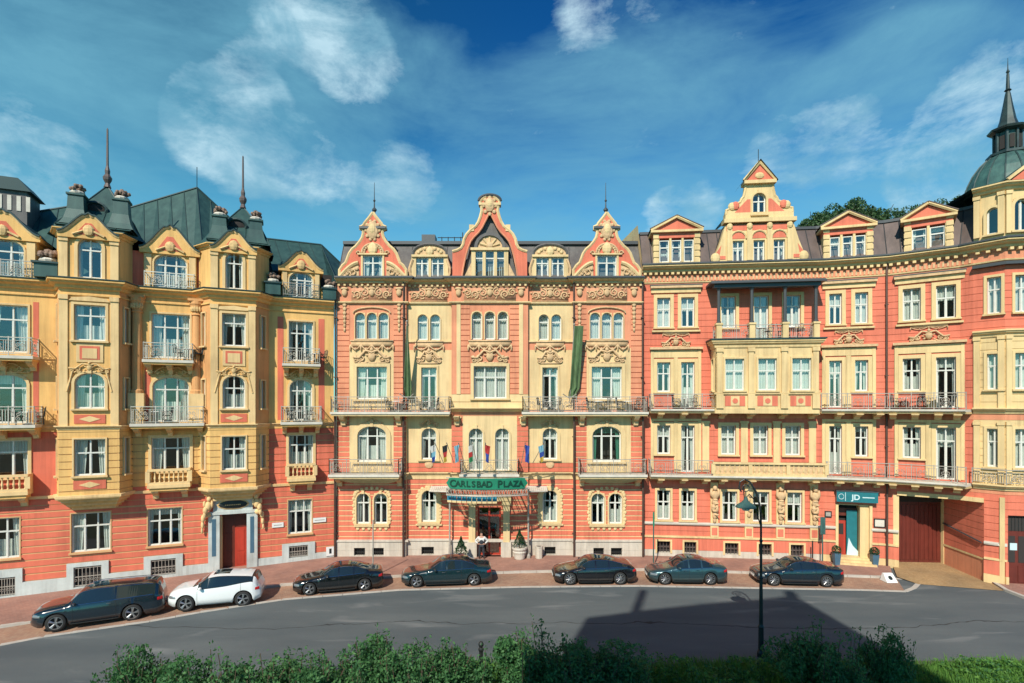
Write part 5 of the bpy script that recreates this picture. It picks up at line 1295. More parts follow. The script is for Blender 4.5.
b = MB('slab'); b.sweep([rpoly[0], rpoly[1], V2(*FR1.P(su0-.15,0,0)[:2])], [(-.05,2.12),(.12,2.12),(.16,2.2),(.16,2.28),(-.05,2.3)]); b.sweep([V2(*FR1.P(su1+.1,0,0)[:2]), rpoly[2], gpoly_l[3]], [(-.05,2.12),(.12,2.12),(.16,2.2),(.16,2.28),(-.05,2.3)])
b.sweep([V2(*FT0.P(tu+.02,0,0)[:2]), T1, V2(*FT1.P(tdu0-.2,0,0)[:2])], [(-.05,2.12),(.12,2.12),(.16,2.2),(.16,2.28),(-.05,2.3)])
for P in ([rpoly[0], rpoly[1], V2(*FR1.P(su0-.15,0,0)[:2])], [V2(*FR1.P(su1+.1,0,0)[:2]), rpoly[2], gpoly_l[3]], [V2(*FT0.P(tu+.02,0,0)[:2]), T1, V2(*FT1.P(tdu0-.2,0,0)[:2])]): b.sweep(P, [(-.05,1.26),(.14,1.26),(.14,1.36),(-.05,1.38)], 'cream_right')
b.build('string_course', RBd.o)
# pilaster strips on the upper floors, hoods and pediments
def grp(F, p0, p1, wide=True, up3=True):
    u0, u1 = F.u(p0), F.u(p1); c = (u0+u1)/2; w = u1-u0
    b = MB('cream_right')
    b.box(F, u0-.45, u1+.45, 0, .28, 18.02, 18.18, 'stucco'); b.box(F, u0-.40, u1+.40, 0, .12, 17.72, 18.02); b.box(F, u0-.48, u1+.48, .0, .30, 18.18, 18.24, 'tin_edge')
    b.box(F, u0-.35, u1+.35, 0, .16, 15.08, 15.2); b.box(F, u0-.30, u1+.30, 0, .07, 13.36, 13.85); b.box(F, u0-.5, u1+.5, 0, .26, 13.9, 14.05, 'stucco'); 
    b.box(F, u0-.42, u0-.23, 0, .09, 10.0, 13.85); b.box(F, u1+.23, u1+.42, 0, .09, 10.0, 13.85); b.box(F, u0-.42, u0-.23, 0, .09, 5.7, 9.2); b.box(F, u1+.23, u1+.42, 0, .09, 5.7, 9.2); b.box(F, u0-.42, u1+.42, 0, .11, 9.08, 9.25)
    b.build('moulding', RBd.o)
    # low pediment of carved leaves
    orn('crest', RBd, F, c, 14.05, w*.78, .75, 'stucco', .05, seed=9); orn('swag', RBd, F, c, 14.75, w*.7, .35, 'stucco', 0)
grp(FR0, 657, 694.5); grp(FR1, 829, 868); grp(FR2, 902.7, 956)
for F, a, c in ((FR0,670.3,681),(FR1,841.7,854.8),(FR2,920.8,936)):
    b = MB('cream_right'); u0, u1 = F.u(a)+.23, F.u(c)-.23
    if u1-u0 < .12: m = (u0+u1)/2; u0, u1 = m-.08, m+.08
    for z0, z1 in ((5.7,9.08),(10.0,13.35)): b.box(F, u0, u1, 0, .10, z0, z1)
    b.build('pilaster', RBd.o)
for px in (705.5, 744, 776.5, 812):     # flat pilasters of the first floor under the loggia
    u = FR0.u(px); b = MB('cream_right'); b.box(FR0, u-.22, u+.22, 0, .09, 5.7, 9.1); b.box(FR0, u-.28, u+.28, 0, .14, 8.95, 9.1); b.build('pilaster', RBd.o)
for px, full_ in ((714.5,1),(749,0),(780.5,1),(814.5,1)):     # carved figures between the ground-floor windows
    u = FR0.u(px, .15); b = MB('cream_right'); b.box(FR0, u-.24, u+.24, 0, .12, 2.3, 5.0); b.box(FR0, u-.26, u+.26, .0, .16, 1.38, 2.1); b.box(FR0, u-.18, u+.18, .16, .175, 1.5, 2.0, 'coral_right'); b.build('pedestal', RBd.o); b = MB('stucco')
    E = lambda du, v, z, a, bb, cc: b.ell((u+du, v, z), a, bb, cc, 'stucco', 8, 6, FR0)
    if full_:
        E(0,.30,4.65,.15,.15,.19); E(0,.27,4.2,.27,.16,.30); E(-.24,.26,4.35,.09,.1,.27); E(.24,.26,4.35,.09,.1,.27); E(0,.26,3.75,.21,.16,.3); E(-.1,.28,3.35,.14,.14,.28); E(.12,.26,3.3,.13,.13,.3); E(0,.22,2.85,.15,.12,.3); E(0,.18,2.5,.12,.1,.2)
        for k in range(5): E(.1*math.sin(k*2), .38, 3.9-.25*k, .16, .06, .07)
    else:
        for k in range(5): E(.09*math.sin(k*1.9), .17, 2.9+.33*k, .17-.02*abs(k-2), .09, .17)
    b.build('carved_figure', RBd.o, smooth=True)
def offset_poly(poly, v):
    out = []
    for i, p in enumerate(poly):
        def nn(a, c): d = (c-a).normalized(); return V2(d.y, -d.x)
        if i == 0: w = nn(poly[0], poly[1])
        elif i == len(poly)-1: w = nn(poly[-2], poly[-1])
        else: w = nn(poly[i-1],poly[i])+nn(poly[i],poly[i+1]); w = w/max(.35, w.length_squared/2)
        out.append(p+w*v)
    return out
Pn = lambda F, px, v=0.: V2(*F.P(F.u(px, v), v, 0)[:2])
def long_balcony(poly, z, d, mains, seed):
    b = MB('slab'); b.sweep(poly, [(0,z-.15),(d,z-.15),(d+.05,z-.10),(d+.05,z),(0,z)]); b.sweep(poly, [(0,z-.27),(d-.12,z-.27),(d-.08,z-.151),(0,z-.151)], 'cream_right'); o = b.build('balcony', RBd.o)
    for kind, P in mains:
        if kind == 'iron': r = MB('iron'); railing_mesh(r, P, z, 1.0, 'iron', seed=seed); r.build('railing', o)
        else:
            r = MB('cream_right')
            for p, q in zip(P, P[1:]): F = Fr(p, q); balustrade(r, F, 0, F.len, 0, z, .9, 'cream_right', step=.30); r.box(F, 0, F.len, -.07, -.03, z+.14, z+.77, 'stucco')
            r.build('balustrade', o)
    return o
bp1 = [Pn(FR0,648.5), rpoly[1], rpoly[2], rpoly[3], V2(*FR3.P(FR3.len-.05,0,0)[:2])]
o1 = offset_poly(bp1, .92); i1 = Fr(o1[0], o1[1])
s1u, s2u = i1.u(713), i1.u(825) if i1.u(825) < i1.len else i1.len
s2u = i1.len-.05
long_balcony(bp1, 5.55, 1.0, [('iron', [bp1[0]+V2(0,-.05), o1[0], V2(*i1.P(s1u,0,0)[:2])]), ('stone', [V2(*i1.P(s1u,0,0)[:2]), V2(*i1.P(s2u,0,0)[:2])]), ('iron', [V2(*i1.P(s2u,0,0)[:2])]+o1[1:])], 31)
bl = [Pn(FR0,649), Pn(FR0,716)]; ol = offset_poly(bl, .92)
long_balcony(bl, 9.9, 1.0, [('iron', [bl[0]+V2(0,-.05)]+ol)], 32)
br_ = [Pn(FR0,815), rpoly[1], rpoly[2], rpoly[3], V2(*FR3.P(FR3.len-.05,0,0)[:2])]; orr = offset_poly(br_, .92)
long_balcony(br_, 9.9, 1.0, [('iron', orr)], 33)
for z in (5.27, 9.62):
    for F, pxs in ((FR0,(660,683,705,722,750,782,812)),(FR1,(838,857,877)),(FR2,(893,915,938,957))):
        for px in pxs:
            if F is FR0 and z > 9 and px > 712: pass
            bracket(RBd, F, F.u(px, .3), z, .34, .36, .97, 'cream_right', .0)
# oriel with the open loggia on top of it
ov = 1.15; ou0, ou1 = FR0.u(715.5, ov), FR0.u(819, ov); FO = Fr(FR0.P(ou0, ov, 0), FR0.P(ou1, ov, 0))
OF = [Fr(FR0.P(ou0,0,0), FR0.P(ou0,ov,0)), FO, Fr(FR0.P(ou1,ov,0), FR0.P(ou1,0,0))]
for a, c in ((725,744),(758,776.6),(792,811)): rw(FO, a, c, 11.1, 13.15, sw=.12, tr=.62, cur='net', rec=.15)
for F in (OF[0], OF[2]): RBd.window(F, .30, .55, 11.1, 13.15, lights=1, sur='cream_right', sw=.08, rec=.12, cur=None)
for F in OF: RBd.wall(F, 0, F.len, 9.62, 9.95, 'cream_right', .04, t=.2); RBd.wall(F, 0, F.len, 9.95, 10.95, 'cream_right', .0, t=.2); RBd.wall(F, 0, F.len, 10.95, 13.9, 'cream_right', .0, t=.2)
b = MB('cream_right'); opoly = [FR0.P(ou0,0,0), FR0.P(ou0,ov,0), FR0.P(ou1,ov,0), FR0.P(ou1,0,0)]
b.sweep(opoly, [(-.05,10.85),(.1,10.85),(.12,10.95),(-.05,10.98)]); b.sweep(opoly, cornice_prof(14.35,.5,.3)); b.sweep(opoly, [(-.05,14.355),(.36,14.355),(.36,14.44),(-.05,14.46)], 'patina_seam')
for px in (719.5,751,784,815.5): u = FO.u(px); b.box(FO, u-.17, u+.17, 0, .10, 10.0, 13.85); b.box(FO, u-.22, u+.22, 0, .16, 13.6, 13.85); b.box(FO, u-.22, u+.22, 0, .14, 9.95, 10.85)
for px in (735,767.5,800.5): u = FO.u(px); b.box(FO, u-.62, u+.62, .0, .03, 10.1, 10.75, 'coral_right'); b.box(FO, u-.27, u+.27, .03, .05, 10.12, 10.73); b.lathe(FO.P(u, .02, 10.43), [(0,0)], 4) if False else b.tube([FO.P(u, .04, 10.43), FO.P(u, .07, 10.43)], .17, 12, 'coral_right')
b.add([FR0.P(ou0,0,9.62),FR0.P(ou0,ov,9.62),FR0.P(ou1,ov,9.62),FR0.P(ou1,0,9.62)], [(0,1,2,3)], 'cream_right'); b.add([FR0.P(ou0,0,14.46),FR0.P(ou0,ov,14.46),FR0.P(ou1,ov,14.46),FR0.P(ou1,0,14.46)], [(3,2,1,0)], 'slab')
b.build('bay', RBd.o)
lo = MB('iron'); post = []
for px in (718.7, 751.8, 785, 819):
    u = FO.u(px, -.15); u = min(u, FO.len-.12); lo.box(FO, u-.17, u+.17, -.32, .02, 14.46, 15.35, 'cream_right'); lo.box(FO, u-.22, u+.22, -.37, .07, 15.35, 15.47, 'cream_right'); lo.lathe(FO.P(u, -.15, 15.47), [(.15,0),(.15,.1),(.11,.15),(.10,2.1),(.15,2.2),(.15,2.3)], 10, 'tin_edge')
lo.box(FO, -.1, FO.len+.1, -.4, .1, 17.75, 17.98, 'tin_edge'); lo.box(FO, -.35, FO.len+.35, -ov-.05, .35, 17.98, 18.1, 'tin_edge'); lo.box(FO, -.3, FO.len+.3, -ov, .3, 18.101, 18.16, 'slate')
lg = lo.build('loggia', RBd.o); r = MB('iron'); railing_mesh(r, [V2(*FO.P(.1,-1.0,0)[:2]), V2(*FO.P(.1,-.15,0)[:2]), V2(*FO.P(FO.len-.1,-.15,0)[:2]), V2(*FO.P(FO.len-.1,-1.0,0)[:2])], 14.46, .9, 'iron', seed=40); r.build('railing', lg)
# roof: brown tin mansard
off = offset_poly(rpoly, -1.35); b = MB('tin_brown')
for i in range(4):
    p, q = rpoly[i], rpoly[i+1]; pi, qi = off[i], off[i+1]
    roof_face(b, (p.x,p.y,19.65), (q.x,q.y,19.65), (qi.x,qi.y,22.1), (pi.x,pi.y,22.1), 'tin_brown', .62, 'tin_edge', .03)
off2 = offset_poly(rpoly[:5], -9)
b.sweep([V2(p.x,p.y) for p in off[:5]], [(-.15,22.10),(.1,22.10),(.1,22.28),(-.15,22.33)], 'tin_edge')
for i in range(4): b.add([(off[i].x,off[i].y,22.28),(off[i+1].x,off[i+1].y,22.28),(off2[i+1].x,off2[i+1].y,22.9),(off2[i].x,off2[i].y,22.9)], [(0,1,2,3)], 'tin_edge')
ro = b.build('roof', RBd.o)
b = MB('brick_wall'); b.add([(8.83,37.3,-.3),(8.83,37.3,19.9),(8.83,38.65,22.8),(8.83,46.5,23.6),(8.83,50,23.4),(8.83,50,-.3)], [(0,1,2,3,4,5)], 'cream_right'); b.add([(8.83,50,-.3),(36,46,-.3),(36,46,23.2),(8.83,50,23.4)], [(0,1,2,3)]); b.box(Fr((8.75,38.6),(8.75,48)), 0, 9.4, -.15, .1, 22.85, 23.0, 'tin_edge') if False else None
inn = offset_poly(rpoly, -2.0)
for p, q in zip(inn, inn[1:]): b.box(Fr(p, q), 0, (q-p).length, 0, .05, 4.9 if q.x > 24 else -.3, 22.3, 'interior')
for z in (5.3, 9.6, 14.2): b.sweep(rpoly, [(-1.95,z-.1),(-.34,z-.1),(-.34,z),(-1.95,z)], 'interior')
b.add([(T3.x,T3.y,-.3),(36,46,-.3),(36,46,22),(T3.x,T3.y,22)], [(0,1,2,3)]); b.build('rear_wall', RBd.o)
def ped_dormer(F, p0, p1, zw0, zw1, lights, zt, z0=19.62):
    u0, u1 = F.u(p0), F.u(p1); c = (u0+u1)/2; w = u1-u0; b = MB('cream_right'); pw = .30; v0, v1 = -1.9, .05; zc_ = zw1+.12
    for a, d in ((u0,u0+pw),(u1-pw,u1)): 
        b.box(F, a, d, v0, v1, z0, zc_)
        for k in range(5): b.box(F, a-.03, d+.03, v1, v1+.05, z0+.1+k*.42, z0+.38+k*.42)
    b.box(F, u0-.0, u1+.0, v0, v1, zc_, zc_+.35, 'coral_right'); b.box(F, u0-.2, u1+.2, v0, v1+.22, zc_+.35, zc_+.50)
    b.prism(F, [(u0-.1,zc_+.5),(u1+.1,zc_+.5),(c,zt-.12)], v0, v1, 'coral_right')
    for sg in (-1,1): b.tube([F.P(c+sg*(w/2+.2), v1+.12, zc_+.52), F.P(c, v1+.12, zt)], .10, 5, 'cream_right'); b.tube([F.P(c+sg*(w/2+.25), v1+.12, zc_+.62), F.P(c, v1+.12, zt+.1)], .06, 5, 'tin_brown')
    for sg in (-1,1): b.add([F.P(c+sg*(w/2+.25),v1+.2,zc_+.6),F.P(c,v1+.2,zt+.1),F.P(c,v0-1,zt+.1),F.P(c+sg*(w/2+.25),v0-1,zc_+.6)], [(0,1,2,3)], 'tin_brown')
    n = lights; ww = (w-2*pw)/n
    for k in range(n+1): x = u0+pw+ww*k; b.box(F, x-.07, x+.07, v1-.3, v1-.02, z0, zc_)
    b.box(F, u0+pw, u1-pw, v1-.3, v1-.02, z0, zw0)
    for k in range(n): pass
    b.build('dormer', RBd.o)
    for k in range(n): RBd.window(F, u0+pw+ww*k+.07, ww-.14, zw0, zw1, v=v1, lights=1, tr=.66, sur=None, cur='narrow', hole=False, rec=.22)
ped_dormer(FR0, 653.6, 699.5, 19.8, 21.3, 3, 22.8); ped_dormer(FR1, 823.5, 872.5, 19.75, 21.1, 3, 22.6); ped_dormer(FR2, 904.5, 953, 19.75, 21.05, 2, 22.5)
# stepped gable
gy = 37.3*.985; s = FR0.u(759.8)-FR0.u(758.8); c = FR0.u(758.8); ZR = lambda py: FR0.z(758.8, py, .1); b = MB('cream_right'); v0, v1 = -.45, .10
ww = 4.6*s
xs = [-20.2, 0.3, 20]
body = []
z0, z1 = ZR(264), ZR(240)
wc = [388, 462.5, 535]; wc = [FR0.u(630+x/3.595) for x in wc]
# solid gable face with three openings: pieces between windows
def gap_row(z0, z1, half, half1):
    e = sorted([(w_-.36, w_+.36) for w_ in wc]); x = c-half; 
    prev = x
    for a, d in e: b.prism(FR0, [(prev, z0),(a, z0),(a, z1),(prev if prev != x else c-half1, z1)], v0, v1); prev = d
    b.prism(FR0, [(prev, z0),(c+half, z0),(c+half1, z1),(prev, z1)], v0, v1)
gap_row(z0, z1, 48.5*s, 39*s)
b.prism(FR0, [(c-39*s,z1),(c+39*s,z1),(c+34*s,ZR(224)),(c-34*s,ZR(224))], v0, v1); b.box(FR0, c-36*s, c+36*s, v0, v1+.22, ZR(222.5), ZR(218.5)); b.box(FR0, c-34*s, c+34*s, v0, v1+.02, ZR(218.5), ZR(212))
b.box(FR0, c-33*s, c+33*s, v1, v1+.015, ZR(230), ZR(224.2), 'coral_right')
wa, wb, wz0, wz1 = FR0.u(752), FR0.u(765.3), ZR(214.5), ZR(193)
for sg in (-1,1):
    prof = [(33,213),(33,209),(27,207),(24,203),(19,201.5),(17.5,198),(15.5,196),(14,190),(13.5,184)]
    P = [(c+sg*h*s, ZR(y)) for h, y in prof]; e = wb if sg > 0 else wa
    for (a, za), (d, zd) in zip(P, P[1:]):
        q = [(e, za),(a, za),(d, zd),(e, zd)]; b.prism(FR0, q if sg > 0 else q[::-1], v0, v1)
    b.tube([FR0.P(a, v1-.05, z) for a, z in P], .10, 6, 'cream_right'); b.ell((c+sg*24*s, v1+.05, ZR(205)), .25, .1, .28, 'coral_right', 8, 5, FR0)
    b.ell((c+sg*27*s, v1, ZR(205.5)), .28, .14, .28, 'cream_right', 8, 6, FR0); b.ell((c+sg*44*s, v1, ZR(257)), .32, .14, .36, 'cream_right', 8, 6, FR0)
    b.prism(FR0, [(c+sg*40*s, ZR(254)),(c+sg*45*s, ZR(254)),(c+sg*38*s, ZR(244))][::sg], v1, v1+.015, 'coral_right'); b.box(FR0, *sorted((c+sg*34*s, c+sg*47*s)), v1, v1+.03, ZR(258.5), ZR(255), 'coral_right')
b.box(FR0, wa, wb, v0, v1, wz1, ZR(184))
for sg in (-1,1): b.prism(FR0, [(c+sg*9*s,ZR(212)),(c+sg*25*s,ZR(212)),(c+sg*16*s,ZR(203)),(c+sg*12*s,ZR(199)),(c+sg*9*s,ZR(199))][::sg], v1, v1+.02, 'coral_right')
b.box(FR0, c-16*s, c+16*s, v0, v1+.25, ZR(184.2), ZR(181)); b.prism(FR0, [(c-15*s,ZR(181)),(c+15*s,ZR(181)),(c,ZR(163))], v0, v1+.06, 'coral_right')
for sg in (-1,1): b.tube([FR0.P(c+sg*16*s, v1+.10, ZR(180.5)), FR0.P(c, v1+.10, ZR(162.5))], .11, 6, 'cream_right')
b.ell((c, v1+.08, ZR(176)), .3, .08, .22, 'cream_right', 8, 5, FR0)
for w_ in wc:
    b.prism(FR0, [(w_+.42*math.cos(math.pi*k/8), ZR(240)+.12+.42*math.sin(math.pi*k/8)) for k in range(9)], v1, v1+.02, 'coral_right'); b.tube([FR0.P(w_+.5*math.cos(math.pi*k/8), v1+.04, ZR(240)+.12+.5*math.sin(math.pi*k/8)) for k in range(9)], .06, 5, 'cream_right')
for x in (-30,-10,10,30): b.box(FR0, c+x*s-.16, c+x*s+.16, v1, v1+.10, ZR(260), ZR(225)); b.ell((c+x*s, v1+.1, ZR(226)), .2, .12, .24, 'cream_right', 6, 5, FR0)
g = b.build('gable', RBd.o)
w = MB('slate'); yb = FR0.P(c, v0, 0); 
for sg in (-1,1): w.add([FR0.P(c+sg*46*s,v0,ZR(258)),FR0.P(c+sg*33*s,v0,ZR(222)),FR0.P(c+sg*33*s,v0-3,ZR(222)),FR0.P(c+sg*46*s,v0-3,ZR(258))], [(0,1,2,3)]); w.add([FR0.P(c+sg*33*s,v0,ZR(214)),FR0.P(c,v0,ZR(186)),FR0.P(c,v0-4,ZR(186)),FR0.P(c+sg*33*s,v0-4,ZR(214))], [(0,1,2,3)])
for sg in (-1,1): w.add([FR0.P(c+sg*17.5*s,v1+.3,ZR(182)),FR0.P(c,v1+.3,ZR(160.5)),FR0.P(c,v0-1.2,ZR(160.5)),FR0.P(c+sg*17.5*s,v0-1.2,ZR(182))], [(0,1,2,3)])
w.tube([FR0.P(c, -.1, ZR(161)), FR0.P(c, -.1, ZR(148))], .025, 5, 'iron_dark'); w.build('gable_roof', g)
for w_ in wc: RBd.window(FR0, w_-.36, .72, z0+.02, z1, v=v1, lights=2, tr=.7, sur=None, hole=False, rec=.22, cur='narrow')
RBd.window(FR0, wa, wb-wa, wz0, wz1, v=v1, lights=2, tr=.62, arch=.42, sur='cream_right', spand='cream_right', sw=.1, hole=False, rec=.2, cur=None, key=True)
# corner tower
tc = V2(30.2, 33.5); b = MB('verdigris')
tp = [T0, T1, T2, T3]; 
b.sweep(tp, cornice_prof(22.75,.4,.42), 'cream_right')
inn_ = [tc+(p-tc)*.6 for p in tp]+[tc+V2(1.6,1.2), tc+V2(-1.5,1.3)]; outp = offset_poly(tp, .40)+[V2(33,36.5), V2(27.5,35.5)]
for i in range(6): p, q, r_, s_ = outp[i], outp[(i+1)%6], inn_[(i+1)%6], inn_[i]; b.add([(p.x,p.y,22.76),(q.x,q.y,22.76),(r_.x,r_.y,23.3),(s_.x,s_.y,23.3)], [(0,1,2,3)], 'verdigris')
b.lathe((tc.x,tc.y,22.9), [(2.15,0),(2.1,.25),(1.98,.8),(1.72,1.4),(1.35,1.95),(1.0,2.3),(.85,2.45)], 16)
for k in range(16):
    a = 2*math.pi*k/16; b.tube([(tc.x+r*math.cos(a), tc.y+r*math.sin(a), 22.9+z) for r, z in ((2.12,.2),(2.0,.8),(1.74,1.4),(1.37,1.95),(1.02,2.3))], .045, 4, 'patina_seam')
dm = b.build('dome', RBd.o, smooth=False)
b = MB('spire_metal'); b.lathe((tc.x,tc.y,25.2), [(.8,0),(1.05,.08),(1.05,.22),(.8,.3)], 8, 'spire_metal'); b.lathe((tc.x,tc.y,25.5), [(.58,0),(.58,1.25)], 8, 'patina'); 
for k in range(8): a = 2*math.pi*(k+.5)/8; b.lathe((tc.x+.64*math.cos(2*math.pi*k/8),tc.y+.64*math.sin(2*math.pi*k/8),25.5), [(.08,0),(.08,1.2)], 5, 'spire_metal'); b.box(Fr((tc.x+.60*math.cos(a)-.12*math.sin(a)*-1,tc.y+.60*math.sin(a)-.12*math.cos(a)),(tc.x+.60*math.cos(a)-.12*math.sin(a),tc.y+.60*math.sin(a)+.12*math.cos(a))), 0, .24, -.02, .02, 25.65, 26.45, 'interior')
b.lathe((tc.x,tc.y,26.7), [(.66,0),(.95,.1),(1.0,.2),(.52,.42),(.40,.8),(.26,1.6),(.14,2.4),(.10,2.55),(.19,2.62),(.10,2.72),(.07,3.6),(.05,3.65),(.10,3.75),(.03,3.9),(.01,4.6)], 8, 'spire_metal'); b.build('spire', dm)
F = FT1; c = F.len/2+.1; b = MB('cream_right'); b.prism(F, [(c-1.05,22.75),(c+1.05,22.75),(c,23.65)], -1.4, .35, 'coral_right')
for sg in (-1,1): b.tube([F.P(c+sg*1.2,.38,22.8),F.P(c,.38,23.75)], .10, 5); b.add([F.P(c+sg*1.25,.45,22.85),F.P(c,.45,23.82),F.P(c,-1.5,23.82),F.P(c+sg*1.25,-1.5,22.85)], [(0,1,2,3)], 'patina')
b.build('pediment', RBd.o)
b = MB('cream_right')
for F in (FT0, FT1):
    for u in (.16, F.len-.16):
        for z0, z1 in ((5.7,9.2),(10.0,14.1),(19.9,22.3)): b.box(F, u-.14, u+.14, 0, .09, z0, z1); b.box(F, u-.17, u+.17, 0, .14, z1-.2, z1)
b.sweep([T0, T1, T2, T3], cornice_prof(10.0,.35,.3)); b.sweep([T0, T1, T2, T3], cornice_prof(5.62,.35,.3)); b.sweep([T0, T1, T2, T3], cornice_prof(14.45,.4,.3)); b.sweep([T0, T1, T2, T3], [(-.05,18.1),(.3,18.1),(.3,18.25),(-.05,18.35)], 'tin_edge'); b.build('moulding', RBd.o)
r = MB('iron'); tb = offset_poly([T0,T1,T2], .28); railing_mesh(r, tb, 5.65, .85, 'iron', seed=50); r.build('railing', RBd.o)
# gateway: gate, side wall, ceiling
A = FR2.P(pu0,0,0); B_ = FT0.P(tu,0,0); G0 = (24.95,35.5); G1 = (27.72,35.35); b = MB('coral_right')
b.box(Fr(A[:2], G0), 0, 1.2, -.3, -.0, -.3, 4.5, 'cream_right')
Fw = Fr(G1, B_[:2]); b.box(Fw, 0, Fw.len, -.3, -.02, -.3, 1.15, 'coral_pink'); b.box(Fw, 0, Fw.len, -.3, 0.02, 1.15, 1.25, 'cream_right')
for k in range(8): b.box(Fw, .0, Fw.len-.02, -.3, 0, 1.27+.40*k, 1.27+.40*k+.36, 'coral_right'); b.box(Fw, 0, Fw.len-.02, -.3, -.03, 1.27+.40*k+.36, 1.27+.40*(k+1), 'coral_pink')
b.tube([Fw.P(.1,.08,2.6), Fw.P(Fw.len-.1,.08,2.15)], .05, 5, 'tin_edge')
b.add([(A[0],A[1],4.5),(G0[0],G0[1]+.3,4.5),(G1[0]+.3,G1[1]+.3,4.5),(B_[0],B_[1],4.5),(Rp[3].x,Rp[3].y,4.5)], [(0,1,2,3,4)], 'cream_right')
b.box(Fr(G0, G1), -.1, 3.1, -.35, -.12, 3.9, 4.5, 'interior'); b.build('gateway', RBd.o)
b = MB('door_red'); F = Fr(G0, G1); 
for k in range(2):
    x0, x1 = k*F.len/2, (k+1)*F.len/2-.02; b.box(F, x0, x1, -.3, -.2, -.02, 3.9, 'gate_red')
    for j in range(5): b.box(F, x0+.08+j*(x1-x0-.1)/5, x0+.06+(j+1)*(x1-x0-.1)/5-.03, -.2, -.17, .15, 3.7, 'gate_red')
b.build('gate', RBd.o, label='tall dark red double gate'); b = MB('cream_right'); b.box(F, F.len-.02, F.len+.35, -.3, .05, -.1, 4.5); b.build('gate_post', RBd.o)
b = MB('cream_right'); b.box(FR2, pu0-.1, FR2.len, 0, .10, 4.5, 4.75); b.box(FR3, 0, FR3.len, 0, .10, 4.5, 4.75); b.box(FT0, .0, tu, .0, .10, 4.5, 4.75); b.box(FT0, FT0.len-.22, FT0.len, 0, .08, .42, 4.9); b.build('lintel', RBd.o)
# tower door
b = MB('gate_red'); F = FT1; b.box(F, tdu0, tdu1, -.3, -.22, -.1, 3.9); m = (tdu0+tdu1)/2
for k in range(2): b.box(F, tdu0+.06+k*.55, tdu0+.5+k*.55, -.22, -.19, .1, 1.0); b.box(F, tdu0+.08+k*.55, tdu0+.46+k*.55, -.22, -.20, 1.2, 2.7, 'interior')
b.box(F, tdu0+.05, tdu1-.05, -.22, -.20, 3.0, 3.8, 'interior'); d = b.build('door', RBd.o); r = MB('iron_dark')
for k in range(7): r.box(F, tdu0+.1+k*.17, tdu0+.12+k*.17, -.19, -.17, 3.0, 3.8)
r.box(F, tdu0+.2, tdu0+.55, -.19, -.18, 1.9, 2.3, 'letter_light'); r.build('grille', d)
# shop entrance
F = FR1; b = MB('cream_right'); b.box(F, su0-.16, su0, 0, .12, 0, 3.75); b.box(F, su1, su1+.16, 0, .12, 0, 3.75); b.box(F, su1-.5, su1, -1.3, -.02, 0, 3.75); b.box(F, su0, su1, -1.3, .0, 3.7, 3.76)
for k in range(3): b.box(F, su0-.25+.1*k, su1+.25-.1*k, -1.3, .75-.28*k, -.05 if k == 0 else .12*k, .12*(k+1), 'cream_right')
b.build('portal', RBd.o); b = MB('door_red'); b.box(F, su0+.02, su0+.55, -.55, -.48, .36, 2.6); b.box(F, su0+.15, su0+.42, -.48, -.46, 1.7, 2.4, 'interior'); b.box(F, su0, su1-.5, -.7, -.6, 2.9, 3.4, 'door_dark'); b.box(F, su0, su1-.5, -.9, -.85, .3, 3.7, 'interior'); d = b.build('door', RBd.o)
b = MB('pot_blue'); b.box(F, su0+.6, su1-.55, -.5, -.45, .36, 3.3, 'sign_teal'); b.prism(F, [(su0+.6,.37),(su0+1.5,.37),(su0+.95,1.0),(su0+.72,1.5)], -.45, -.44, 'letter_light'); b.build('door_leaf', d)
for F, px, top in ((FR1,887,19.2),(FR2,889.5,4.5)):
    if top < 5: continue
    u = F.u(px)-.05; b = MB('drainpipe'); b.tube([F.P(u, .12, z) for z in (5.6, top)], .06, 6); b.tube([F.P(u, .2, z) for z in (0, 5.2)], .06, 6)
    for z in (2, 7.5, 12, 16.5): b.box(F, u-.09, u+.09, 0, .18, z, z+.06)
    b.build('rain_pipe', RBd.o)
RBd.finish()
# ================================================================== vehicles
def catmull(P, x):
    """smooth interpolation through (x, y) control points"""
    if x <= P[0][0]: return P[0][1]
    if x >= P[-1][0]: return P[-1][1]
    for i in range(len(P)-1):
        if P[i][0] <= x <= P[i+1][0]:
            (x0,y0),(x1,y1) = P[i],P[i+1]; h = x1-x0
            def sl(j):
                if j == 0 or j == len(P)-1:
                    a, b = (0,1) if j == 0 else (-2,-1); return (P[b][1]-P[a][1])/(P[b][0]-P[a][0])
                s0 = (P[j][1]-P[j-1][1])/(P[j][0]-P[j-1][0]); s1 = (P[j+1][1]-P[j][1])/(P[j+1][0]-P[j][0])
                return 0 if s0*s1 <= 0 else 2*s0*s1/(s0+s1)
            m0, m1 = sl(i), sl(i+1); t = (x-x0)/h
            return (2*t**3-3*t*t+1)*y0+(t**3-2*t*t+t)*h*m0+(-2*t**3+3*t*t)*y1+(t**3-t*t)*h*m1
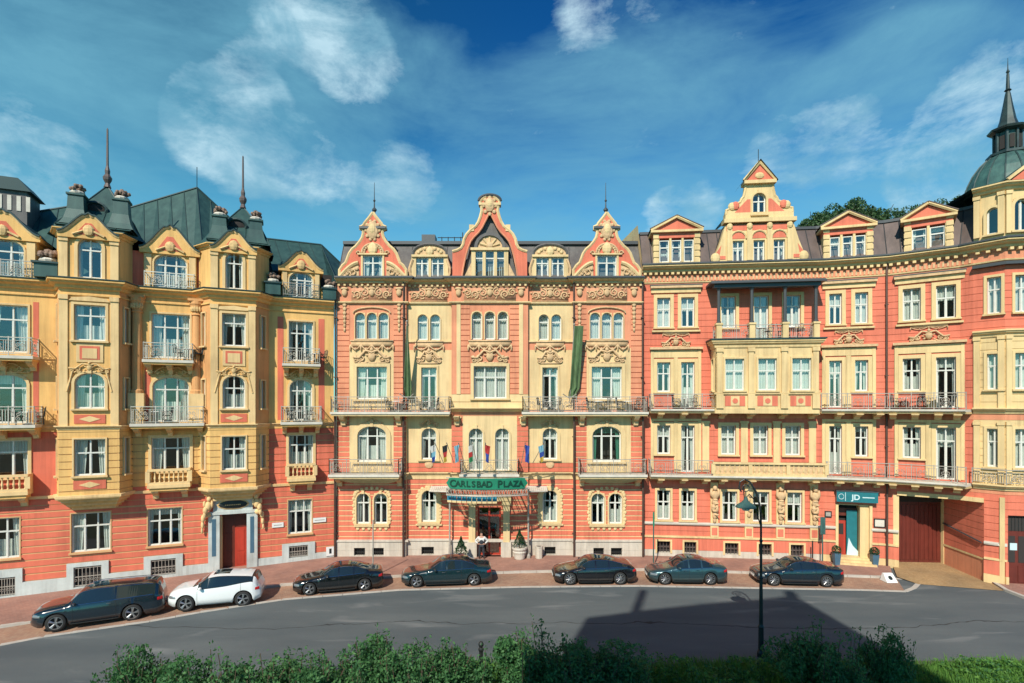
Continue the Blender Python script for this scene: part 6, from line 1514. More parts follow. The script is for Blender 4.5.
def make_car(name, label, cat, loc, rz, paint, L, Wd, top, belt, glass, wheels, wr, pillars, ground=.18, spokes=5, roof_m=None, rails=False, kind='saloon', chrome=True):
    """front at -L/2 on the local x axis; top/belt: (x from the nose, z); glass: (windscreen foot, windscreen head, rear glass head, rear glass foot)"""
    root = empty(name, loc, label, cat, 'cars parked along the kerb', rz=rz)
    W2 = Wd/2; g0, g1, g2, g3 = glass; wx = wheels
    xs = sorted(set([0,.02,.06,.14,.25]+[L-.02,L-.06,L-.14,L-.25, L]+[L*k/56 for k in range(57)]+[w+d for w in wx for d in (-wr-.07,-wr-.069,-wr*.8,-wr*.5,0,wr*.5,wr*.8,wr+.069,wr+.07)]+list(glass)+[p+d for p in pillars for d in (-.04,.04)]))
    xs = [x for x in xs if 0 <= x <= L]
    def halfw(x):
        f = 1-.30*max(0, 1-x/.55)**2.2-.0; r = 1-.20*max(0, 1-(L-x)/.45)**2.2; return W2*min(f, r)*(1-.03*math.cos(2*math.pi*x/L))
    rings = []; R_ = wr+.07
    for x in xs:
        hw_ = halfw(x); zt = catmull(top, x); zb = min(catmull(belt, x), zt-.015); nose = max(0, 1-x/.3, 1-(L-x)/.3)
        low = ground+.10*nose; arch = 0
        for w in wx:
            if abs(x-w) < R_: arch = max(arch, wr+math.sqrt(R_*R_-(x-w)**2))
        a = max(low, arch); inb = arch > 0
        cab = max(0, min(1, (x-g0)/(g1-g0))) if x < g1 else (1 if x < g2 else max(0, 1-(x-g2)/(g3-g2)))
        cab = cab**.7 if cab > 0 else 0
        gw = hw_*(.70*(1-cab)+(.70)*cab); mid = max(ground+.28, a+.012) if not inb else max(a+.012, ground+.28)
        zs_ = zt-.05*cab-.012
        sh = hw_*(.95 if cab > 0 else .93)
        rings.append([(0,low),(hw_*.60,low if not inb else a-.02),(hw_*.985 if not inb else hw_*1.0,a),(hw_,max(mid,min(zb-.18,.52))),(hw_*.99,zb-.10 if zb-.10 > mid else mid+.01),(sh,zb),(gw,max(zs_,zb+.002)),(gw*.62,max(zt-.012,zb+.004)),(0,max(zt,zb+.006))])
    n = len(rings[0]); body = MB(paint); side = MB('car_glass'); ws = MB('car_glass'); rg = MB('car_glass')
    def pt(i, j, sg): y, z = rings[i][j]; return (xs[i]-L/2, sg*y, z)
    grid = {}; bv = []
    for sg in (-1, 1):
        for i in range(len(xs)):
            for j in range(n):
                if j in (0, n-1) and sg == 1: grid[(i,j,1)] = grid[(i,j,-1)]; continue
                grid[(i,j,sg)] = len(bv); bv.append(pt(i,j,sg))
    fc = {'b':[], 'w':[], 'r':[], 'u':[]}; fc.update({('s', a_, b_):[] for a_ in (-1,1) for b_ in range(len(pillars)+1)})
    for i in range(len(xs)-1):
        xm = (xs[i]+xs[i+1])/2
        for j in range(n-1):
            for sg in (-1, 1):
                k = 'b'
                if j == 5 and g0+.28 < xm < g3-.22 and not any(abs(xm-p) < .04 for p in pillars): k = 's'
                if j in (6,7) and g0+.02 < xm < g1: k = 'w'
                if j in (6,7) and g2 < xm < g3-.03: k = 'r'
                if j == 5 and k == 'b' and (g0+.05 < xm < g0+.28): k = 'b'
                if j == 0 or (j == 1 and any(abs(xm-w) < R_ for w in wx)): k = 'u'
                q = (grid[(i,j,sg)], grid[(i+1,j,sg)], grid[(i+1,j+1,sg)], grid[(i,j+1,sg)])
                fc[k if k != 's' else ('s', sg, sum(xm > p for p in pillars))].append(q if sg == -1 else q[::-1])
    def sub(nm, faces, m, parent, smooth=True, off=0.):
        if not faces: return
        used = sorted({v for f in faces for v in f}); mp = {v:i for i,v in enumerate(used)}
        b = MB(m); b.add([bv[v] for v in used], [tuple(mp[v] for v in f) for f in faces], m); me = b.mesh(nm, smooth); o = inst(nm, me, parent); return o
    b = MB(paint); used = bv; b.v = list(bv); b.mi(paint); b.mi('black_rubber')
    for f in fc['b']: b.f.append(f); b.m.append(0)
    for f in fc['u']: b.f.append(f); b.m.append(1)
    for i, rev in ((0, False), (len(xs)-1, True)):
        ring = [grid[(i,j,-1)] for j in range(n)]+[grid[(i,j,1)] for j in range(n-2,0,-1)]; b.f.append(tuple(ring if not rev else ring[::-1])); b.m.append(0)
    me = b.mesh('body', True); body = inst('body', me, root)
    if roof_m:
        pass
    [sub('side_window', fc[q], 'car_glass', root, False) for q in fc if q[0] == 's']; sub('windscreen', fc['w'], 'car_glass', root); sub('rear_window', fc['r'], 'car_glass', root)
    # chrome line round the side glass and door seams
    for sg in (-1, 1):
        tr = MB('chrome' if chrome else 'black_rubber'); idx = [i for i in range(len(xs)) if g0+.25 <= xs[i] <= g3-.2]
        tr.tube([(xs[i]-L/2, sg*(rings[i][5][0]+.006), rings[i][5][1]) for i in idx], .012, 4)
        tr.tube([(xs[i]-L/2, sg*(rings[i][6][0]+.010), rings[i][6][1]-.005) for i in idx], .010, 4)
        inst('window_trim', tr.mesh('window_trim'), root)
        se = MB('black_rubber')
        for p in [g0+.32]+list(pillars)+[min(g3-.3, wx[1]-wr*.2)]:
            i = min(range(len(xs)), key=lambda q: abs(xs[q]-p)); r = rings[i]
            if any(abs(xs[i]-w) < R_ for w in wx): pts = [(xs[i]-L/2, sg*(r[j][0]+.002), r[j][1]) for j in (3,4,5)]
            else: pts = [(xs[i]-L/2, sg*(r[j][0]+.002), r[j][1]) for j in (2,3,4,5)]
            se.tube(pts, .006, 4)
        sill = [i for i in range(len(xs)) if wx[0]+R_+.05 < xs[i] < wx[1]-R_-.05]
        se.tube([(xs[i]-L/2, sg*(rings[i][2][0]), rings[i][2][1]+.01) for i in sill], .022, 5, 'black_rubber')
        inst('door_seam', se.mesh('door_seam'), root)
        hd = MB('chrome')
        for p in pillars[:2] if kind != 'coupe' else pillars[:1]:
            i = min(range(len(xs)), key=lambda q: abs(xs[q]-(p-.22))); r = rings[i]; z = r[4][1]-.01; hd.tube([(xs[i]-L/2-.09, sg*(r[4][0]+.022), z), (xs[i]-L/2+.09, sg*(r[4][0]+.022), z)], .016, 5)
        inst('door_handle', hd.mesh('door_handle'), root)
        i = min(range(len(xs)), key=lambda q: abs(xs[q]-(g0+.42))); r = rings[i]; mi_ = MB(paint)
        mi_.ell((xs[i]-L/2, -sg*(r[5][0]+.13), r[5][1]+.07), .09, .12, .075, paint, 8, 6); mi_.tube([(xs[i]-L/2, sg*(r[5][0]-.02), r[5][1]+.0), (xs[i]-L/2, sg*(r[5][0]+.08), r[5][1]+.05)], .025, 5, paint); inst('wing_mirror', mi_.mesh('wing_mirror', True), root)
        # lamps following the corners of the body
        def patch(x0, x1, za, zb_, m, nm):
            I = [i for i in range(len(xs)) if x0 <= xs[i] <= x1]; b = MB(m); vs = []
            for i in I:
                r = rings[i]; hw_ = r[3][0]; lo, hi = za, min(zb_, r[5][1]-.005)
                vs += [(xs[i]-L/2, sg*(hw_+.008), lo), (xs[i]-L/2, sg*(hw_*.995+.010), (lo+hi)/2), (xs[i]-L/2, sg*(r[5][0]*.5+hw_*.5+.012), hi), (xs[i]-L/2+(-.004 if x0 < 1 else .004), sg*(r[5][0]*.80), hi+.012)]
            b.add(vs, [(4*k+q, 4*k+4+q, 4*k+5+q, 4*k+1+q) for k in range(len(I)-1) for q in range(3)]); inst(nm, b.mesh(nm, True), root)
        zf = catmull(belt, .2); zr = catmull(belt, L-.15)
        patch(.035, .42, zf-.17, zf-.05, 'lamp_clear', 'headlight'); patch(L-.30, L-.03, zr-.22, zr-.08, 'lamp_red', 'tail_light')
    # nose: grille, number plate, bumper opening; tail: plate
    nb = MB('black_rubber'); hw_ = halfw(.02); zf = catmull(belt, .1)
    nb.box(Fr((-L/2-.012,-.42*Wd/1.9),(-L/2-.012,.42*Wd/1.9)), .02, .82*Wd/1.9, -.02, .02, zf-.30, zf-.08); 
    gr = inst('grille', nb.mesh('grille'), root); cb = MB('chrome'); 
    for k in range(3): cb.box(Fr((-L/2-.036,-.40),(-L/2-.036,.40)), .02, .78, -.004, .006, zf-.27+.07*k, zf-.255+.07*k)
    cb.ell((-L/2-.04, 0, zf-.19), .015, .06, .06); inst('grille_bar', cb.mesh('grille_bar'), gr)
    pl = MB('white_plastic'); pl.box(Fr((-L/2-.045,-.26),(-L/2-.045,.26)), 0, .52, -.008, .008, .36, .47); inst('number_plate', pl.mesh('number_plate'), root)
    pl = MB('white_plastic'); pl.box(Fr((L/2+.012,.26),(L/2+.012,-.26)), 0, .52, -.008, .008, .62, .73); inst('number_plate', pl.mesh('number_plate'), root)
    if rails:
        for sg in (-1,1):
            rl = MB('chrome' if chrome else 'black_rubber'); I = [i for i in range(len(xs)) if g1+.1 < xs[i] < g2]; rl.tube([(xs[i]-L/2, sg*(rings[i][6][0]-.03), rings[i][6][1]+.055) for i in I], .018, 5); inst('roof_rail', rl.mesh('roof_rail'), root)
    # sunroof panel
    I = [i for i in range(len(xs)) if g1+.15 < xs[i] < g1+1.0]; sr = MB('car_glass'); vs = []
    for i in I:
        for y in (-.42,-.2,0,.2,.42): vs.append((xs[i]-L/2, y, rings[i][8][1]+.008-.012*abs(y)/.42))
    sr.add(vs, [(5*k+q, 5*k+5+q, 5*k+6+q, 5*k+1+q) for k in range(len(I)-1) for q in range(4)]); inst('sunroof', sr.mesh('sunroof', True), root)
    def wheel_mesh():
        t = MB('black_rubber'); A, B_ = [], []
        prof = [(wr*.70,-.10),(wr*.95,-.105),(wr,-.07),(wr,.07),(wr*.95,.105),(wr*.70,.10),(wr*.70,-.10)]; N = 28
        vs = [(r*math.cos(2*math.pi*k/N), v, r*math.sin(2*math.pi*k/N)) for r, v in prof for k in range(N)]
        t.add(vs, [(j*N+k, j*N+(k+1)%N, (j+1)*N+(k+1)%N, (j+1)*N+k) for j in range(len(prof)-1) for k in range(N)]); return t.mesh('wheel', True)
    def rim_mesh():
        b = MB('wheel_alloy'); N = 28; pr = [(wr*.73,.075),(wr*.73,.098),(wr*.66,.10),(wr*.64,.06),(wr*.64,-.05)]
        vs = [(r*math.cos(2*math.pi*k/N), -v, r*math.sin(2*math.pi*k/N)) for r, v in pr for k in range(N)]
        b.add(vs, [(j*N+k, j*N+(k+1)%N, (j+1)*N+(k+1)%N, (j+1)*N+k) for j in range(len(pr)-1) for k in range(N)])
        b.add([(wr*.66*math.cos(2*math.pi*k/N), .0, wr*.66*math.sin(2*math.pi*k/N)) for k in range(N)], [tuple(range(N))], 'black_rubber')
        for k in range(spokes):
            for d in (-.13,.13) if spokes == 5 else (0,):
                a = 2*math.pi*k/spokes+.2; b.tube([(wr*.12*math.cos(a),-.085,wr*.12*math.sin(a)), (wr*.68*math.cos(a+d),-.092,wr*.68*math.sin(a+d))], wr*.06, 5)
        b.tube([(0,-.03,0),(0,-.10,0)], wr*.17, 10); return b.mesh('rim')
    wm, rm_ = cached(('wh',wr), wheel_mesh), cached(('rim',wr,spokes), rim_mesh)
    for w in wx:
        for sg in (-1, 1):
            o = bpy.data.objects.new('wheel', wm); COL.objects.link(o); o.parent = root; o.location = (w-L/2, sg*(halfw(w)-.115), wr); o.rotation_euler = (0,0,0 if sg < 0 else math.pi)
            inst('rim', rm_, o)
    return root
mat('paint_black', (.006,.008,.010), .18, spec=.5, coat=1.); mat('paint_teal', (.006,.022,.028), .2, coat=1.); mat('paint_white', (.74,.76,.76), .25, coat=.6); mat('paint_darkest', (.008,.008,.010), .2, coat=1.); mat('paint_greyblue', (.045,.095,.11), .28, metal=.6, coat=1.); mat('paint_navy', (.006,.014,.022), .2, coat=1.)
def car_at(px0, px1, py, **k):
    """place a car from where its wheels meet the ground on the near side"""
    zg = -.116
    def g(px): 
        p = gp(px, py(px), zg); 
        for _ in range(3): p = gp(px, py(px), zg+gz(p.x))
        return p
    a, b = g(px0), g(px1); c = (a+b)/2; d = (b-a).normalized(); W = k['Wd']; nrm = V2(-d.y, d.x)
    c = c+nrm*(W/2); return dict(loc=(c.x, c.y, gz(c.x)+zg), rz=math.atan2(d.y, d.x)), (b-a).length
def lin(x0,y0,x1,y1): return lambda x: y0+(y1-y0)*(x-x0)/(x1-x0)
sal_top = lambda L, h: [(0,.62),(.08,.70),(.5,.82),(L*.30,.98),(L*.46,h-.04),(L*.56,h),(L*.68,h-.05),(L*.86,1.10),(L*.94,1.06),(L-.03,.98),(L,.80)]
sal_belt = lambda L: [(0,.58),(.10,.66),(.5,.76),(L*.30,.90),(L*.6,.96),(L*.86,1.00),(L-.03,.93),(L,.78)]
def saloon(name, label, px0, px1, py, paint, L, h=1.46, Wd=1.86, **k):
    pos, _ = car_at(px0, px1, py, Wd=Wd)
    return make_car(name, label, 'car', paint=paint, L=L, Wd=Wd, top=sal_top(L,h), belt=sal_belt(L), glass=(L*.285,L*.435,L*.66,L*.845), wheels=(.86,L-1.02), wr=.34, pillars=(L*.50,L*.665), **pos, **k)
# each car: pixel columns of nose and tail on the near side and the line its wheels stand on
saloon('parked_car', 'black coupe with a red-lit roof parked just right of the white car', 297, 379, lin(297,597,379,590), 'paint_black', 4.75, 1.42, kind='coupe', spokes=5)
saloon('parked_car', 'long dark teal saloon parked in front of the hotel entrance', 403, 490, lin(403,588.5,490,585.5), 'paint_teal', 5.1, 1.49, 1.9, spokes=5)
L = 4.75; pos, _ = car_at(558, 634, lin(558,585.5,634,585), Wd=1.93)
make_car('parked_car', 'black fastback with silver wheels parked right of the hotel entrance', 'car', paint='paint_darkest', L=L, Wd=1.93, top=[(0,.55),(.08,.64),(.5,.78),(L*.28,.95),(L*.44,1.38),(L*.54,1.42),(L*.68,1.37),(L*.86,1.14),(L*.95,1.04),(L,.80)], belt=[(0,.50),(.1,.62),(.5,.74),(L*.3,.90),(L*.6,.95),(L*.86,1.0),(L-.04,.95),(L,.76)], glass=(L*.27,L*.42,L*.62,L*.93), wheels=(.90,L-.98), wr=.355, pillars=(L*.50,L*.66), spokes=10, **pos)
saloon('parked_car', 'grey-blue metallic saloon parked under the balustraded balcony', 651, 728, lin(651,585,728,585.5), 'paint_greyblue', 4.45, 1.45, 1.82, spokes=10)
saloon('parked_car', 'black saloon parked behind the tall street lamp', 760, 845, lin(760,586,845,588), 'paint_navy', 4.75, 1.42, 1.86, spokes=10)
L = 4.3; pos, _ = car_at(168, 258, lin(168,614.5,258,604.5), Wd=1.95)
make_car('parked_car', 'white crossover with a sloping roof parked below the stone portal', 'car', paint='paint_white', L=L, Wd=1.95, top=[(0,.74),(.08,.90),(.5,1.06),(L*.27,1.16),(L*.44,1.60),(L*.54,1.65),(L*.80,1.57),(L*.93,1.48),(L*.965,1.16),(L,.88)], belt=[(0,.68),(.1,.80),(.5,.93),(L*.27,1.03),(L*.6,1.12),(L*.9,1.25),(L*.96,1.06),(L,.82)], glass=(L*.255,L*.42,L*.90,L*.965), wheels=(.86,L-.82), wr=.39, pillars=(), ground=.28, spokes=5, chrome=False, **pos)
L = 5.2; pos, _ = car_at(33, 160, lin(33,636.5,161,616), Wd=1.95)
make_car('parked_car', 'long black estate car with roof rails at the left end of the row', 'car', paint='paint_navy', L=L, Wd=1.95, top=[(0,.72),(.06,.92),(.5,1.08),(L*.25,1.20),(L*.37,1.70),(L*.48,1.78),(L*.84,1.74),(L*.94,1.66),(L*.985,1.20),(L,.86)], belt=[(0,.68),(.08,.84),(.5,.98),(L*.27,1.10),(L*.6,1.15),(L*.92,1.17),(L*.98,1.08),(L,.80)], glass=(L*.24,L*.365,L*.89,L*.965), wheels=(.95,L-1.30), wr=.40, pillars=(L*.62,), ground=.27, spokes=5, rails=True, **pos)

# ================================================================== street furniture
lp = gp(761, 655, -.06); t = empty('street_lamp', (lp.x, lp.y, -.1), 'tall black lamp post with a scrolled crook and hanging green shade', 'street lamp')
b = MB('iron_dark'); b.lathe((lp.x,lp.y,-.15), [(.16,0),(.16,.2),(.11,.3),(.10,1.2),(.13,1.25),(.08,1.35),(.065,3.2),(.09,3.25),(.055,3.3),(.05,4.7),(.08,4.75),(.05,4.8)], 10)
b.tube([(lp.x,lp.y,4.6),(lp.x,lp.y,5.3),(lp.x-.04,lp.y,6.0),(lp.x-.20,lp.y,6.6),(lp.x-.45,lp.y,7.0),(lp.x-.68,lp.y,7.12),(lp.x-.86,lp.y,7.0),(lp.x-.90,lp.y,6.75),(lp.x-.80,lp.y,6.6)], .045, 7, r1=.03)
b.build('post', t)
b = MB('iron_dark'); 
b.tube([(lp.x-.02,lp.y,5.2),(lp.x-.22,lp.y,5.9),(lp.x-.30,lp.y,6.3),(lp.x-.48,lp.y,6.5),(lp.x-.62,lp.y,6.35)], .025, 5); b.tube([(lp.x-.62+.14*math.cos(a*.6),lp.y,6.75+.14*math.sin(a*.6)) for a in range(11)], .022, 5)
b.tube([(lp.x-.45,lp.y,7.0),(lp.x-.55,lp.y,6.8),(lp.x-.74,lp.y,6.85),(lp.x-.66,lp.y,6.2)], .022, 5); b.tube([(lp.x-.13,lp.y,6.4),(lp.x-.34,lp.y,6.75),(lp.x-.5,lp.y,6.65)], .02, 5)
b.build('scrollwork', t)
b = MB('verdigris'); c = (lp.x-.62, lp.y, 5.98); b.lathe(c, [(.03,.42),(.07,.38),(.09,.28),(.17,.20),(.33,.09),(.40,.02),(.40,-.02),(.36,-.02),(.14,.12)], 16); sh = b.build('lamp_shade', t)
b = MB('white_plastic'); b.lathe((c[0],c[1],5.86), [(.0,-.04),(.12,-.02),(.18,.06),(.16,.13)], 12); b.build('bulb_cover', sh); b = MB('iron_dark'); b.tube([(c[0],c[1],6.38),(c[0],c[1],6.62)], .02, 5); b.build('hanger', sh)

def post_sign(name, px, py0, py1, label, m='verdigris', plate=None, plab=None):
    p = gp(px, py0, 0); z1 = CAMZ+(CY-py1)/FPX*p.y; t = empty(name, (p.x,p.y,0), label, 'sign post'); b = MB(m); b.tube([(p.x,p.y,0),(p.x,p.y,z1)], .04, 7); b.lathe((p.x,p.y,0), [(.08,0),(.08,.1),(.045,.14)], 8); b.build('post', t)
    if plate: b = MB(plate[0]); b.box(Fr((p.x,p.y-.05),(p.x+1,p.y-.05)), -plate[1]/2, plate[1]/2, -.012, .012, z1-plate[2], z1, plate[0]); b.build('plate', t)
    return t
post_sign('sign_post', 822.5, 564, 517, 'slim green post with a narrow plate left of the potted shrub', plate=('verdigris',.32,1.1)); post_sign('sign_post', 653.5, 567, 512, 'thin dark green post beside the rain pipe at the hotel corner', plate=('sign_green',.10,.9))
post_sign('sign_post', 373, 577, 520, 'very thin grey pole standing behind the black coupe', 'iron'); post_sign('bollard', 812.5, 563, 541, 'short black post on the pavement left of the green sign post', 'iron_dark')
setp(bpy.data.objects['bollard'], None, 'bollard')
# small parking notice on the wall corner and stone name plates
t = empty('notice_board', FM.P(-.45,-.0,.9), 'small white square notice low on the wall beside the hotel corner', 'notice'); b = MB('white_plastic'); b.box(FL, FL.u(326), FL.u(334), .12, .16, .10, .70); b.build('panel', t); b = MB('iron_dark'); b.box(FL, FL.u(329), FL.u(331.3), .16, .168, .25, .58); b.build('emblem', t)
for px0, px1, py, lab in ((272,283.5,525,'small white name plate left of the last ground-floor window'),(313,326,520,'small white name plate right of the last ground-floor window')):
    z = FL.z(px0, py); b = MB('white_plastic'); b.box(FL, FL.u(px0), FL.u(px1), .02, .06, z-.17, z+.13); u=FL.u(px0); b.box(FL, u+.1, FL.u(px1)-.1, .06, .064, z-.05, z, 'iron'); b.build('name_plate', None, loc=FL.P(u,0,z), label=lab, cat='plate')
F = FR1; t = empty('shop_sign', F.P(su0, .2, 4.4), 'long teal name board with a pale ring above the shop entrance', 'sign'); x0, x1 = F.u(836.5,.35), F.u(878,.35)
b = MB('sign_teal'); b.box(F, x0, x1, .15, .40, 3.95, 4.62); b.box(F, x0-.04, x1+.04, .12, .43, 4.62, 4.68, 'tin_edge'); b.box(F, x0+.48, x0+.51, .40, .412, 4.02, 4.56, 'letter_light'); b.tube([F.P(x0+.26+.15*math.cos(a*.55), .405, 4.29+.17*math.sin(a*.55)) for a in range(12)], .018, 5, 'letter_light')
b.box(F, x0+1.45, x1-.2, .40, .408, 4.25, 4.31, 'letter_light'); b.build('board', t)
letter('JD', .46, F, x0+1.08, .405, 4.12, t, 'letter_light', .008)
for F, px0, px1, z, lab, cat in ((FR1,824.5,831.5,3.05,'small dark plaque left of the shop entrance','plaque'),(FR1,873.5,885,2.65,'dark framed showcase on the wall right of the shop entrance','showcase')):
    a, c = F.u(px0), F.u(px1); hh = .2 if cat == 'plaque' else .28; t = empty(cat, F.P(a, 0, z), lab, cat); b = MB('iron_dark'); b.box(F, a, c, .02, .08, z-hh, z+hh); b.build('frame', t); b = MB('slab'); b.box(F, a+.06, c-.06, .08, .088, z-hh+.07, z+hh-.07, 'slab' if cat == 'showcase' else 'iron'); b.build('panel', t)
# flagstaffs over the canopy
def cloth(b, P0, du, dv, w, h, cols, rows=10, F=FM, seed=0, hang=.75):
    """hanging flag: gathered folds below the staff tip"""
    rr = random.Random(seed); n = 8; vs = []; 
    for j in range(rows+1):
        for i in range(n+1):
            u = P0[0]+(w*i/n)*(1-.35*j/rows)*du+.03*math.sin(i*2.2+j*.4+seed); v = P0[1]+.06*math.sin(i*1.9+seed); z = P0[2]-h*j/rows-(w*i/n)*hang*.5
            vs.append(F.P(u, v, z))
    for j in range(rows):
        m = cols[min(len(cols)-1, int(j*len(cols)/rows))]
        b.add([vs[j*(n+1)+i+k*(n+1)] for k in (0,1) for i in range(n+1)], [(i, i+1, n+2+i, n+1+i) for i in range(n)], m)
for nm, c in (('flag_red',(.38,.03,.03)),('flag_white',(.5,.5,.48)),('flag_blue',(.02,.06,.30)),('flag_sky',(.16,.36,.46)),('flag_yellow',(.5,.37,.06)),('flag_green',(.02,.20,.08)),('flag_black',(.02,.02,.02))): mat(nm, c, .8)
flags = [(446,440,('flag_white','flag_sky','flag_blue'),'pale blue and white flag on the leftmost staff above the canopy',1),
 (456,451,('flag_black','flag_red','flag_yellow'),'dark striped flag second from the left above the canopy',1),(466,462,('flag_sky',),'plain light blue flag in front of the left canopy window',1),
 (478,475,('flag_white','flag_red','flag_green'),'white red and green flag left of the middle above the canopy',1),(488,487,('flag_red','flag_blue'),'red flag hanging in the middle above the canopy',-1),
 (521,524,('flag_blue',),'dark blue flag at the right end of the canopy balcony',-1),(532,541,('flag_sky','flag_blue','flag_yellow'),'blue and yellow flag blown out on the rightmost staff',-1)]
for i, (p0, p1, cols_, lab, sd) in enumerate(flags):
    u0 = U(p0); a = FM.P(u0, PR+1.0, 6.35); tip = (U(p1)+.02, PR+2.3, 7.75); t = empty('flag', a, lab, 'flag', 'flags above the hotel canopy'); b = MB('iron'); b.tube([a, FM.P(*tip)], .022, 6); e = FM.P(*tip); b.ell((e[0], -e[1], e[2]), .045, .045, .045, 'chrome', 6, 5); b.build('staff', t)
    b = MB(cols_[0]); cloth(b, (tip[0], tip[1]-.1, tip[2]-.1), -sd if i < 6 else -1, 0, .30, 1.05, cols_, seed=i); b.build('cloth', t, smooth=True)
# tall furled green banners on the balcony
for i, (pb, pt_, lab) in enumerate(((409.5,410.5,'tall narrow green banner furled to a point left of the entrance'),(569,572,'tall dark green banner standing square-topped right of the entrance'))):
    ub = U(pb); t = empty('banner', FM.P(ub, .7, 10.2), lab, 'banner', 'green banners above the balcony'); b = MB('iron'); b.tube([FM.P(ub, .35, 10.3), FM.P(U(pt_), 1.3, 15.6 if i == 0 else 15.4)], .03, 6); b.ell((FM.P(U(pt_),1.3,0)[0], -FM.P(U(pt_),1.3,0)[1], 15.65 if i == 0 else 15.45), .07, .07, .07); b.tube([FM.P(ub-.5,.9,10.9), FM.P(ub,.5,10.6), FM.P(ub+.4,.8,10.9)], .035, 5); b.build('staff', t)
    b = MB('fabric_green'); rows = 14; n = 10; vs = []
    for j in range(rows+1):
        f = j/rows; z = 15.35-4.7*f; vv = 1.28-.85*f+.0; uc = U(pt_)+(ub-U(pt_))*f
        wl, wr_ = ((.05+.26*f, .05+.22*f) if i == 0 else (.02, .62)) if j < rows-1 else ((.2,.2) if i == 0 else (.1,.45))
        for k in range(n+1): x = uc-wl+(wl+wr_)*k/n; vs.append(FM.P(x, vv+.06*math.sin(k*1.1+f*2)*(.3+f), z))
    for k in range(n):
        b.add([vs[j*(n+1)+k+d] for j in range(rows+1) for d in (0,1)], [(2*j, 2*j+1, 2*j+3, 2*j+2) for j in range(rows)], 'fabric_green' if k % 4 else 'fabric_green_pale')
    b.build('cloth', t)

# planting in pots
def leafcloud(b, pts, size, rr, m, flat=0.):
    for p in pts:
        s_ = size*rr.uniform(.6,1.35); d = Vector((rr.gauss(0,1), rr.gauss(0,1), rr.gauss(0,1)+flat)).normalized(); a = d.orthogonal().normalized(); q = Matrix.Rotation(rr.uniform(0,6.28), 3, d); a = q@a; c = d.cross(a); p = Vector(p)
        b.add([p-a*s_, p-c*s_*.55, p+a*s_, p+c*s_*.55], [(0,1,2,3)], m)
def conifer(px, py, lab, pot):
    p = gp(px, py, 0); rr = random.Random(int(px)); t = empty('potted_conifer', (p.x,p.y,0), lab, 'potted plant', 'potted conifers by the hotel door'); b = MB('slab' if pot else 'tin_brown')
    b.lathe((p.x,p.y,0), [(.0,0),(.30,0),(.34,.05),(.40,.35),(.46,.50),(.42,.55),(.50,.70),(.50,.80),(.42,.80),(.40,.72),(0,.72)] if pot else [(.0,0),(.26,0),(.34,.5),(.36,.55),(.30,.55),(0,.5)], 16); b.build('pot', t)
    b = MB('leaf_conifer'); z0 = .75 if pot else .5; H_ = 1.15; P = []
    for k in range(1300): f = rr.random()**.7; a = rr.uniform(0,6.28); r = (.48 if pot else .5)*(1-f)*(.75+.25*rr.random())*(1+.12*math.sin(f*22)); P.append((p.x+r*math.cos(a), p.y+r*math.sin(a), z0+.05+f*H_))
    leafcloud(b, P, .05, rr, 'leaf_conifer'); b.build('foliage', t); b = MB('bark'); b.tube([(p.x,p.y,.5),(p.x,p.y,z0+.9)], .03, 5); b.build('trunk', t)
conifer(461, 563, 'dark cone-shaped conifer in a low pot left of the hotel door', False); conifer(519.5, 559, 'cone-shaped conifer in a round pale stone pot right of the hotel door', True)
for px, py, lab in ((836.5,560,'clipped shrub in a blue-grey pot left of the shop steps'),(874.5,561.5,'clipped shrub in a blue-grey pot right of the shop steps')):
    u_ = FR1.u(px, .75 if px < 850 else .45); q_ = FR1.P(u_, .75 if px < 850 else .45, 0); p = V2(q_[0], q_[1]); rr = random.Random(int(px)); t = empty('potted_shrub', (p.x,p.y,0), lab, 'potted plant', 'blue pots by the shop entrance'); b = MB('pot_blue'); b.lathe((p.x,p.y,0), [(0,0),(.20,0),(.28,.72),(.31,.75),(.26,.75),(0,.7)], 4, 'pot_blue', ph=.7); b.build('pot', t)
    b = MB('leaf_conifer'); P = [Vector((rr.gauss(0,1),rr.gauss(0,1),rr.gauss(0,1))).normalized()*.27*rr.uniform(.8,1.05)+Vector((p.x,p.y,.92)) for _ in range(420)]; leafcloud(b, P, .045, rr, 'leaf_conifer'); b.build('foliage', t)
# litter bin and the white stone block by the gateway
p = gp(539, 558, 0); t = empty('litter_bin', (p.x,p.y,0), 'small pale stone litter bin right of the potted conifer', 'litter bin'); b = MB('stone'); b.lathe((p.x,p.y,0), [(0,0),(.24,0),(.25,.7),(.27,.74),(.27,.8),(.18,.8),(.17,.6)], 8); b.build('body', t); b = MB('iron_dark'); b.lathe((p.x,p.y,.78), [(.18,0),(.12,-.02),(0,-.03)], 8); b.build('opening', t)
p = gp(893, 583, -.1); t = empty('stone_block', (p.x,p.y,-.1), 'white sloping block with a dark round emblem at the end of the parking strip', 'stone block'); F = Fr((p.x-.32,p.y), (p.x+.52,p.y+.03)); b = MB('white_plastic'); vs = [F.P(.0,0,-.1),F.P(.64,0,-.1),F.P(.60,-.42,.34),F.P(.06,-.42,.34),F.P(.0,-.62,-.1),F.P(.64,-.62,-.1),F.P(.60,-.52,.34),F.P(.06,-.52,.34)]
b.add(vs, [(0,1,2,3),(5,4,7,6),(4,0,3,7),(1,5,6,2),(3,2,6,7)]); b.build('body', t); b = MB('iron_dark'); c0 = Vector(F.P(.33,-.21,.12)); n_ = Vector((0,-.44,.42)).normalized(); a_ = Vector((1,0,0)); c_ = n_.cross(a_); b.add([c0+n_*.006+a_*.12*math.cos(k*.524)+c_*.14*math.sin(k*.524) for k in range(12)], [tuple(range(12))]); b.build('emblem', t)
